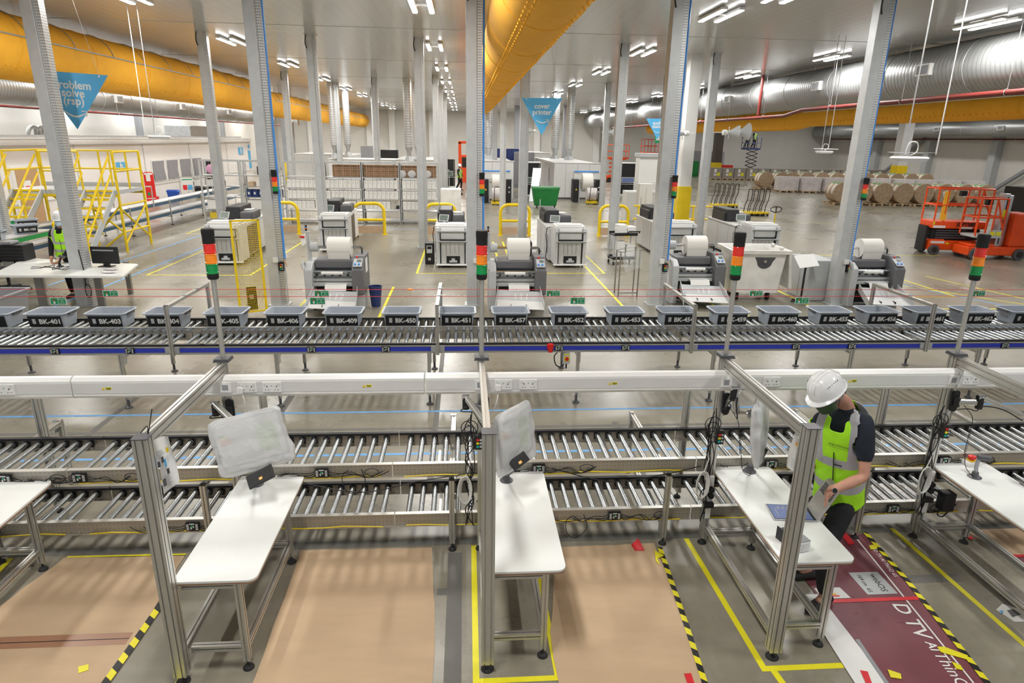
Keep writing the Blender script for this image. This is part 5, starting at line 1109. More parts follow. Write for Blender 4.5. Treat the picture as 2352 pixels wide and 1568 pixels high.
for x in (-.36, .36):
    for y in (-.25, .25): m.cyl((x-.025, y, .09), (x+.025, y, .09), .09, 16); m.box((x-.04, y-.03, .09), (x+.04, y+.03, .2))
m.build('wheels', 'rubber', t)
m = MB(); m.loft([[(.70, -.35, 1.14), (.76, -.35, 1.14), (.76, .45, 1.14), (.70, .45, 1.14)], [(.80, -.35, .28), (.88, -.35, .28), (.88, .45, .28), (.80, .45, .28)]]); m.build('hanging_lid', 'whitecart', t, bev=.02)
m = MB()
for y in (-.2, .3): m.cyl((.62, y, 1.2), (.62, y+.16, 1.2), .035, 12)
m.cyl((.62, .46, 1.2), (.66, .5, 1.2), .03); m.build('hinge', 'white', t, True)
# paper trolley
t = thing('paper_trolley', 'small black-framed trolley stacked with white paper', 'trolley', (4.35, 18.55, 0), .12)
for z in (.16, .86): B(t, 'shelf', 'black', (0, 0, z, .72, .5, z+.04), (0, 0, z+.04, .72, .02, z+.09), (0, .48, z+.04, .72, .5, z+.09), bev=.01)
for x in (.03, .69):
    for y in (.03, .47):
        T(t, 'post', 'zinc', ([(x, y, .1), (x, y, .9)], .017)); m = MB(); m.cyl((x-.014, y, .05), (x+.014, y, .05), .05, 14); m.build('castor', 'black', t)
T(t, 'handle', 'black', ([(.4, -.02, .95), (.4, -.1, 1.0), (.74, -.1, 1.0), (.74, -.02, .95)], .02))
for i, (x, z, n) in enumerate(((.12, .20, 9), (.42, .20, 7), (.15, .90, 5), (.42, .90, 4))):
    m = MB()
    for k in range(n): d = .01*math.sin(k*2.3); m.box((x-.0+d, .06, z+k*.055), (x+.25+d, .42, z+k*.055+.05))
    tag(m.build('paper_stack', 'paper'), 'stack of white paper on the trolley, %s' % ('left stack on the lower shelf', 'right stack on the lower shelf', 'left stack on the upper shelf', 'right stack on the upper shelf')[i], 'paper', 'paper stacks on the trolley'); bpy.data.objects[-1] if 0 else None
for o in [q for q in COL.objects if q.name.startswith('paper_stack')]: o.location = (4.35, 18.55, 0); o.rotation_euler.z = .12
# ---------------------------------------------------------------- yellow mesh guard
t = thing('mesh_guard', 'yellow wire mesh guard panel beside the mast', 'guard panel', (-4.54, 12.92, 0), .42)
m = MB(); m.box((-.005, -.02, .03), (.04, .02, 1.92)); m.box((.495, -.02, .03), (.54, .02, 1.92)); m.box((0, -.02, 1.885), (.535, .02, 1.92)); m.box((0, -.02, .06), (.535, .02, .09)); m.box((-.03, -.06, 0), (.07, .06, .03)); m.box((.47, -.06, 0), (.57, .06, .03)); m.build('frame', 'yellow', t)
m = MB()
for k in range(16): m.box((.035+k*.029, -.003, .09), (.040+k*.029, .003, 1.885))
for k in range(42): m.box((.035, -.003, .12+k*.042), (.5, .003, .125+k*.042))
m.build('wire_mesh', 'yellow', t)
B(t, 'black_notice', 'black', (.17, .02, .10, .36, .035, .58)); B(t, 'notice_hole', 'lightgrey', (.22, .015, .33, .30, .02, .42))
# yellow hoop barriers
hp = thing('hoop_barrier', 'x', 'barrier')
r_ = .06; arc = [(1.1-.3+.3*math.cos(a), 0, .85+.3*math.sin(a)) for a in [k*PI/2/8 for k in range(9)]]
T(hp, 'hoop', 'yellow', ([(0, 0, 0), (0, 0, .85)]+[(.3-.3*math.cos(a), 0, .85+.3*math.sin(a)) for a in [k*PI/2/8 for k in range(9)]]+[(.8, 0, 1.15)]+arc[::-1]+[(1.1, 0, 0)], r_), n=14)
T(hp, 'middle_rail', 'yellow', ([(0, 0, .55), (1.1, 0, .55)], .05), n=12); B(hp, 'kick_plate', 'kraft', (.06, -.02, .05, 1.04, .02, .32)); B(hp, 'foot_plate', 'yellow', (-.1, -.1, 0, .1, .1, .015), (1.0, -.1, 0, 1.2, .1, .015))
for i, (x, lb) in enumerate(((-7.25, 'yellow hoop barrier right of the leftmost printer'), (-4.1, 'yellow hoop barrier right of the second printer'), (-1.45, 'yellow hoop barrier behind the third printer'), (1.35, 'yellow hoop barrier left of the fourth printer'), (5.15, 'yellow hoop barrier behind the paper trolley'))):
    o = hp if i == 0 else dup(hp, (0, 0, 0)); o.location = (x, 24.6, 0); tag(o, lb, 'barrier', 'yellow hoop barriers')
t = thing('guard_rail', 'thin yellow guard rail around the yellow building column', 'barrier', (6.6, 25.2, 0)); T(t, 'rail', 'yellow', ([(0, 0, 1.1), (3.2, 0, 1.1)], .035), ([(0, 0, .6), (3.2, 0, .6)], .035), ([(2.4, 0, 0), (2.4, 0, 1.1)], .035), ([(3.2, 0, 0), (3.2, 0, 1.1)], .035), ([(.2, 0, 0), (.2, 0, 1.1)], .035))
# floor markings in the machine area
def box_tape(lb, x0, y0, x1, y1, mt='tapeyellow', open_=False):
    tape(lb, [(x0, y1), (x0, y0), (x1, y0), (x1, y1)], .06, mt, .0015, 'yellow machine bay outlines')
box_tape('yellow floor outline around the leftmost printer', -8.2, 17.0, -5.6, 23); box_tape('yellow floor outline around the third printer', -1.3, 17.3, 1.0, 23); box_tape('yellow floor outline around the fourth printer', 1.35, 17.35, 3.85, 23)
box_tape('yellow floor outline around the first laminator', -3.55, 12.7, -1.75, 15.6); box_tape('yellow floor outline around the middle laminator', .34, 12.3, 2.0, 12.9); box_tape('yellow floor outline around the third laminator', 3.5, 12.6, 6.0, 19); box_tape('yellow floor outline around the white wheeled bin', 5.6, 12.7, 7.8, 16.5)
box_tape('yellow floor outline of a small bay by the left conveyor', -10.2, 24.5, -8.9, 30)
for k in range(5): tape('yellow parking line on the open floor at the right, number %d from the machines' % (k+1) if 0 else ['yellow parking bay line nearest the last laminator', 'yellow parking bay line left of the red lifts', 'yellow parking bay line below the red lifts', 'yellow parking bay line at lower right', 'yellow parking bay line before the paper reels'][k], [[(10.2, 17.4), (13.6, 13.2)], [(9.6, 14.6), (12.0, 14.6), (12.0, 17.5)], [(10.6, 13.4), (13.8, 13.4), (13.0, 17)], [(11, 20.5), (16, 20.5)], [(12, 32), (22, 26), (30, 24)]][k], .06)
tape('long blue floor line at the right of the machines', [(7.9, 24), (13.5, 11.5)], .06, 'tapeblue', group='blue floor tapes'); tape('blue walkway line left of the printers, nearer the conveyor', [(-9.9, 15.8), (-9.4, 28)], .07, 'tapeblue', group='blue floor tapes'); tape('blue walkway line left of the printers, nearer the printers', [(-10.5, 13.2), (-8.6, 13.2), (-8.4, 27)], .07, 'tapeblue', group='blue floor tapes')
tape('blue floor line across the aisle behind the printers', [(-6, 26.2), (6, 26.2)], .06, 'tapeblue', group='blue floor tapes')
# ---------------------------------------------------------------- shelving with boxes
def bay(x, y, w, lb, mesh_top=True):
    t = thing('shelving_bay', lb, 'shelving', (x, y, 0), 0, 'grey shelving bays')
    m = MB()
    for xx in (0, w-.06):
        for yy in (0, .6): m.box((xx, yy, 0), (xx+.06, yy+.06, 2.5))
    m.build('uprights', 'galvpost', t); B(t, 'top_beam', 'lightgrey', (0, -.01, 2.44, w, .03, 2.52), bev=.004)
    for z in (.12, .52, 1.02, 1.46, 1.9): B(t, 'shelf', 'zinc', (.06, 0, z-.04, w-.06, .66, z))
    m = MB()
    for z0, z1 in (((1.92, 2.44), (.14, .50)) if mesh_top else ((.14, .5),)):
        for k in range(int(w/.09)): m.box((.06+k*.09, -.012, z0), (.064+k*.09, -.008, z1))
        for k in range(int((z1-z0)/.09)): m.box((.06, -.012, z0+k*.09), (w-.06, -.008, z0+k*.09+.004))
    m.build('wire_mesh', 'zinc', t); return t
sx = [-10.9, -9.25, -7.42, -5.85, -4.28, -2.71]
sl = ['leftmost, holding mixed supplies', 'second from left, holding dark trays', 'third from left with white boxes', 'fourth from left with white boxes and cartons', 'fifth from left with white boxes and cartons', 'rightmost with white boxes and cartons']
for x, s_ in zip(sx, sl): bay(x, 28.2 if x < -8 else 27.9, 1.6 if x > -8 else 1.62, 'grey shelving bay, %s' % s_)
m = MB(); m.box((0, 0, 0), (.165, .28, .32)); m.k = 1; m.box((.03, -.004, .17), (.10, 0, .27)); wbm = mesh_of(m, 'white_box', ['white', 'offwhite'])
m = MB(); m.box((0, 0, 0), (.30, .4, .235)); m.k = 1; m.box((.10, -.004, .0), (.16, 0, .235)); m.box((.2, -.004, .09), (.25, 0, .15)); bbm = mesh_of(m, 'brown_carton', ['brownbox', 'cardtape'])
def mk(name, me, loc, lb, cat, grp, rz=0, sc=None):
    o = bpy.data.objects.new(name, me); COL.objects.link(o); o.location = loc; o.rotation_euler.z = rz
    if sc: o.scale = sc
    return tag(o, lb, cat, grp)
for b in range(2, 6):
    for r_i, z in enumerate((1.02, 1.46)[::-1]):
        for k in range(8):
            mk('product_box', wbm, (sx[b]+.10+k*.176, 27.95, z), 'small white product box on the %s shelf of the %s shelving bay' % (('upper', 'middle')[r_i], ('third', 'fourth', 'fifth', 'rightmost')[b-2]), 'box', 'white boxes, %s shelf of the %s bay' % (('upper', 'middle')[r_i], ('third', 'fourth', 'fifth', 'rightmost')[b-2]))
    for k in range((6, 4, 6, 5)[b-2]):
        mk('product_box', wbm, (sx[b]+.10+k*.176+(.5 if b == 3 else 0), 27.95, .60), 'small white product box on the lower shelf of the %s shelving bay' % ('third', 'fourth', 'fifth', 'rightmost')[b-2], 'box', 'white boxes, lower shelf of the %s bay' % ('third', 'fourth', 'fifth', 'rightmost')[b-2])
for b in range(3, 6):
    for k in range((4, 5, 5)[b-3]):
        for zz in (0, 1): mk('brown_carton', bbm, (sx[b]+.08+(.3 if b == 3 else 0)+k*.302-(.0), 28.09, 1.905+zz*.24), 'brown carton stacked on the top shelf of the %s shelving bay' % ('fourth', 'fifth', 'rightmost')[b-3], 'carton', 'brown cartons on the top shelf of the %s bay' % ('fourth', 'fifth', 'rightmost')[b-3])
for k, (x, lb) in enumerate(((-2.6, 'clear plastic bag of packing on the rightmost shelving bay, left one'), (-2.2, 'clear plastic bag of packing on the rightmost shelving bay, middle one'), (-1.55, 'clear plastic bag of packing on the rightmost shelving bay, right one'))):
    m = MB(); m.ball((0, 0, .15), .17, 12, (1, .33, .9)); o = m.build('plastic_bag', 'bag', smooth=True); o.location = (x, 28.0, 1.90); tag(o, lb, 'bag')
m = MB(); m.ball((0, 0, .2), .22, 12, (1, .6, .9)); o = m.build('plastic_bag', 'pinkbag', smooth=True); o.location = (-10.5, 28.5, 1.92); tag(o, 'pink bag on the top shelf of the leftmost shelving bay', 'bag')
for k in range(6):
    m = MB(); m.box((0, 0, 0), (.2, .4, .30)); m.k = 1; m.box((.05, -.004, .1), (.12, 0, .2)); mk('blue_tray', mesh_of(m, 'tray', ['navybin', 'white']), (-9.1+.24*k, 28.3, 1.02), 'dark blue tray with a white tag in the second shelving bay', 'tray', 'dark blue trays in the second bay')
for k, (x, z, mt_, s_, lb) in enumerate(((-10.7, 1.46, 'offwhite', .3, 'white carton with black print on the upper shelf of the leftmost bay'), (-10.3, 1.46, 'charcoal', .25, 'dark carton on the upper shelf of the leftmost bay'), (-10.75, .52, 'white', .6, 'large white carton low in the leftmost bay'), (-9.1, .52, 'white', .6, 'large white carton low in the second bay, left'), (-8.4, .52, 'white', .6, 'large white carton low in the second bay, right'), (-10.7, .12, 'yellow', .3, 'yellow crate at the bottom of the leftmost bay'), (-8.6, 1.92, 'charcoal', .42, 'black crate on the top shelf of the second bay'), (-9.0, 1.46, 'kraft', .2, 'brown tub on the upper shelf of the second bay'), (-8.5, 1.46, 'lightgrey', .3, 'grey tub on the upper shelf of the second bay'), (-6.0+.2, .60, 'charcoal', .2, 'dark box at the end of a white row in the third bay'), (-2.9, .6, 'charcoal', .16, 'dark box at the end of the white row in the fifth bay'))):
    m = MB(); m.box((0, 0, 0), (s_, .4, min(s_*.8, .38))); o = m.build('stored_box', mt_, bev=.006); o.location = (x, 28.3 if x < -8 else 28.0, z); tag(o, lb, 'box')
# ---------------------------------------------------------------- presses, unwinders, racks
def press(lb, x0, y0, x1, y1, h, n=4):
    t = thing('printing_press', lb, 'printing press', (x0, y0, 0)); W, L = x1-x0, y1-y0
    B(t, 'enclosure', 'offwhite', (0, 0, .08, W, L, h), bev=.05); B(t, 'plinth', 'darkgrey', (.05, .05, 0, W-.05, L-.05, .08)); B(t, 'roof_edge', 'white', (-.03, -.03, h, W+.03, .12, h+.05), (-.03, .12, h, .1, L, h+.05), bev=.01)
    B(t, 'panel_seams', 'midgrey', *[(W*k/n-.01, -.005, .1, W*k/n+.01, 0, h-.05) for k in range(1, n)], *[(-.005, L*k/5-.01, .1, 0, L*k/5+.01, h-.05) for k in range(1, 5)])
    for k in range(1, 5, 2): B(t, 'door_window', 'darkgrey', (-.012, L*k/5+.15, .9, -.004, L*k/5+.3, 1.8))
    B(t, 'vents', 'midgrey', *[(.2+k*.12, .0, h+.05, .26+k*.12, .03, h+.06) for k in range(int(W/.14))]); return t
press('light grey printing press behind the paper unwinder in the middle aisle', 1.0, 39.2, 2.9, 47, 2.25, 3); press('large light grey printing press with seamed panels right of centre', 5.5, 40.6, 8.4, 52, 2.15, 4)
press('low white machine block behind the left shelving', -8.0, 40, -4.2, 44, 2.2, 3); press('pale machine block behind the right shelving bays', -4.0, 39, -1.6, 46, 2.25, 3); press('far white machine behind the computer rack', 3.4, 58, 7.5, 66, 2.4, 3); press('far pale machine at the back left', -12.5, 50, -8.5, 56, 2.2, 3)
def unwinder(lb, x, y, big):
    t = thing('paper_unwinder', lb, 'paper unwinder', (x, y, 0))
    for xx in (0, 1.35): B(t, 'side_cabinet', 'black', (xx, 0, .05, xx+.34, .8, 1.32), bev=.03)
    B(t, 'grey_cheek', 'lightgrey', (.34, .05, .05, .4, .7, 1.3), (1.63, -.02, .05, 1.69, .7, 1.3)); r1 = .42 if big else .33
    m = MB(); m.cyl((.55, .4, 1.15), (1.15, .4, 1.15), r1+.1, 36); m.build('upper_roll', 'paperroll', t, True)
    m = MB(); m.cyl((.3, .4, 1.15), (1.5, .4, 1.15), .05, 12); m.build('shaft', 'chrome', t)
    B(t, 'blue_guard', 'airblue', (.1, .55, 1.72, 1.6, .6, 1.80), bev=.02); B(t, 'pale_hood', 'white', (.1, .6, 1.3, 1.6, .95, 1.78), bev=.03)
    m = MB(); m.prism([(-.06, 0), (.06, 0), (0, .11)], 0, .004, frame((.18, -.002, .72), (1, 0, 0), (0, 0, 1))); m.build('warning_triangle', 'yellow', t)
    B(t, 'label', 'offwhite', (1.47, -.004, .85, 1.55, 0, .93), (1.47, -.004, .6, 1.55, 0, .68)); return t
def rolldolly(lb, x, y, r=.36):
    t = thing('roll_dolly', lb, 'roll dolly', (x, y, 0), 0, 'yellow roll dollies'); B(t, 'base', 'yellow', (0, 0, .06, .62, .55, .2), bev=.02)
    m = MB()
    for a in (.08, .54):
        for b in (.05, .5): m.cyl((a-.02, b, .04), (a+.02, b, .04), .04, 10)
    m.build('wheels', 'rubber', t); T(t, 'handle', 'black', ([(.14, -.02, .15), (.14, -.14, .95), (.18, -.14, 1.0), (.5, -.14, 1.0), (.54, -.14, .95), (.54, -.02, .15)], .018))
    o = MB(); o.cyl((0, 0, 0), (.6, 0, 0), r, 36); q = o.build('paper_roll', 'wrap', smooth=True); q.location = (x+.01, y+.36, .2+r); tag(q, 'wrapped white paper roll on the %s' % lb.split(' with ')[0], 'paper roll', 'paper rolls on dollies'); return t
unwinder('black paper unwinder with a white roll in the middle aisle', 1.02, 37.4, False); rolldolly('yellow roll dolly with black handle before the middle aisle unwinder', 1.50, 36.3); unwinder('black paper unwinder with a very large roll before the grey press', 6.35, 38.3, True); rolldolly('yellow roll dolly with black handle before the large-roll unwinder', 7.0, 37.2)
def rack(lb, x, y, w, h, scr):
    t = thing('computer_rack', lb, 'computer rack', (x, y, 0), 0, 'open computer racks'); B(t, 'cabinet', 'white', (0, 0, 0, .06, .9, h), (w-.06, 0, 0, w, .9, h), (0, 0, h-.06, w, .9, h), (0, 0, 0, w, .9, .12), bev=.01); B(t, 'interior', 'black', (.06, .1, .12, w-.06, .88, h-.06)); B(t, 'shelf', 'lightgrey', (.06, .0, .75, w-.06, .12, .79), (.06, .02, 1.0, w-.06, .1, 1.02))
    B(t, 'rails', 'aludark', (.12, .05, .12, .15, .1, h-.06), (w-.15, .05, .12, w-.12, .1, h-.06)); s = B(t, 'monitor', 'lightgrey', (.16, -.03, .85, w-.2, .05, 1.22), bev=.01); B(s, 'screen', scr, (.2, -.034, .89, w-.24, -.03, 1.18)); return t
rack('open computer rack left of the middle mast with a grey screen', -1.85, 49, 1.2, 2.1, 'screengrey'); rack('open computer rack right of the second-row mast', 3.55, 42.2, 1.35, 2.15, 'screengrey'); rack('open computer rack with a blue screen right of centre', 10.3, 43.6, 1.2, 2.15, 'screenblue')
t = thing('wheeled_bin', 'dark green wheeled bin with lid in the middle aisle', 'bin', (3.62, 34.9, 0)); m = MB(); m.loft([rr4(1.15, .7, .12, .05), rr4(1.42, .95, 1.0, .05)]); m.M = None; o = m.build('tub', 'greenbin', t, True); o.location = (.72, .4, 0); m = MB(); m.loft([rr4(1.5, 1.0, 1.0, .05), rr4(1.46, .96, 1.1, .05)]); o = m.build('lid', 'greenbin', t, True); o.location = (.72, .4, 0)
m = MB(); [m.cyl((x-.03, .1, .1), (x+.03, .1, .1), .1, 12) for x in (.25, 1.2)]; m.build('wheels', 'rubber', t)
t = thing('white_container', 'plain white box cart below the left computer rack', 'cart', (-1.15, 31.6, 0)); B(t, 'box', 'whitecart', (0, 0, .12, .98, .7, 1.2), bev=.04); B(t, 'wheels', 'rubber', (.1, .1, 0, .2, .2, .12), (.8, .1, 0, .9, .2, .12)); B(t, 'latch', 'black', (.98, .2, .9, 1.05, .3, 1.0))
t = thing('storage_cabinet', 'low white double-door cabinet right of the second-row mast', 'cabinet', (7.3, 29.5, 0)); B(t, 'body', 'white', (0, 0, 0, 1.9, .6, 1.35), bev=.02); B(t, 'door', 'offwhite', (.05, -.02, .08, .93, 0, 1.28), bev=.005); B(t, 'door', 'offwhite', (.97, -.02, .08, 1.85, 0, 1.28), bev=.005); B(t, 'door_handle', 'kraft', (.6, -.03, 1.2, .7, -.02, 1.26), (1.2, -.03, 1.2, 1.3, -.02, 1.26))
for k, (px, py, h, w_, lb) in enumerate(((1070, 448, 1.7, .35, 'grey panel leaning beside the computer rack in the aisle'), (1215, 462, 1.9, .5, 'silver panel leaning left of the green bin'), (1400, 458, 1.9, .5, 'silver panel leaning left of the blue-screen rack'))):
    p = at(px, py); m = MB(); m.add([(0, 0, 0), (w_, 0, 0), (w_+.25, .5, h), (.25, .5, h)], [(0, 1, 2, 3)]); o = m.build('leaning_panel', 'zinc'); so = o.modifiers.new('s', 'SOLIDIFY'); so.thickness = .03; o.location = p; tag(o, lb, 'panel')
t = thing('electrical_cabinet', 'tall pale cabinet with bright white roller door behind the yellow column', 'cabinet', (8.8, 33, 0)); B(t, 'body', 'offwhite', (0, 0, 0, 1.5, 1, 1.5), bev=.02); B(t, 'upper_white_panel', 'white', (.0, .1, 1.5, 1.2, .9, 2.9), bev=.03); B(t, 'ledge', 'lightgrey', (-.05, 0, 2.75, 1.3, 1, 2.95), bev=.02)
t = thing('electrical_cabinet', 'narrow beige cabinet left of the yellow column guard', 'cabinet', (7.0, 26.0, 0)); B(t, 'body', 'offwhite', (0, 0, 0, .55, .5, 1.9), bev=.02); B(t, 'door_seam', 'midgrey', (.27, -.005, .1, .28, 0, 1.8)); B(t, 'vents', 'midgrey', *[(.3, -.005, .3+k*.05, .5, 0, .32+k*.05) for k in range(7)])
# yellow flat dollies with black hoop handles
dl = thing('flat_dolly', 'x', 'dolly'); B(dl, 'base', 'yellow', (0, 0, .1, .27, .75, .2), bev=.02); T(dl, 'handle', 'black', (wob([(-.05, .3, .2), (-.02, .3, .5), (.08, .3, .8), (.10, .3, 1.25), (.14, .3, 1.3), (.26, .3, 1.3), (.30, .3, 1.25), (.28, .3, .8), (.18, .3, .5), (.15, .3, .2)], 4), .02)); B(dl, 'wheels', 'rubber', (.02, .05, 0, .07, .15, .1), (.2, .05, 0, .25, .15, .1), (.02, .6, 0, .07, .7, .1), (.2, .6, 0, .25, .7, .1))
for i in range(9):
    p = at(*((1632+11*i, 497+i) if i < 5 else (1690+12*(i-5), 512+i-5))) if 0 else (V((14.0+.29*i, 36.0, 0)) if i < 5 else V((14.2+.30*(i-5), 32.0, 0)))
    o = dl if i == 0 else dup(dl, (0, 0, 0)); o.location = p; tag(o, 'yellow dolly with black hoop handle, %s in the %s row' % (['leftmost', 'second', 'middle', 'fourth', 'rightmost', 'leftmost', 'second', 'third', 'rightmost'][i], 'back' if i < 5 else 'front'), 'dolly', 'yellow dollies with hoop handles')
dlx = None
p = at(1774, 545); t = thing('pallet_truck', 'pallet truck handle standing behind the rightmost printer', 'pallet truck', (p.x, p.y, 0)); T(t, 'handle', 'black', ([(0, 0, .95), (-.2, 0, 1.02), (-.22, 0, 1.12), (-.1, 0, 1.18), (.1, 0, 1.18), (.22, 0, 1.12), (.2, 0, 1.02), (0, 0, .95)], .02), ([(0, 0, .95), (0, 0, 1.16)], .02)); T(t, 'lever', 'yellow', ([(0, .05, .2), (0, 0, .95)], .025)); B(t, 'forks', 'yellow', (-.25, .1, .06, -.1, 1.3, .12), (.1, .1, .06, .25, 1.3, .12), (-.2, 0, .05, .2, .2, .3), bev=.01)
# ---------------------------------------------------------------- paper reels
reel = MB(); rr_ = .6; reel.cyl((0, 0, rr_), (0, 1.0, rr_), rr_, 44); reel_me = mesh_of(reel, 'reel', ['kraft'], True)
def mkreel(x, y, lb, grp, lab=False, z=.15):
    t = thing('paper_reel', lb, 'paper reel', (x, y, z), 0, grp); share('reel_body', reel_me, t, (0, 0, 0))
    if lab is not None:
        m = MB(); m.cyl((0, -.008, rr_), (0, -.001, rr_), rr_*.985, 44); m.build('end_face', 'kraftend', t)
    if lab:
        m = MB(); m.M = frame((.05, -.012, rr_+.05), (1, 0, .3), (-.3, 0, 1)); m.box((-.2, -.16, 0), (.2, .16, .003)); m.build('end_label', 'paper', t)
        m = MB(); m.M = frame((.05, -.016, rr_+.05), (1, 0, .3), (-.3, 0, 1)); [m.box((-.16, .02-.04*k, 0), (.1, .04-.04*k, .002)) for k in range(4)]; m.build('label_print', 'midgrey', t)
    m = MB()
    for yy in (.12, .58):
        a0 = R(200); pts = []
        for (c, w_) in ((0, .22),): 
            vs = []
            for k in range(9): a = R(180-8*k+10); vs += [(1.008*rr_*math.cos(a), yy, rr_+1.008*rr_*math.sin(a)), (1.008*rr_*math.cos(a), yy+w_, rr_+1.008*rr_*math.sin(a))]
            m.add(vs, [(2*k, 2*k+1, 2*k+3, 2*k+2) for k in range(8)])
    m.build('side_label', 'paper', t)
    m = MB()
    for yy in (.12, .58):
        vs = []
        for k in range(5): a = R(126-7*k); vs += [(1.01*rr_*math.cos(a), yy, rr_+1.01*rr_*math.sin(a)), (1.01*rr_*math.cos(a), yy+.2, rr_+1.01*rr_*math.sin(a))]
        m.add(vs, [(2*k, 2*k+1, 2*k+3, 2*k+2) for k in range(4)])
    m.build('green_label', 'signgreen', t); return t
def pallet_mesh(w, d):
    m = MB()
    for k in range(5): m.box((0, k*(d-.1)/4, .11), (w, k*(d-.1)/4+.1, .14))
    for x in (0, w/2-.05, w-.1):
        for y in (0, d/2-.05, d-.1): m.box((x, y, .02), (x+.1, y+.1, .11))
        m.box((x, 0, 0), (x+.1, d, .02))
    return mesh_of(m, 'pallet', ['pallet'])
pm = pallet_mesh(1.1, 1.2)
p0 = at(1925, 470); p1 = at(2330, 492); n = 8
rlb = ['leftmost, its curved side labels in view', 'second from left behind the right mast', 'third from left', 'fourth from left', 'fifth from left', 'sixth from left behind the red lift cage', 'seventh from left behind the grey lift mast', 'rightmost']
for i in range(n):
    f = i/(n-1); p = p0*(1-f)+p1*f; p.x = p0.x+1.235*i+.1; p.y = 38.6-.1*i
    mkreel(p.x, p.y, 'large brown paper reel in the front row, %s' % rlb[i], 'front row of paper reels', i in (1, 5, 6)); mk('pallet', pm, (p.x-.55, p.y-.05, 0), 'wooden pallet under the front-row paper reel, %s' % rlb[i].split(',')[0], 'pallet', 'pallets under the front reels')
q0 = at(1750, 438)
for i in range(14):
    x = q0.x+1.0+1.28*i; y = 51.5+(.8 if i > 1 else 0)
    if i < 12: mkreel(x, y, 'brown paper reel in the back row behind the wrapped pallets, counted %s from the left' % ['first', 'second', 'third', 'fourth', 'fifth', 'sixth', 'seventh', 'eighth', 'ninth', 'tenth', 'eleventh', 'twelfth'][i], 'back row of paper reels', i == 1); mk('pallet', pm, (x-.55, y, 0), 'wooden pallet under the %s back-row paper reel' % ['first', 'second', 'third', 'fourth', 'fifth', 'sixth', 'seventh', 'eighth', 'ninth', 'tenth', 'eleventh', 'twelfth'][i], 'pallet', 'pallets under the back reels')
m = MB(); m.box((0, 0, 0), (1.5, .9, 1.0)); wm = mesh_of(m, 'wrapped', ['wrap'])
for i in range(9):
    x = atY(1790, 430, 48.6).x+1.62*i; y = 48.6-.3*i
    mk('wrapped_load', wm, (x, y, .14), 'plastic-wrapped white pallet load in front of the back reels, counted %s from the left' % ['first', 'second', 'third', 'fourth', 'fifth', 'sixth', 'seventh', 'eighth', 'ninth'][i], 'pallet load', 'wrapped pallet loads'); mk('pallet', pm, (x+.05, y-.1, 0), 'wooden pallet under the %s wrapped load' % ['first', 'second', 'third', 'fourth', 'fifth', 'sixth', 'seventh', 'eighth', 'ninth'][i], 'pallet', 'pallets under wrapped loads')
m = MB(); m.box((0, 0, 0), (1.15, .9, 1.0)); m.k = 1; m.box((.35, -.01, .55), (.6, 0, .9)); m.box((.35, -.01, .25), (.6, 0, .45)); m.k = 2; m.box((.65, -.01, .25), (.95, 0, .55)); gm = mesh_of(m, 'carton', ['greybox', 'paper', 'tapeyellow'])
od = ['first', 'second', 'third', 'fourth', 'fifth', 'sixth', 'seventh', 'eighth', 'ninth', 'tenth', 'eleventh', 'twelfth', 'thirteenth', 'fourteenth', 'fifteenth']
c0 = at(1630, 408)
for i in range(15):
    x = atY(1632, 400, 64.5).x+1.22*i; y = 64.5; mk('pallet_carton', gm, (x, y, .14), 'big grey-brown carton with yellow label in the farthest stock row, %s from the left' % od[i], 'carton', 'large cartons in the far row'); mk('pallet', pm, (x, y-.05, 0), 'wooden pallet under the %s far carton' % od[i], 'pallet', 'pallets under far cartons')
# ---------------------------------------------------------------- red access lifts
def cage(t, x0, y0, x1, y1, z0, z1, r=.028, gate=True):
    T(t, 'guard_rails', 'liftred', *[([(x0, y0, z), (x1, y0, z), (x1, y1, z), (x0, y1, z), (x0, y0, z)], r) for z in (z1, (z0+z1)/2)], *[([(x, y, z0), (x, y, z1)], r) for x, y in ((x0, y0), (x1, y0), (x1, y1), (x0, y1), (x0+.3, y0), (x1-.35, y0), (x1-.35, y1))], ([(x1-.35, y0, z1), (x1, y0, z0+.2)], r))
p = at(2165, 583); t = thing('scissor_lift', 'orange-red scissor lift parked before the paper reels', 'scissor lift', (p.x-.65, p.y-.1, 0), -.12)
B(t, 'chassis', 'liftred', (0, .0, .16, 1.75, .75, .48), (.05, .0, .36, .5, .8, .52), bev=.03); B(t, 'scissor_stack', 'black', (.08, .1, .5, 1.65, .65, .86), bev=.02); B(t, 'scissor_ribs', 'darkgrey', *[(.2+.0*k, .06, .55+.08*k, 1.2, .1, .59+.08*k) for k in range(4)])
B(t, 'platform', 'liftred', (0, 0, .88, 1.8, .78, 1.12), bev=.02); text('JCPT0807', .17, frame((1.12, -.012, 1.02), (1, 0, 0), (0, 0, 1)), 'black', t, bold=.03)
B(t, 'white_decals', 'paper', (.02, -.01, .90, .42, 0, .98), (.9, -.01, .88, 1.3, 0, .95), (.05, -.01, .38, .5, 0, .46), (.85, -.01, .2, 1.2, 0, .27)); B(t, 'yellow_decals', 'yellow', (.0, -.01, 1.0, .06, 0, 1.12), (.55, -.01, .36, .65, 0, .42)); B(t, 'gate_panel', 'orange', (.2, .0, 1.15, .36, .03, 2.1), (.18, -.01, 1.15, .38, .0, 1.35)); cage(t, .02, .02, 1.78, .76, 1.12, 2.18); B(t, 'control_box', 'black', (.75, .05, 1.95, .95, .2, 2.12), bev=.02)
for x, y in ((.18, -.02), (.18, .72), (1.5, -.02), (1.5, .72)): m = MB(); m.cyl((x, y-.06, .17), (x, y+.06, .17), .17, 20); w_ = m.build('wheel', 'darkgrey', t, True); m = MB(); m.cyl((x, y-.065, .17), (x, y-.06, .17), .09, 16); m.build('hub', 'rubber', w_)
B(t, 'entry_ladder', 'black', (-.12, .1, .1, -.06, .6, .95))
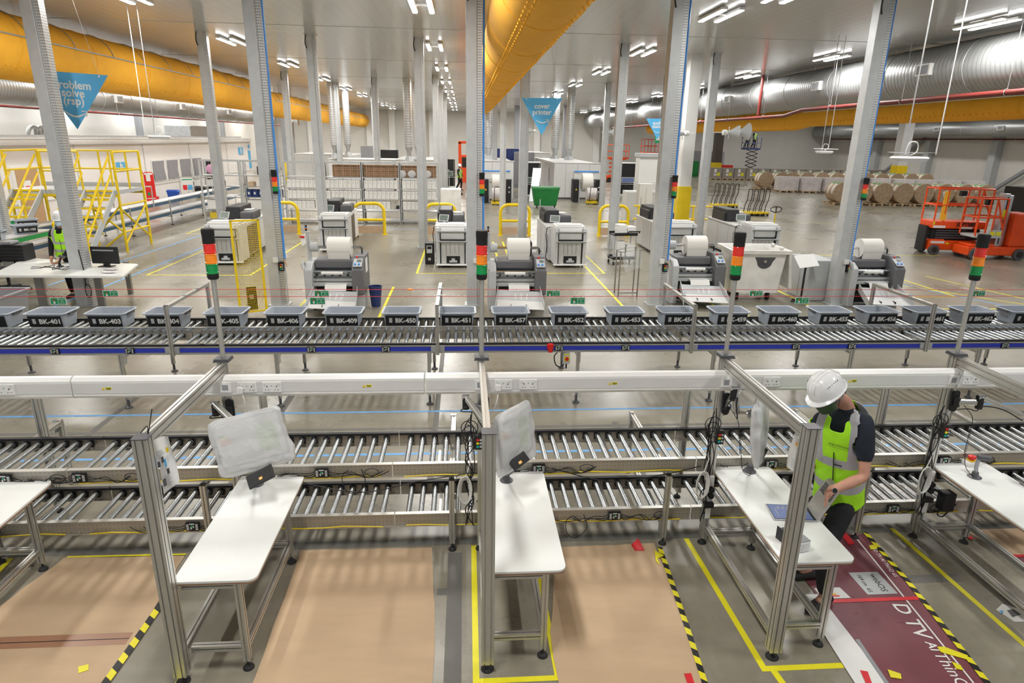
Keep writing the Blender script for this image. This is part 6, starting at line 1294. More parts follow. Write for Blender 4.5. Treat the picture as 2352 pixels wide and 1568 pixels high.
p = at(2255, 592); t = thing('mast_lift', 'orange-red mast lift with basket and tall counterweight', 'mast lift', (p.x-.85, p.y-.35, 0), -.05)
B(t, 'chassis', 'liftred', (0, 0, .14, 1.9, .72, .42), (.1, .05, .42, .9, .66, .5), bev=.03); B(t, 'counterweight', 'liftred', (1.35, 0, .42, 1.95, .72, 1.5), bev=.06); B(t, 'mast', 'zinc', (1.0, .2, .42, 1.16, .5, 2.1), (1.18, .24, .42, 1.3, .46, 2.05), bev=.01); B(t, 'chain', 'black', (1.08, .19, .5, 1.11, .2, 2.0))
B(t, 'basket_floor', 'lightgrey', (.1, -.05, .72, .9, .65, .8), bev=.01); B(t, 'kick_board', 'lightgrey', (.5, -.08, .72, .95, -.05, .98)); B(t, 'yellow_decals', 'tapeyellow', (.54, -.09, .8, .7, -.08, .92), (.75, -.09, .8, .9, -.08, .92), (1.0, .18, 1.3, 1.14, .19, 1.6)); cage(t, .08, -.06, .94, .66, .78, 1.95, .026); B(t, 'control_box', 'black', (.3, .0, 1.75, .5, .15, 1.95), bev=.02)
for x, y in ((.25, -.02), (.25, .7), (1.7, -.02), (1.7, .7)): m = MB(); m.cyl((x, y-.05, .19), (x, y+.05, .19), .19, 20); w_ = m.build('wheel', 'darkgrey', t, True); m = MB(); m.cyl((x, y-.055, .19), (x, y-.05, .19), .11, 16); m.build('hub', 'rubber', w_)
# far access lifts
def farlift(lb, x, y, h, cm='liftred', w=1.9):
    t = thing('scissor_lift', lb, 'scissor lift', (x, y, 0)); B(t, 'chassis', cm, (0, 0, .2, w, 1, .6)); B(t, 'wheels', 'rubber', (.1, -.05, 0, .5, 1.05, .4), (w-.5, -.05, 0, w-.1, 1.05, .4))
    m = MB(); n_ = max(2, int((h-.7)/.35))
    for k in range(n_): z = .6+k*(h-.7)/n_; z2 = .6+(k+1)*(h-.7)/n_; m.tube([(.2, .1, z), (w-.2, .1, z2)], .04, 5); m.tube([(w-.2, .1, z), (.2, .1, z2)], .04, 5)
    m.build('scissor_arms', 'black' if cm != 'liftred' else 'liftred', t); B(t, 'platform', cm, (0, 0, h-.1, w, 1, h+.05)); T(t, 'guard_rails', cm, *[([(0, 0, h+d), (w, 0, h+d), (w, 1, h+d), (0, 1, h+d), (0, 0, h+d)], .03) for d in (.55, 1.1)], *[([(a, b, h), (a, b, h+1.1)], .03) for a in (0, w/2, w) for b in (0, 1)], n=5); return t
farlift('distant red scissor lift right of the exhaust pipes', 12.5, 58, 2.1); farlift('distant red scissor lift beside the blue pipe mast', 15.2, 56, 2.6, w=1.2)
t = thing('mast_lift', 'distant red lift in the centre aisle', 'mast lift', (-.5, 56, 0)); B(t, 'body', 'liftred', (0, 0, 0, 1.1, 1, 2.2), (0, 0, 2.2, .25, .3, 3.2), (.85, 0, 2.2, 1.1, .3, 3.2), (0, 0, 3.1, 1.1, .3, 3.3)); B(t, 'dark_core', 'black', (.3, -.02, 1.2, .8, 0, 2.0)); B(t, 'yellow_post', 'yellow', (1.15, 0, 0, 1.25, .2, 2.2))
farlift('distant dark blue lift with two workers near the back wall', 27.6+.9, 66.5, 3.0, 'navybin', 1.6)
for k, (px, py, w_, h_, y, mt_, lb) in enumerate(((885, 345, 2.2, 2.4, 62, 'black', 'large dark cabinet near the back wall left of centre'), (1165, 352, 2.0, 2.8, 52, 'navybin', 'dark cabinet right of the elbowed exhaust pipe'), (1205, 352, 1.5, 2.6, 50.5, 'midgrey', 'grey cabinet door beside the dark cabinet'), (845, 335, 1.5, 2.6, 70, 'midgrey', 'grey switch cabinet at the back wall'), (690, 365, 1.6, 1.2, 60, 'yellow', 'yellow crate stack left of the far columns'), (715, 360, 1.2, 1.4, 58, 'red', 'red fire equipment trolley at the back left'), (1495, 372, 1.2, 1.6, 62, 'brownbox', 'brown carton stack near the back wall right of centre'), (1475, 372, .7, 1.8, 61, 'black', 'black cage trolley near the back wall right of centre'), (1620, 375, 4.2, 2.6, 73, 'midgrey', 'grey panel stack before the bright back doorway'), (1580, 360, 2.6, 1.6, 70, 'greenbin', 'green skip container near the back wall'), (1668, 378, 1.6, 1.2, 71, 'red', 'red equipment box at the back right'))):
    p = atY(px, py, y); m = MB(); m.box((-w_/2, 0, 0), (w_/2, .8, h_)); m.box((-w_/2+.05, -.03, .2), (-.03, 0, h_-.1)); m.box((.03, -.03, .2), (w_/2-.05, 0, h_-.1)); o = m.build('far_cabinet' if 'cabinet' in lb else 'far_equipment', mt_, bev=.03); o.location = (p.x, y, 0); tag(o, lb, 'cabinet' if 'cabinet' in lb else 'equipment')
t = thing('exit_sign', 'green exit sign with running man, half hidden by a mast', 'sign', (8.9, 31, 3.45)); B(t, 'board', 'signgreen', (0, 0, 0, .9, .04, 1.0)); B(t, 'white_panel', 'white', (.05, -.01, .12, .85, 0, .65)); text('EXIT', .3, frame((.45, -.012, .82), (1, 0, 0), (0, 0, 1)), 'white', t, bold=.02)
T(t, 'running_figure', 'signgreen', ([(.5, -.02, .5), (.42, -.02, .35), (.55, -.02, .2)], .03), ([(.42, -.02, .35), (.28, -.02, .28)], .03), ([(.5, -.02, .5), (.62, -.02, .42)], .025), ([(.54, -.02, .58), (.55, -.02, .6)], .04)); T(t, 'hanger', 'black', ([(.2, .02, 1.0), (.2, .02, 2.95)], .008), ([(.7, .02, 1.0), (.7, .02, 2.95)], .008))
def horn(lb, x, y, z, sx_, r=.22):
    t = thing('horn_speaker', lb, 'loudspeaker', (x, y, z), 0, 'grey horn loudspeakers'); m = MB(); Mx = Matrix.Rotation(R(90)*sx_, 4, 'Y'); m.lathe([(.05, -.12), (.07, 0), (.1, .08), (r, .32), (r*.97, .32), (.05, .05)], (0, 0, 0), 16, Mx); m.build('horn', 'lightgrey', t, True); m = MB(); m.lathe([(.09, -.22), (.1, -.1), (.06, -.05)], (0, 0, 0), 14, Mx); m.build('driver', 'white', t, True); T(t, 'bracket', 'white', ([(0, 0, -.2), (0, 0, .2)], .015), ([(0, 0, 0), (-.5*sx_, .1, 0)], .015)); return t
horn('grey horn loudspeaker left of the white building column', 7.72, 23.5, 3.80, -1, .24); horn('grey horn loudspeaker right of the white building column', 9.2, 23.0, 3.85, 1, .24); horn('second grey horn loudspeaker further right of the column', 9.75, 23.4, 3.9, 1, .3); horn('distant horn loudspeaker left of the cover printer sign', 4.0, 40, 4.0, -1, .25); horn('distant horn loudspeaker right of the twin exhaust pipes', 8.7, 40, 4.0, 1, .35); horn('distant horn loudspeaker on the left grey column', -13.2, 54, 4.6, 1, .35)
# pendant fittings
def pendant(lb, c, d, s=1, sp=.55):
    t = thing('pendant_projector', lb, 'pendant light', tuple(c)); m = MB(); m.loft([rr4(.52*s, .3*s, -.03*s, .05*s), rr4(.62*s, .34*s, .03*s, .06*s), rr4(.56*s, .28*s, .06*s, .05*s)]); m.build('housing', 'white', t, True)
    T(t, 'crossbar', 'zinc', ([(-.45*s, 0, .13*s), (.55*s, 0, .13*s)], .008*s)); T(t, 'drop_rod', 'zinc', ([(-.12*s, 0, .08*s), (-.12*s, 0, CZ-c[2])], .012*s)); T(t, 'drop_rod', 'offwhite', ([(sp*s, 0, .1*s), (sp*s, 0, CZ-c[2])], .012*s)); T(t, 'cable_loop', 'white', (wob([(-.1*s, 0, .1*s), (-.05*s, 0, .3*s), (.1*s, 0, .3*s), (.12*s, 0, .15*s), (.0, 0, .08*s)], 6), .012*s)); return t
pendant('white pendant fitting hanging on two rods at the upper right', atY(2088, 367, 9.5), 0, .8, .5); pendant('smaller white pendant fitting hanging before the right-hand wall', atY(1893, 350, 19), 0, .75, .15); pendant('white pendant fitting above the office roof edge', atY(366, 316, 17.5), 0, .8, -.4)
# black tall crate at the right edge
p = at(2336, 562); t = thing('tall_crate', 'tall black panelled crate cut by the right edge', 'crate', (p.x, p.y, 0)); B(t, 'panel', 'black', (0, 0, .14, 1.6, 1.2, 2.1), bev=.01); B(t, 'label', 'paper', (.1, -.005, 1.2, .35, 0, 1.3)); B(t, 'edge_strip', 'alu', (-.02, -.02, .12, .02, .02, 2.12)); B(t, 'pallet_base', 'pallet', (0, 0, 0, 1.6, 1.2, .14))
# ================================================================ left side: platform with stairs, two-level belt conveyor, desk
t = thing('access_platform', 'yellow railed access platform with two flights of steps over the conveyor', 'platform', (0, 0, 0)); PZ = 1.85; X0, X1, Y0, Y1 = -13.45, -10.37, 20.5, 22.2
B(t, 'deck', 'lightgrey', (X0, Y0, PZ-.12, X1, Y1, PZ), (X0, Y1-.05, PZ, X1, Y1, PZ+.12)); B(t, 'deck_beam', 'yellow', (X0, Y0, PZ-.2, X1, Y0+.08, PZ-.12), (X0, Y1-.08, PZ-.2, X1, Y1, PZ-.12))
def posts(*pp): return [([V(a), V(b)], .03) for a, b in pp]
for x in (X0, X1):
    for y in (Y0+.05, Y1-.05): T(t, 'support_leg', 'yellow', ([(x, y, 0), (x, y, PZ+1.1)], .04))
T(t, 'leg_brace', 'yellow', *posts(((X1, Y0+.05, .25), (X1, Y1-.05, 1.3)), ((X1, Y1-.05, .25), (X1, Y0+.05, 1.3)), ((X1, Y0+.05, .6), (X1, Y1-.05, .6)), ((X1, Y0+.05, 1.4), (X1, Y1-.05, 1.4)), ((X0, Y0+.05, .3), (X0, Y1-.05, 1.6)), ((X0+.05, Y1-.05, 1.7), (X0+1.6, Y1-.05, .3)), ((X1-1.5, Y0+.05, 0), (X1-1.5, Y0+.05, PZ)), ((-12.45, Y0+.05, 1.2), (-12.45, Y0+.05, PZ)), ((X1-.8, Y0+.05, 0), (X1, Y0+.05, .6)), ((X1-.8, Y0+.05, 1.3), (X1, Y0+.05, .6)), ((X1-.8, Y0+.05, 0), (X1-.8, Y0+.05, PZ)), ((X1-.8, Y0+.05, .5), (X1, Y0+.05, 1.4))))
for z in (PZ+1.1, PZ+.55): T(t, 'guard_rail', 'yellow', ([(X0, Y0+.05, z), (X0, Y1-.05, z), (X1, Y1-.05, z), (X1, Y0+.05, z)], .03), ([(-12.45, Y0+.05, z), (-11.35, Y0+.05, z)], .03), ([(X0, Y0+.05, z), (-13.3, Y0+.05, z)], .03))
T(t, 'rail_post', 'yellow', *posts(((-12.42, Y0+.05, PZ), (-12.42, Y0+.05, PZ+1.1)), ((-11.35, Y0+.05, PZ), (-11.35, Y0+.05, PZ+1.1)), ((-12.5, Y1-.05, PZ), (-12.5, Y1-.05, PZ+1.1)), ((-10.37, 21.3, PZ), (-10.37, 21.3, PZ+1.1)), ((-11.6, Y1-.05, PZ), (-11.6, Y1-.05, PZ+1.1)), ((-11.3, Y1-.05, PZ), (-11.3, Y1-.05, PZ+1.1))))
def flight(x0, x1):
    N = 7; dy = .25; dz = PZ/(N+1); m = MB()
    for k in range(N): z = PZ-dz*(k+1); y = Y0-dy*(k+1); m.box((x0+.03, y, z-.03), (x1-.03, y+.26, z))
    m.build('treads', 'lightgrey', t); m = MB()
    for k in range(-1, N): z = PZ-dz*(k+1); y = Y0-dy*(k+1); m.box((x0+.03, y-.02, z-.05), (x1-.03, y+.02, z+.004))
    m.build('yellow_nosings', 'yellow', t)
    for x in (x0, x1): m = MB(); e = (Y0-dy*(N+.6), 0.); m.loft([[(x-.02, Y0, PZ-.2), (x+.02, Y0, PZ-.2), (x+.02, Y0, PZ+.03), (x-.02, Y0, PZ+.03)], [(x-.02, e[0], 0), (x+.02, e[0], 0), (x+.02, e[0]-.12, .18), (x-.02, e[0]-.12, .18)]]); m.build('stringer', 'lightgrey', t)
    for x in (x0, x1):
        a = V((x, Y0, PZ)); b = V((x, Y0-dy*(N+.3), .12)); T(t, 'hand_rail', 'yellow', ([a+V((0, 0, 1.0)), b+V((0, 0, .95))], .03), ([a+V((0, 0, .5)), b+V((0, 0, .5))], .028), ([b, b+V((0, 0, .95))], .03), ([a*.5+b*.5, a*.5+b*.5+V((0, 0, .97))], .03))
flight(-11.28, -10.45); flight(-13.32, -12.52)
B(t, 'first_aid_sign', 'signgreen', (-12.9, Y0-1.25, .9, -12.65, Y0-1.23, 1.08))
def belt(name, lb, x0, x1, y0, y1, z, stripe, segs=1):
    t = thing(name, lb, 'conveyor', (x0, y0, 0)); W = x1-x0; L = y1-y0; B(t, 'roller_bed', 'beltroller', (.04, 0, z-.06, W-.04, L, z-.01)); B(t, 'side_rail', stripe, (W-.04, 0, z-.13, W, L, z-.02)); B(t, 'side_rail', 'alu', (0, 0, z-.13, .04, L, z+.0)); B(t, 'edge_strip', 'alu', (W-.05, 0, z-.02, W+.01, L, z+.01)); return t
belt('belt_conveyor', 'upper left roller conveyor with green side rail carrying totes', -11.62, -10.97, 12.5, 18.3, 1.0, 'green'); belt('belt_conveyor', 'upper left roller conveyor running back to the shelving', -12.42, -11.82, 12.5, 36, .95, 'steelblue'); belt('belt_conveyor', 'lower left roller conveyor beneath the upper one', -12.5, -11.9, 12.5, 36, .48, 'steelblue')
for y, lb in ((23.8, 'nearest stand of the left roller conveyor beyond the platform'), (27, 'second stand of the left roller conveyor beyond the platform'), (30.2, 'third stand of the left roller conveyor beyond the platform'), (33.4, 'farthest stand of the left roller conveyor'), (17.0, 'stand of the left roller conveyor nearest the seated desk')):
    t = thing('conveyor_stand', lb, 'conveyor stand', (-12.2, y, 0), 0, 'stands of the left conveyor'); B(t, 'uprights', 'alu', (.46, 0, .03, .50, .04, 1.0), (-.5, 0, .03, -.46, .04, .9)); B(t, 'crossbar', 'alu', (-.5, 0, .32, .5, .04, .36)); B(t, 'levelling_feet', 'rubber', (.44, -.02, 0, .52, .06, .03), (-.52, -.02, 0, -.44, .06, .03))
for x0, y, lb in ((-13.1, 25.5, 'aluminium hoop bracket on the left conveyor nearer the platform'), (-13.1, 31.5, 'aluminium hoop bracket on the left conveyor nearer the shelving')):
    t = thing('cord_bracket', lb, 'bracket', (x0, y, 0)); T(t, 'hoop', 'alu', ([(0, 0, 0), (0, 0, 1.6), (1.45, 0, 1.6), (1.45, 0, .8)], .03))
t = thing('cord_bracket', 'aluminium hoop bracket at the far left by the totes', 'bracket', (-10.9, 15.9, 0)); T(t, 'hoop', 'alu', ([(-1.2, 0, 0), (-1.2, 0, 1.62), (0, 0, 1.62), (.0, 0, .8)], .03))
for k, (x, y, s_, rz) in enumerate(((-11.3, 16.3, '177', .1), (-11.28, 17.5, '105', .6), (-12.12, 18.9, '106', .5), (-12.12, 15.3, '176', .9))):
    o = dup(tt, (x, y, 1.0 if x > -12 else .96), rz+.2); o['label'] = 'grey tote with black label reading BK-%s on the green-railed conveyor' % s_; o['group'] = 'totes on the left conveyor'; text('BK-'+s_, .085, TMx @ Matrix.Translation((.06, -.003, .0005)), 'white', o, 'tote_number', .02, .0006)
# red trolley, bins, board
p = at(352, 470); t = thing('sack_truck', 'tall red trolley with fire extinguisher against the office wall', 'trolley', (-15.9, 34.2, 0), .35); B(t, 'back_plate', 'red', (0, 0, .5, .75, .06, 1.95)); T(t, 'frame', 'red', ([(0, 0, 0), (0, 0, 2.0), (.1, 0, 2.1), (.65, 0, 2.1), (.75, 0, 2.0), (.75, 0, 0)], .03), ([(0, 0, 2.0), (-.2, -.2, 2.35)], .03)); B(t, 'base', 'red', (.0, -.4, .05, .75, .05, .45)); B(t, 'notice', 'paper', (.15, -.01, 1.55, .5, 0, 1.95)); B(t, 'green_sticker', 'signgreen', (.12, -.01, .65, .32, 0, .85)); m = MB(); m.cyl((.9, -.2, .1), (.9, -.2, .6), .1, 12); m.build('extinguisher', 'red', t, True)
t = thing('recycling_bin', 'blue recycling bin beside the office wall', 'bin', (-15.7, 36.8, 0)); m = MB(); m.loft([rr4(.7, .5, 0, .05), rr4(.95, .6, .85, .05)]); m.build('tub', 'bluebin', t); m = MB(); m.loft([rr4(1.02, .66, .85, .05), rr4(.9, .6, 1.0, .05)]); m.build('lid', 'bluebin', t)
t = thing('waste_bin', 'black lidded bin below the coloured board', 'bin', (-15.2, 39.3, 0)); m = MB(); m.loft([rr4(.8, .5, 0, .05), rr4(1.0, .6, .85, .05)]); m.build('tub', 'black', t); m = MB(); m.loft([rr4(1.05, .66, .9, .05), rr4(.9, .6, 1.05, .05)]); m.build('lid', 'charcoal', t)
t = thing('notice_board', 'white notice board with red and blue fields leaning behind the black bin', 'notice board', (-16.2, 39.2, 0), .5); B(t, 'board', 'white', (0, 0, .6, 1.1, .04, 2.0)); B(t, 'red_field', 'tapered', (.1, -.01, .75, .5, 0, 1.25)); B(t, 'blue_field', 'signblue', (.55, -.01, .75, 1.0, 0, 1.25)); B(t, 'green_heading', 'signgreen', (.05, -.01, 1.75, 1.05, 0, 1.85)); B(t, 'post', 'lightgrey', (.5, .04, 0, .56, .1, .6))
t = thing('cabinet', 'black cabinet open beside the office wall at the conveyor end', 'cabinet', (-16.0, 42.2, 0)); B(t, 'body', 'black', (0, 0, 0, .9, .6, 2.0), bev=.01); B(t, 'white_frame', 'white', (-.05, -.15, 0, .0, -.1, 1.1), (.95, -.15, 0, 1.0, -.1, 1.1), (-.05, -.15, 1.05, 1.0, -.1, 1.1))
for nm_, k in (('sack_truck', .78), ('recycling_bin', .6), ('waste_bin.001', .6), ('notice_board', .55), ('cabinet', .62)):
    for o in COL.objects:
        if o.name == nm_: o.scale = (k*(.7 if k == .78 else 1), k, k)
# desk with computer
t = thing('standing_desk', 'white desk with grey legs at the left behind the totes', 'desk', (0, 0, 0)); a, b, c, d = at(-25, 632, .78), at(283, 634, .78), at(317, 606, .78), at(60, 592, .78)
m = MB(); m.prism([(a.x, a.y), (b.x, b.y), (c.x, c.y), (d.x, d.y)], .74, .78); m.build('desktop', 'laminate', t)
for px, py, xo in ((103, 705, 0), (238, 703, 0)): q = at(px, py); B(t, 'leg', 'aludark', (q.x-.09, q.y-.03, 0, q.x+.05, q.y+.04, .74)); 
for x, y in ((-7.6, 14.9), (-9.6, 15.1)): B(t, 'leg', 'aludark', (x-.05, y-.03, 0, x+.05, y+.04, .74))
B(t, 'under_frame', 'aludark', (a.x+.2, a.y+.25, .69, b.x-.1, a.y+.31, .74))
q = at(245, 612, .78); t = thing('computer_monitor', 'black computer monitor seen from behind on the left desk', 'monitor', (q.x, q.y, .78), -.1); B(t, 'panel', 'black', (-.30, 0, .06, .28, .05, .42), bev=.01); B(t, 'stand', 'black', (-.05, -.02, 0, .05, .06, .1), (-.14, -.08, 0, .14, .1, .015)); B(t, 'back_strip', 'midgrey', (-.25, -.004, .33, .2, 0, .36))
q = at(138, 612, .78); t = thing('barcode_scanner', 'black barcode scanner in its stand on the left desk', 'scanner', (q.x, q.y, .78)); m = MB(); m.lathe([(.07, 0), (.07, .01), (.03, .03), (.02, .1)], n=14); m.build('stand_base', 'black', t, True); T(t, 'handle', 'black', ([(0, 0, .08), (.06, 0, .2)], .02)); T(t, 'scanner_head', 'darkgrey', ([(.02, 0, .22), (.13, 0, .2)], .03))
q = at(176, 616, .78); t = thing('label_printer', 'black desktop label printer on the left desk', 'label printer', (q.x, q.y, .78)); B(t, 'case', 'black', (-.09, 0, 0, .07, .2, .27), bev=.05); B(t, 'grey_front', 'darkgrey', (-.05, -.01, .03, .04, 0, .15))
m = MB(); rnd = random.Random(3)
for k in range(3): m.tube(wob([at(60+rnd.random()*40+i*20, 612+rnd.random()*8-(i*2 % 6), .788) for i in range(6)], 5), .006, 5)
tag(m.build('desk_cables', 'black'), 'black cables lying across the left desk', 'cables')
q = at(95, 604, .78); m = MB(); m.prism([(-.35, -.06), (.3, -.02), (.25, .16), (-.2, .2)], 0, .004); o = m.build('paper_sheet', 'paper'); o.location = (q.x, q.y, .781); tag(o, 'white paper sheets lying on the left desk', 'paper')
for px, lb in ((263, 'folded grey film packet on the left desk, far one'), (258, 'folded grey film packet on the left desk, near one')):
    q = at(px-8, 620 if px == 263 else 627, .78); m = MB(); m.ball((0, 0, .02), .13, 10, (1.2, .45, .15)); o = m.build('film_packet', 'wrap', smooth=True); o.location = (q.x, q.y, .781); tag(o, lb, 'packet')
q = at(25, 668); t = thing('office_chair', 'black office chair half hidden under the left desk', 'chair', (q.x, q.y, 0)); T(t, 'column', 'black', ([(0, 0, .1), (0, 0, .45)], .035))
for k in range(5): a_ = R(20+72*k); T(t, 'leg', 'black', ([(0, 0, .12), (.38*math.cos(a_), .38*math.sin(a_), .07)], .028)); m = MB(); m.ball((.38*math.cos(a_), .38*math.sin(a_), .035), .035, 8); m.build('castor', 'black', t)
B(t, 'seat', 'blackcloth', (-.26, -.25, .45, .26, .25, .53), bev=.03); B(t, 'backrest', 'blackcloth', (-.25, .28, .62, .25, .34, .95), bev=.04); T(t, 'back_bar', 'black', ([(0, .1, .45), (0, .34, .48), (0, .33, .7)], .02)); T(t, 'lever', 'black', ([(.1, 0, .42), (.4, -.1, .38)], .012))
t = thing('storage_box', 'tall grey plastic box at the left edge behind the totes', 'box', (-8.15, 11.5, 0)); m = MB(); m.loft([rr4(.55, .6, 0, .04), rr4(.66, .8, .78, .05), rr4(.74, .88, .79, .06), rr4(.74, .88, .82, .06), rr4(.64, .78, .82, .05), rr4(.52, .58, .05, .04)]); m.build('tub', 'midgrey', t, True); T(t, 'moulded_arch', 'darkgrey', (wob([(.22, -.415, .1), (.20, -.42, .35), (.0, -.425, .45), (-.2, -.42, .4)], 5), .01))
t = thing('black_crate', 'black slatted crate stack on the desk at the left edge', 'crate', (*at(30, 600, .78)[:2], .785)); B(t, 'crate_body', 'black', (-.3, 0, 0, .25, .4, .35), bev=.02); B(t, 'slats', 'charcoal', *[(-.28, -.01, .04+k*.07, .23, 0, .07+k*.07) for k in range(4)]); B(t, 'grey_device', 'midgrey', (-.2, .02, .35, .02, .3, .42), bev=.02)
T(first_mast := MX[0][1], 'cable_coil', 'black', *[([(.17+.06*math.cos(a), -.2, .35+.14*math.sin(a)) for a in [k*PI/8+j*.2 for k in range(17)]], .008) for j in range(4)], (wob([(.1, -.16, 1.2), (.15, -.2, .8), (.14, -.2, .45)], 5), .012), n=5)
# ================================================================ people
def skinmesh(name, mt, nodes, edges, parent=None, sub=2, label=None):
    """nodes: name -> (x, y, z, radius); one continuous skinned surface"""
    ks = list(nodes); me = bpy.data.meshes.new(name)
    me.from_pydata([nodes[k][:3] for k in ks], [(ks.index(a), ks.index(b)) for a, b in edges], [])
    o = bpy.data.objects.new(name, me); COL.objects.link(o); o.parent = parent
    sk = o.modifiers.new('skin', 'SKIN'); sk.use_smooth_shade = True
    for i, k in enumerate(ks):
        v = me.skin_vertices[0].data[i]; r = nodes[k][3]; v.radius = r if isinstance(r, (tuple, list)) else (r, r); v.use_root = (i == 0)
    sb = o.modifiers.new('sub', 'SUBSURF'); sb.levels = sub; sb.render_levels = sub
    me.materials.append(MT[mt])
    if label: o['label'] = label
    return o
def loftring(c, ax, ay, rx, ry, n=28, p=1):
    out = []
    for j in range(n):
        a = 2*PI*j/n; ca, sa = math.cos(a), math.sin(a)
        out.append(V(c)+ax*(rx*math.copysign(abs(ca)**p, ca))+ay*(ry*math.copysign(abs(sa)**p, sa)))
    return out
def hand(nodes, edges, pre, wr, d, side, nrm, s=1, curl=.5):
    """palm and five fingers from wrist wr pointing along d; side = thumb side"""
    d = V(d).normalized(); nrm = V(nrm).normalized(); side = V(side); side = (side-d*side.dot(d)).normalized(); wr = V(wr)
    pal = wr+d*.055*s; nodes[pre+'p'] = (*pal, (.034*s, .02*s)); edges.append((pre+'w', pre+'p'))
    for k, (off, L) in enumerate(((.028, .075), (.010, .085), (-.009, .08), (-.027, .062))):
        a = pal+d*.03*s+side*off*s; b = a+(d*.7-nrm*curl*.5).normalized()*L*.5*s; c = b+(d*.3-nrm*(curl+.3)).normalized()*L*.5*s
        for q, (pt, r) in enumerate(((a, .0105), (b, .009), (c, .0075))): nodes['%sf%d%d' % (pre, k, q)] = (*pt, r*s)
        edges += [(pre+'p', '%sf%d0' % (pre, k)), ('%sf%d0' % (pre, k), '%sf%d1' % (pre, k)), ('%sf%d1' % (pre, k), '%sf%d2' % (pre, k))]
    a = wr+d*.03*s+side*.035*s; b = a+(d*.6+side*.6-nrm*.2).normalized()*.032*s; c = b+(d*.8-nrm*.5).normalized()*.03*s
    nodes[pre+'t0'] = (*a, .013*s); nodes[pre+'t1'] = (*b, .0105*s); nodes[pre+'t2'] = (*c, .009*s); edges += [(pre+'w', pre+'t0'), (pre+'t0', pre+'t1'), (pre+'t1', pre+'t2')]
def person(label, J, face, look, helmet=True, mask='maskgreen', shirt='navycloth', sleeves=False, trousers='blackcloth', vest=True, s=1.0, back=False, watch=False, hairc='hair', logo=False):
    """J: joints (pelvis, chest, neck, head, shl, ell, wrl, shr, elr, wrr, hipl, knl, anl, toel, hipr ...); face = chest normal, look = where the face points"""
    J = {k: V(v) for k, v in J.items()}; f = V(face).normalized(); lat = (J['shl']-J['shr']).normalized()
    t = thing('person', label, 'person', (J['pelvis'].x, J['pelvis'].y, 0)); Lc = V((J['pelvis'].x, J['pelvis'].y, 0))
    for k in J: J[k] = J[k]-Lc
    look = V(look).normalized(); upv = (J['head']-J['neck']).normalized(); upv = (upv-look*upv.dot(look)).normalized(); hx = look.cross(upv)
    nd = {}; ed = []
    def N(k, p, r): nd[k] = (*p, r if isinstance(r, tuple) else r*s)
    N('pelvis', J['pelvis'], .115); N('waist', J['pelvis']*.55+J['chest']*.45, .105); N('chest', J['chest'], .10); N('neck', J['neck'], .056); N('nk2', J['neck']*.45+J['head']*.55, .058); N('head', J['head'], .088); N('crown', J['head']+upv*.06*s, .082)
    ed += [('pelvis', 'waist'), ('waist', 'chest'), ('chest', 'neck'), ('neck', 'nk2'), ('nk2', 'head'), ('head', 'crown')]
    N('nose', J['head']+look*.105*s-upv*.015*s, .016); N('chin', J['head']+look*.06*s-upv*.075*s, .038); ed += [('head', 'chin'), ('head', 'nose')]
    for sd in 'lr':
        N('sh'+sd, J['sh'+sd], .048); N('el'+sd, J['el'+sd], .042); N('fa'+sd, J['el'+sd]*.6+J['wr'+sd]*.4, .043); N(sd+'w', J['wr'+sd], .027)
        ed += [('chest', 'sh'+sd), ('sh'+sd, 'el'+sd), ('el'+sd, 'fa'+sd), ('fa'+sd, sd+'w')]
        N('hip'+sd, J['hip'+sd], .088); N('kn'+sd, J['kn'+sd], .058); N('an'+sd, J['an'+sd], .042); N('to'+sd, J['an'+sd]+(J['toe'+sd]-J['an'+sd]).normalized()*.10*s, .026); ed += [('pelvis', 'hip'+sd), ('hip'+sd, 'kn'+sd), ('kn'+sd, 'an'+sd), ('an'+sd, 'to'+sd)]
        dd = J['wr'+sd]-J['el'+sd]; hand(nd, ed, sd, J['wr'+sd], J.get('hd'+sd, dd.normalized()+Lc)-Lc if 'hd'+sd in J else dd, (V((0, 0, 1))+f*.3), f.cross(V((0, 0, 1)))*(-1 if sd == 'l' else 1) if dd.z < -.15 else V((0, 0, 1)), s)
    bo = skinmesh('body', 'skin', nd, ed, t)
    # ears, eyes
    m = MB()
    for e in (-1, 1): m.ball(J['head']+hx*e*.088*s-upv*.01*s-look*.01*s, .03*s, 10, (.35, .6, 1), frame((0, 0, 0), hx, look))
    m.build('ears', 'skin', t, True)
    m = MB()
    for e in (-1, 1): m.ball(J['head']+look*.083*s+hx*e*.033*s+upv*.012*s, .013*s, 8)
    m.build('eyes', 'white', t, True); m = MB()
    for e in (-1, 1): m.ball(J['head']+look*.093*s+hx*e*.033*s+upv*.012*s, .006*s, 6)
    m.build('pupils', 'black', t, True)
    # hair cap at the back and sides
    m = MB(); m.ball(J['head']-look*.012*s+upv*.02*s, .101*s, 20, (1, 1.0, 1.1), frame((0, 0, 0), hx, look)); m.build('hair', hairc, t, True) if not helmet else None
    if helmet:
        m = MB(); m.ball(J['head']-look*.022*s-upv*.012*s, .094*s, 18, (1, 1, 1), frame((0, 0, 0), hx, look)); m.build('hair', hairc, t, True)
    # mask
    if mask:
        m = MB(); rows = []
        for j in range(6):
            v = j/5; rr_ = []
            for i in range(9):
                a = R(-72+18*i); rad = (.100+.022*math.cos(a)**4*math.sin(PI*(.15+.7*v)))*s
                rr_.append(J['head']+look*(math.cos(a)*rad)+hx*(math.sin(a)*.088*s)+upv*(-.02-.085*v+.012*math.cos(a*2)*(1 if j == 0 else -1 if j == 5 else 0))*s)
            rows.append(rr_)
        m.loft(rows, False, False); o = m.build('face_mask', mask, t, True); so = o.modifiers.new('s', 'SOLIDIFY'); so.thickness = .004; so.offset = 1
        m = MB()
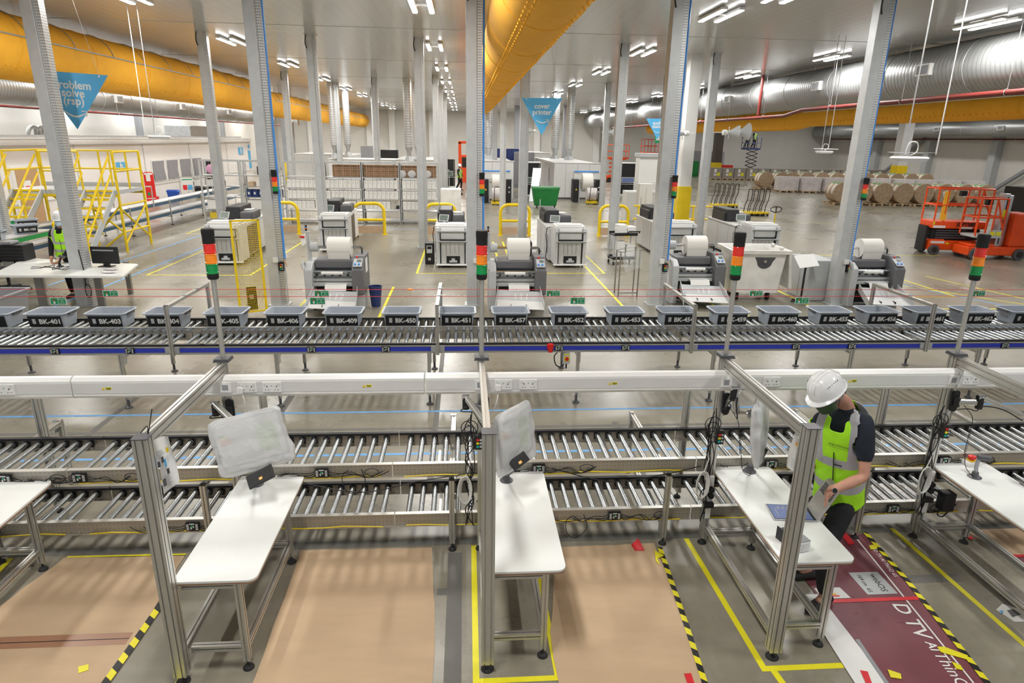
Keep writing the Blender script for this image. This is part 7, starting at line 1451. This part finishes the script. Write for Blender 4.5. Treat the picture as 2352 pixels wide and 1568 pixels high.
        for e in (-1, 1): m.tube([J['head']+hx*e*.088*s+look*.03*s-upv*.03*s, J['head']+hx*e*.094*s-look*.01*s+upv*.02*s], .002, 5); m.tube([J['head']+hx*e*.088*s+look*.03*s-upv*.09*s, J['head']+hx*e*.094*s-look*.02*s-upv*.02*s], .002, 5)
        m.build('mask_straps', 'black' if mask == 'maskgreen' else 'white', t)
    if helmet:
        c = J['head']+upv*.035*s-look*.008*s; A = frame((0, 0, 0), hx, look); m = MB(); rows = []
        for k in range(9):
            a = R(90*k/8); rows.append([c+A.to_3x3() @ V((.118*s*math.cos(a)**.8*math.cos(2*PI*j/28), .138*s*math.cos(a)**.8*math.sin(2*PI*j/28), 0))+upv*.136*s*math.sin(a) for j in range(28)])
        rows = [[c+A.to_3x3() @ V((.120*s*math.cos(2*PI*j/28), .142*s*math.sin(2*PI*j/28), 0))-upv*.016*s for j in range(28)]]+rows
        m.loft(rows); h = m.build('hard_hat', 'helmet', t, True)
        m = MB(); inner = []; outer = []
        for j in range(28):
            a = 2*PI*j/28; sn = math.sin(a); w_ = .008+(.026*max(0, sn)**1.5); q = c+A.to_3x3() @ V((.118*s*math.cos(a), .140*s*sn, 0)); inner.append(q-upv*.012*s); outer.append(q+A.to_3x3() @ V((math.cos(a), sn, 0))*w_*s-upv*(.018+.3*w_)*s)
        m.loft([inner, outer, [q-upv*.005*s for q in outer], [q-upv*.008*s for q in inner]], False); m.build('hat_brim', 'helmet', h, True)
        m = MB()
        for e in (-.03, 0, .03): m.tube([c+A.to_3x3() @ V((e*s*1.0, .142*s*math.cos(R(a)), 0))+upv*(.139-abs(e)*.15)*s*math.sin(R(a)) for a in range(25, 156, 10)], .004*s, 6)
        m.build('hat_ridges', 'helmet', h, True)
        m = MB()
        for e in (-1, 1):
            for k in range(6): a = R(62+11*k); m.ball(c+A.to_3x3() @ V((e*.098*s, .10*s*math.cos(a), 0))+upv*.078*s, .004*s, 6)
        m.build('hat_vents', 'black', h)
        m = MB(); m.tube([c+A.to_3x3() @ V((.112*s*math.cos(R(a)), .134*s*math.sin(R(a)), 0))-upv*.03*s for a in range(200, 341, 14)], .007*s, 6); m.build('hat_band', 'black', h, True)
    # shirt
    sn = {}; sn['waist'] = (*(J['pelvis']*.75+J['chest']*.25), .125*s); sn['mid'] = (*(J['pelvis']*.45+J['chest']*.55), .115*s); sn['chest'] = (*J['chest'], .112*s); sn['collar'] = (*(J['neck']*.8+J['chest']*.2), .075*s); se = [('waist', 'mid'), ('mid', 'chest'), ('chest', 'collar')]
    for sd in 'lr':
        sn['s'+sd] = (*J['sh'+sd], .073*s); end = .74 if not sleeves else 1.0; sn['e'+sd] = (*(J['sh'+sd]*(1-end)+J['el'+sd]*end), .066*s if not sleeves else .055*s); se += [('chest', 's'+sd), ('s'+sd, 'e'+sd)]
        if sleeves: sn['w'+sd] = (*(J['el'+sd]*.08+J['wr'+sd]*.92), .04*s); se.append(('e'+sd, 'w'+sd))
    sh = skinmesh('shirt', shirt, sn, se, t); sw = sh.modifiers.new('wrap', 'SHRINKWRAP'); sw.target = bo; sw.wrap_mode = 'OUTSIDE'; sw.offset = .009
    for c_ in [c_ for c_ in t.children if c_.name.startswith('x')]: pass
    tn = {}; tn['p'] = (*J['pelvis'], .128*s); tn['w'] = (*(J['pelvis']*.8+J['chest']*.2), .118*s); te = [('p', 'w')]
    for sd in 'lr':
        tn['h'+sd] = (*J['hip'+sd], .10*s); tn['k'+sd] = (*J['kn'+sd], .078*s); tn['c'+sd] = (*(J['kn'+sd]*.45+J['an'+sd]*.55), .07*s); tn['a'+sd] = (*(J['an'+sd]+V((0, 0, .02))), .062*s); te += [('p', 'h'+sd), ('h'+sd, 'k'+sd), ('k'+sd, 'c'+sd), ('c'+sd, 'a'+sd)]
    tr = skinmesh('trousers', trousers, tn, te, t); sw = tr.modifiers.new('wrap', 'SHRINKWRAP'); sw.target = bo; sw.wrap_mode = 'OUTSIDE'; sw.offset = .009
    for sd in 'lr':
        d = (J['toe'+sd]-J['an'+sd]); d.z = 0; d.normalize(); a = J['an'+sd]; z0 = J['toe'+sd].z-.03*s; rows = []
        y = V((-d.y, d.x, 0)); 
        for u, w_, h_ in ((-.085, .028, .06), (-.06, .04, .09), (.0, .042, .10), (.06, .045, .075), (.13, .05, .06), (.175, .042, .05), (.2, .02, .03)):
            cc = V((a.x, a.y, z0))+d*u*s; rows.append([cc+y*w_*s*math.cos(2*PI*j/12)+V((0, 0, h_*s*.5+h_*s*.5*math.sin(2*PI*j/12))) for j in range(12)])
        m = MB(); m.loft(rows); m.build('shoe', 'rubber', t, True)
    # hi-vis vest as one shell with reflective bands
    if vest:
        rows = []; up = (J['chest']-J['pelvis']).normalized(); ch = J['chest']; pv = J['pelvis']; L = (ch-pv).length
        fx = (f-up*f.dot(up)).normalized(); lx = fx.cross(up); lx = lx if lx.dot(lat) > 0 else -lx
        def RG(c, rx, ry, b=1): return [q-fx*min(0, (q-V(c)).dot(fx))*(1-b) for q in loftring(c, lx, fx, rx*s, ry*s, 32, .85)]
        prof_ = [(-.14, .182, .152), (-.06, .180, .150), (.02, .178, .148), (.08, .176, .146), (.20, .176, .146), (.32, .178, .148), (.44, .184, .152), (.56, .194, .158), (.66, .202, .162), (.76, .208, .165), (.86, .214, .166), (.95, .212, .160), (1.06, .206, .148), (1.16, .190, .126), (1.26, .155, .10), (1.33, .115, .082)]
        upn = (J['neck']-ch).normalized(); CC = lambda u: pv+(ch-pv)*(u/.84) if u < .84 else ch+(J['neck']+upn*.035*s-ch)*((u-.84)/.56)
        for u, rx, ry in prof_:
            c = CC(u)+fx*.012*s; w_ = 1+.012*math.sin(u*40)
            rows.append(RG(c, rx*w_, ry*w_, 1 if u < .5 else max(.5, 1-(u-.5)*.7)))
        n = 32; m = MB(); vs = [p for r_ in rows for p in r_]
        for i, p in enumerate(vs): vs[i] = p+(p-pv).normalized()*noise.noise(V(p)*9)*.008
        fs = []; mi = []
        for i in range(len(rows)-1):
            for j in range(n):
                k = (j+1) % n; a = (j+.5)*360/n; u = prof_[i][0]
                front = 45 < a < 135
                arm = (a < 43 or a > 317 or 137 < a < 223)
                if u >= .76 and arm: continue          # armholes
                da = abs(a-90); 
                if u >= .86 and da < (u-.80)*62: continue     # V neck
                band = (.07 <= u < .19) or (.43 <= u < .55)
                strap = u >= .43 and (22 < abs(a-90) < 46 or 22 < abs(a-270) < 46)
                fs.append((i*n+j, i*n+k, (i+1)*n+k, (i+1)*n+j)); mi.append(1 if band or strap else 0)
        m.v = vs; m.f = fs; m.mi = mi; o = m.build('hi_vis_vest', ['hivis', 'reflect'], t, True); sb = o.modifiers.new('sub', 'SUBSURF'); sb.levels = 2; sb.render_levels = 2; sw = o.modifiers.new('wrap', 'SHRINKWRAP'); sw.target = sh; sw.wrap_mode = 'OUTSIDE'; sw.offset = .016; so = o.modifiers.new('s', 'SOLIDIFY'); so.thickness = .006*s; so.offset = 1
        zp = [CC(u)+fx*(ry*s+.026) for u, rx, ry in prof_[:9]]; m = MB(); m.tube(zp, .004, 5); m.build('zip', 'black', o, True)
        if logo:
            c = CC(.72)+fx*.186*s+lx*.03*s; M = frame(c+up*.03, -lx if 0 else (fx.cross(up)*-1), up); text('marchmont', .030, M, 'black', o, 'printed_name', 0, .0005)
            m = MB(); m.M = M; m.box((-.07, -.022, 0), (.07, -.0205, .001)); m.build('name_underline', 'black', o)
            m = MB(); m.M = frame(CC(.50)+fx*.178*s+lx*.03, (fx.cross(up)*-1), up); m.box((-.03, -.006, 0), (.03, .006, .002)); m.build('small_badge', 'black', o)
    if watch:
        w_ = J['wrl']*.93+J['ell']*.07; d = (J['wrl']-J['ell']).normalized(); m = MB(); m.cyl(w_-d*.011, w_+d*.011, .034, 20); m.build('watch_strap', 'black', t, True)
        nn = (V((-.1, -1, .45))-d*V((-.1, -1, .45)).dot(d)).normalized(); m = MB(); m.cyl(w_+nn*.030, w_+nn*.041, .021, 20); wq = m.build('watch_case', 'chrome', t, True); m = MB(); m.cyl(w_+nn*.041, w_+nn*.042, .0185, 20); m.build('watch_dial', 'black', wq)
    return t
# worker at the laptop bench
g = lambda px, py, Y: atY(px, py, Y)
J = dict(pelvis=g(1928, 1118, 4.38), chest=g(1938, 978, 4.30), neck=g(1944, 922, 4.30), head=g(1900, 902, 4.26), shl=g(1988, 962, 4.13), ell=g(1985, 1095, 4.02), wrl=g(1905, 1128, 3.98), shr=g(1885, 957, 4.48), elr=g(1868, 1060, 4.46), wrr=g(1835, 1100, 4.28),
         hipl=g(1945, 1150, 4.30), knl=(2.78, 4.12, .50), anl=at(1885, 1395)+V((.03, .02, .09)), toel=at(1845, 1415)+V((0, 0, .04)), hipr=g(1908, 1145, 4.46), knr=(2.66, 4.48, .50), anr=at(1858, 1338)+V((.02, .05, .10)), toer=at(1800, 1335)+V((0, .03, .04)))
J['hdl'] = V((-.97, .15, -.02)); J['hdr'] = V((-.5, -.6, -.3))
person('bending man in white hard hat, green face mask and yellow hi-vis vest holding a laptop', J, (-.72, -.66, -.05), (-.80, -.25, -.55), s=1.02, watch=True, logo=True)
# worker at the left desk
def standing(x, y, h, face, **k):
    f = V((math.cos(face), math.sin(face), 0)); l = V((-f.y, f.x, 0)); P_ = lambda a, b, z: V((x, y, z*h))+f*a+l*b
    J = dict(pelvis=P_(0, 0, .53), chest=P_(.0, 0, .745), neck=P_(0, 0, .845), head=P_(.02, 0, .925), shl=P_(0, .19, .80), ell=P_(.02, .25, .64), wrl=P_(.12, .2, .50), shr=P_(0, -.19, .80), elr=P_(.02, -.25, .64), wrr=P_(.14, -.2, .50),
             hipl=P_(0, .09, .51), knl=P_(.1, .1, .29), anl=P_(.05, .1, .05), toel=P_(.18, .11, .025), hipr=P_(0, -.09, .51), knr=P_(.02, -.1, .29), anr=P_(-.2, -.12, .06), toer=P_(-.08, -.13, .025)); J.update(k); return J
J = standing(-8.42, 14.55, 1.84, R(-80)); J['anl'] = V((-8.4, 14.5, .09)); J['toel'] = V((-8.42, 14.37, .04)); J['anr'] = V((-8.1, 14.85, .10)); J['toer'] = V((-7.98, 14.78, .05)); J['knr'] = V((-8.25, 14.7, .50)); J['knl'] = V((-8.42, 14.45, .52)); J['wrl'] = V((-8.40, 14.3, .88)); J['ell'] = V((-8.20, 14.45, 1.12)); J['wrr'] = V((-8.6, 14.3, .90))
for k in J: J[k] = J[k]+V((-.28, .12, 0))
 
person('walking worker in white hard hat, blue face mask and yellow vest behind the left desk', J, (.15, -1, 0), (.1, -1, -.12), mask='maskblue', shirt='blackcloth', sleeves=True, s=1.08)
J = standing(-.35, 47, 1.78, R(-30)); person('distant worker in hi-vis vest and hard hat in the middle aisle', J, (.8, -.5, 0), (.8, -.5, -.2), mask=None, shirt='blackcloth', sleeves=True)
for x, lb, hm in ((28.75, 'distant worker with white hard hat on the blue lift, left one', 'helmet'), (29.5, 'distant worker in yellow vest on the blue lift, right one', 'hair')):
    J = standing(x, 66.9, 1.78, R(-60));
    for k in J: J[k] = J[k]+V((0, 0, 3.05))
    person(lb, J, (.5, -.8, 0), (.5, -.8, 0), helmet=hm == 'helmet', mask=None, shirt='blackcloth', sleeves=True)
# ================================================================ light in the hall and the output transform
w = bpy.data.worlds.new('world'); S.world = w; w.use_nodes = True; bg = w.node_tree.nodes['Background']; bg.inputs[0].default_value = (.95, .97, 1, 1); bg.inputs[1].default_value = .42
S.view_settings.view_transform = 'Standard'; S.view_settings.look = 'None'; S.view_settings.exposure = 0; S.view_settings.gamma = 1; S.view_settings.use_curve_mapping = False
S.cycles.use_denoising = True; S.cycles.max_bounces = 6; S.cycles.diffuse_bounces = 3; S.cycles.glossy_bounces = 2; S.cycles.transparent_max_bounces = 6; S.cycles.use_adaptive_sampling = True; S.cycles.adaptive_threshold = .08; S.cycles.adaptive_min_samples = 12; S.cycles.sample_clamp_indirect = 4
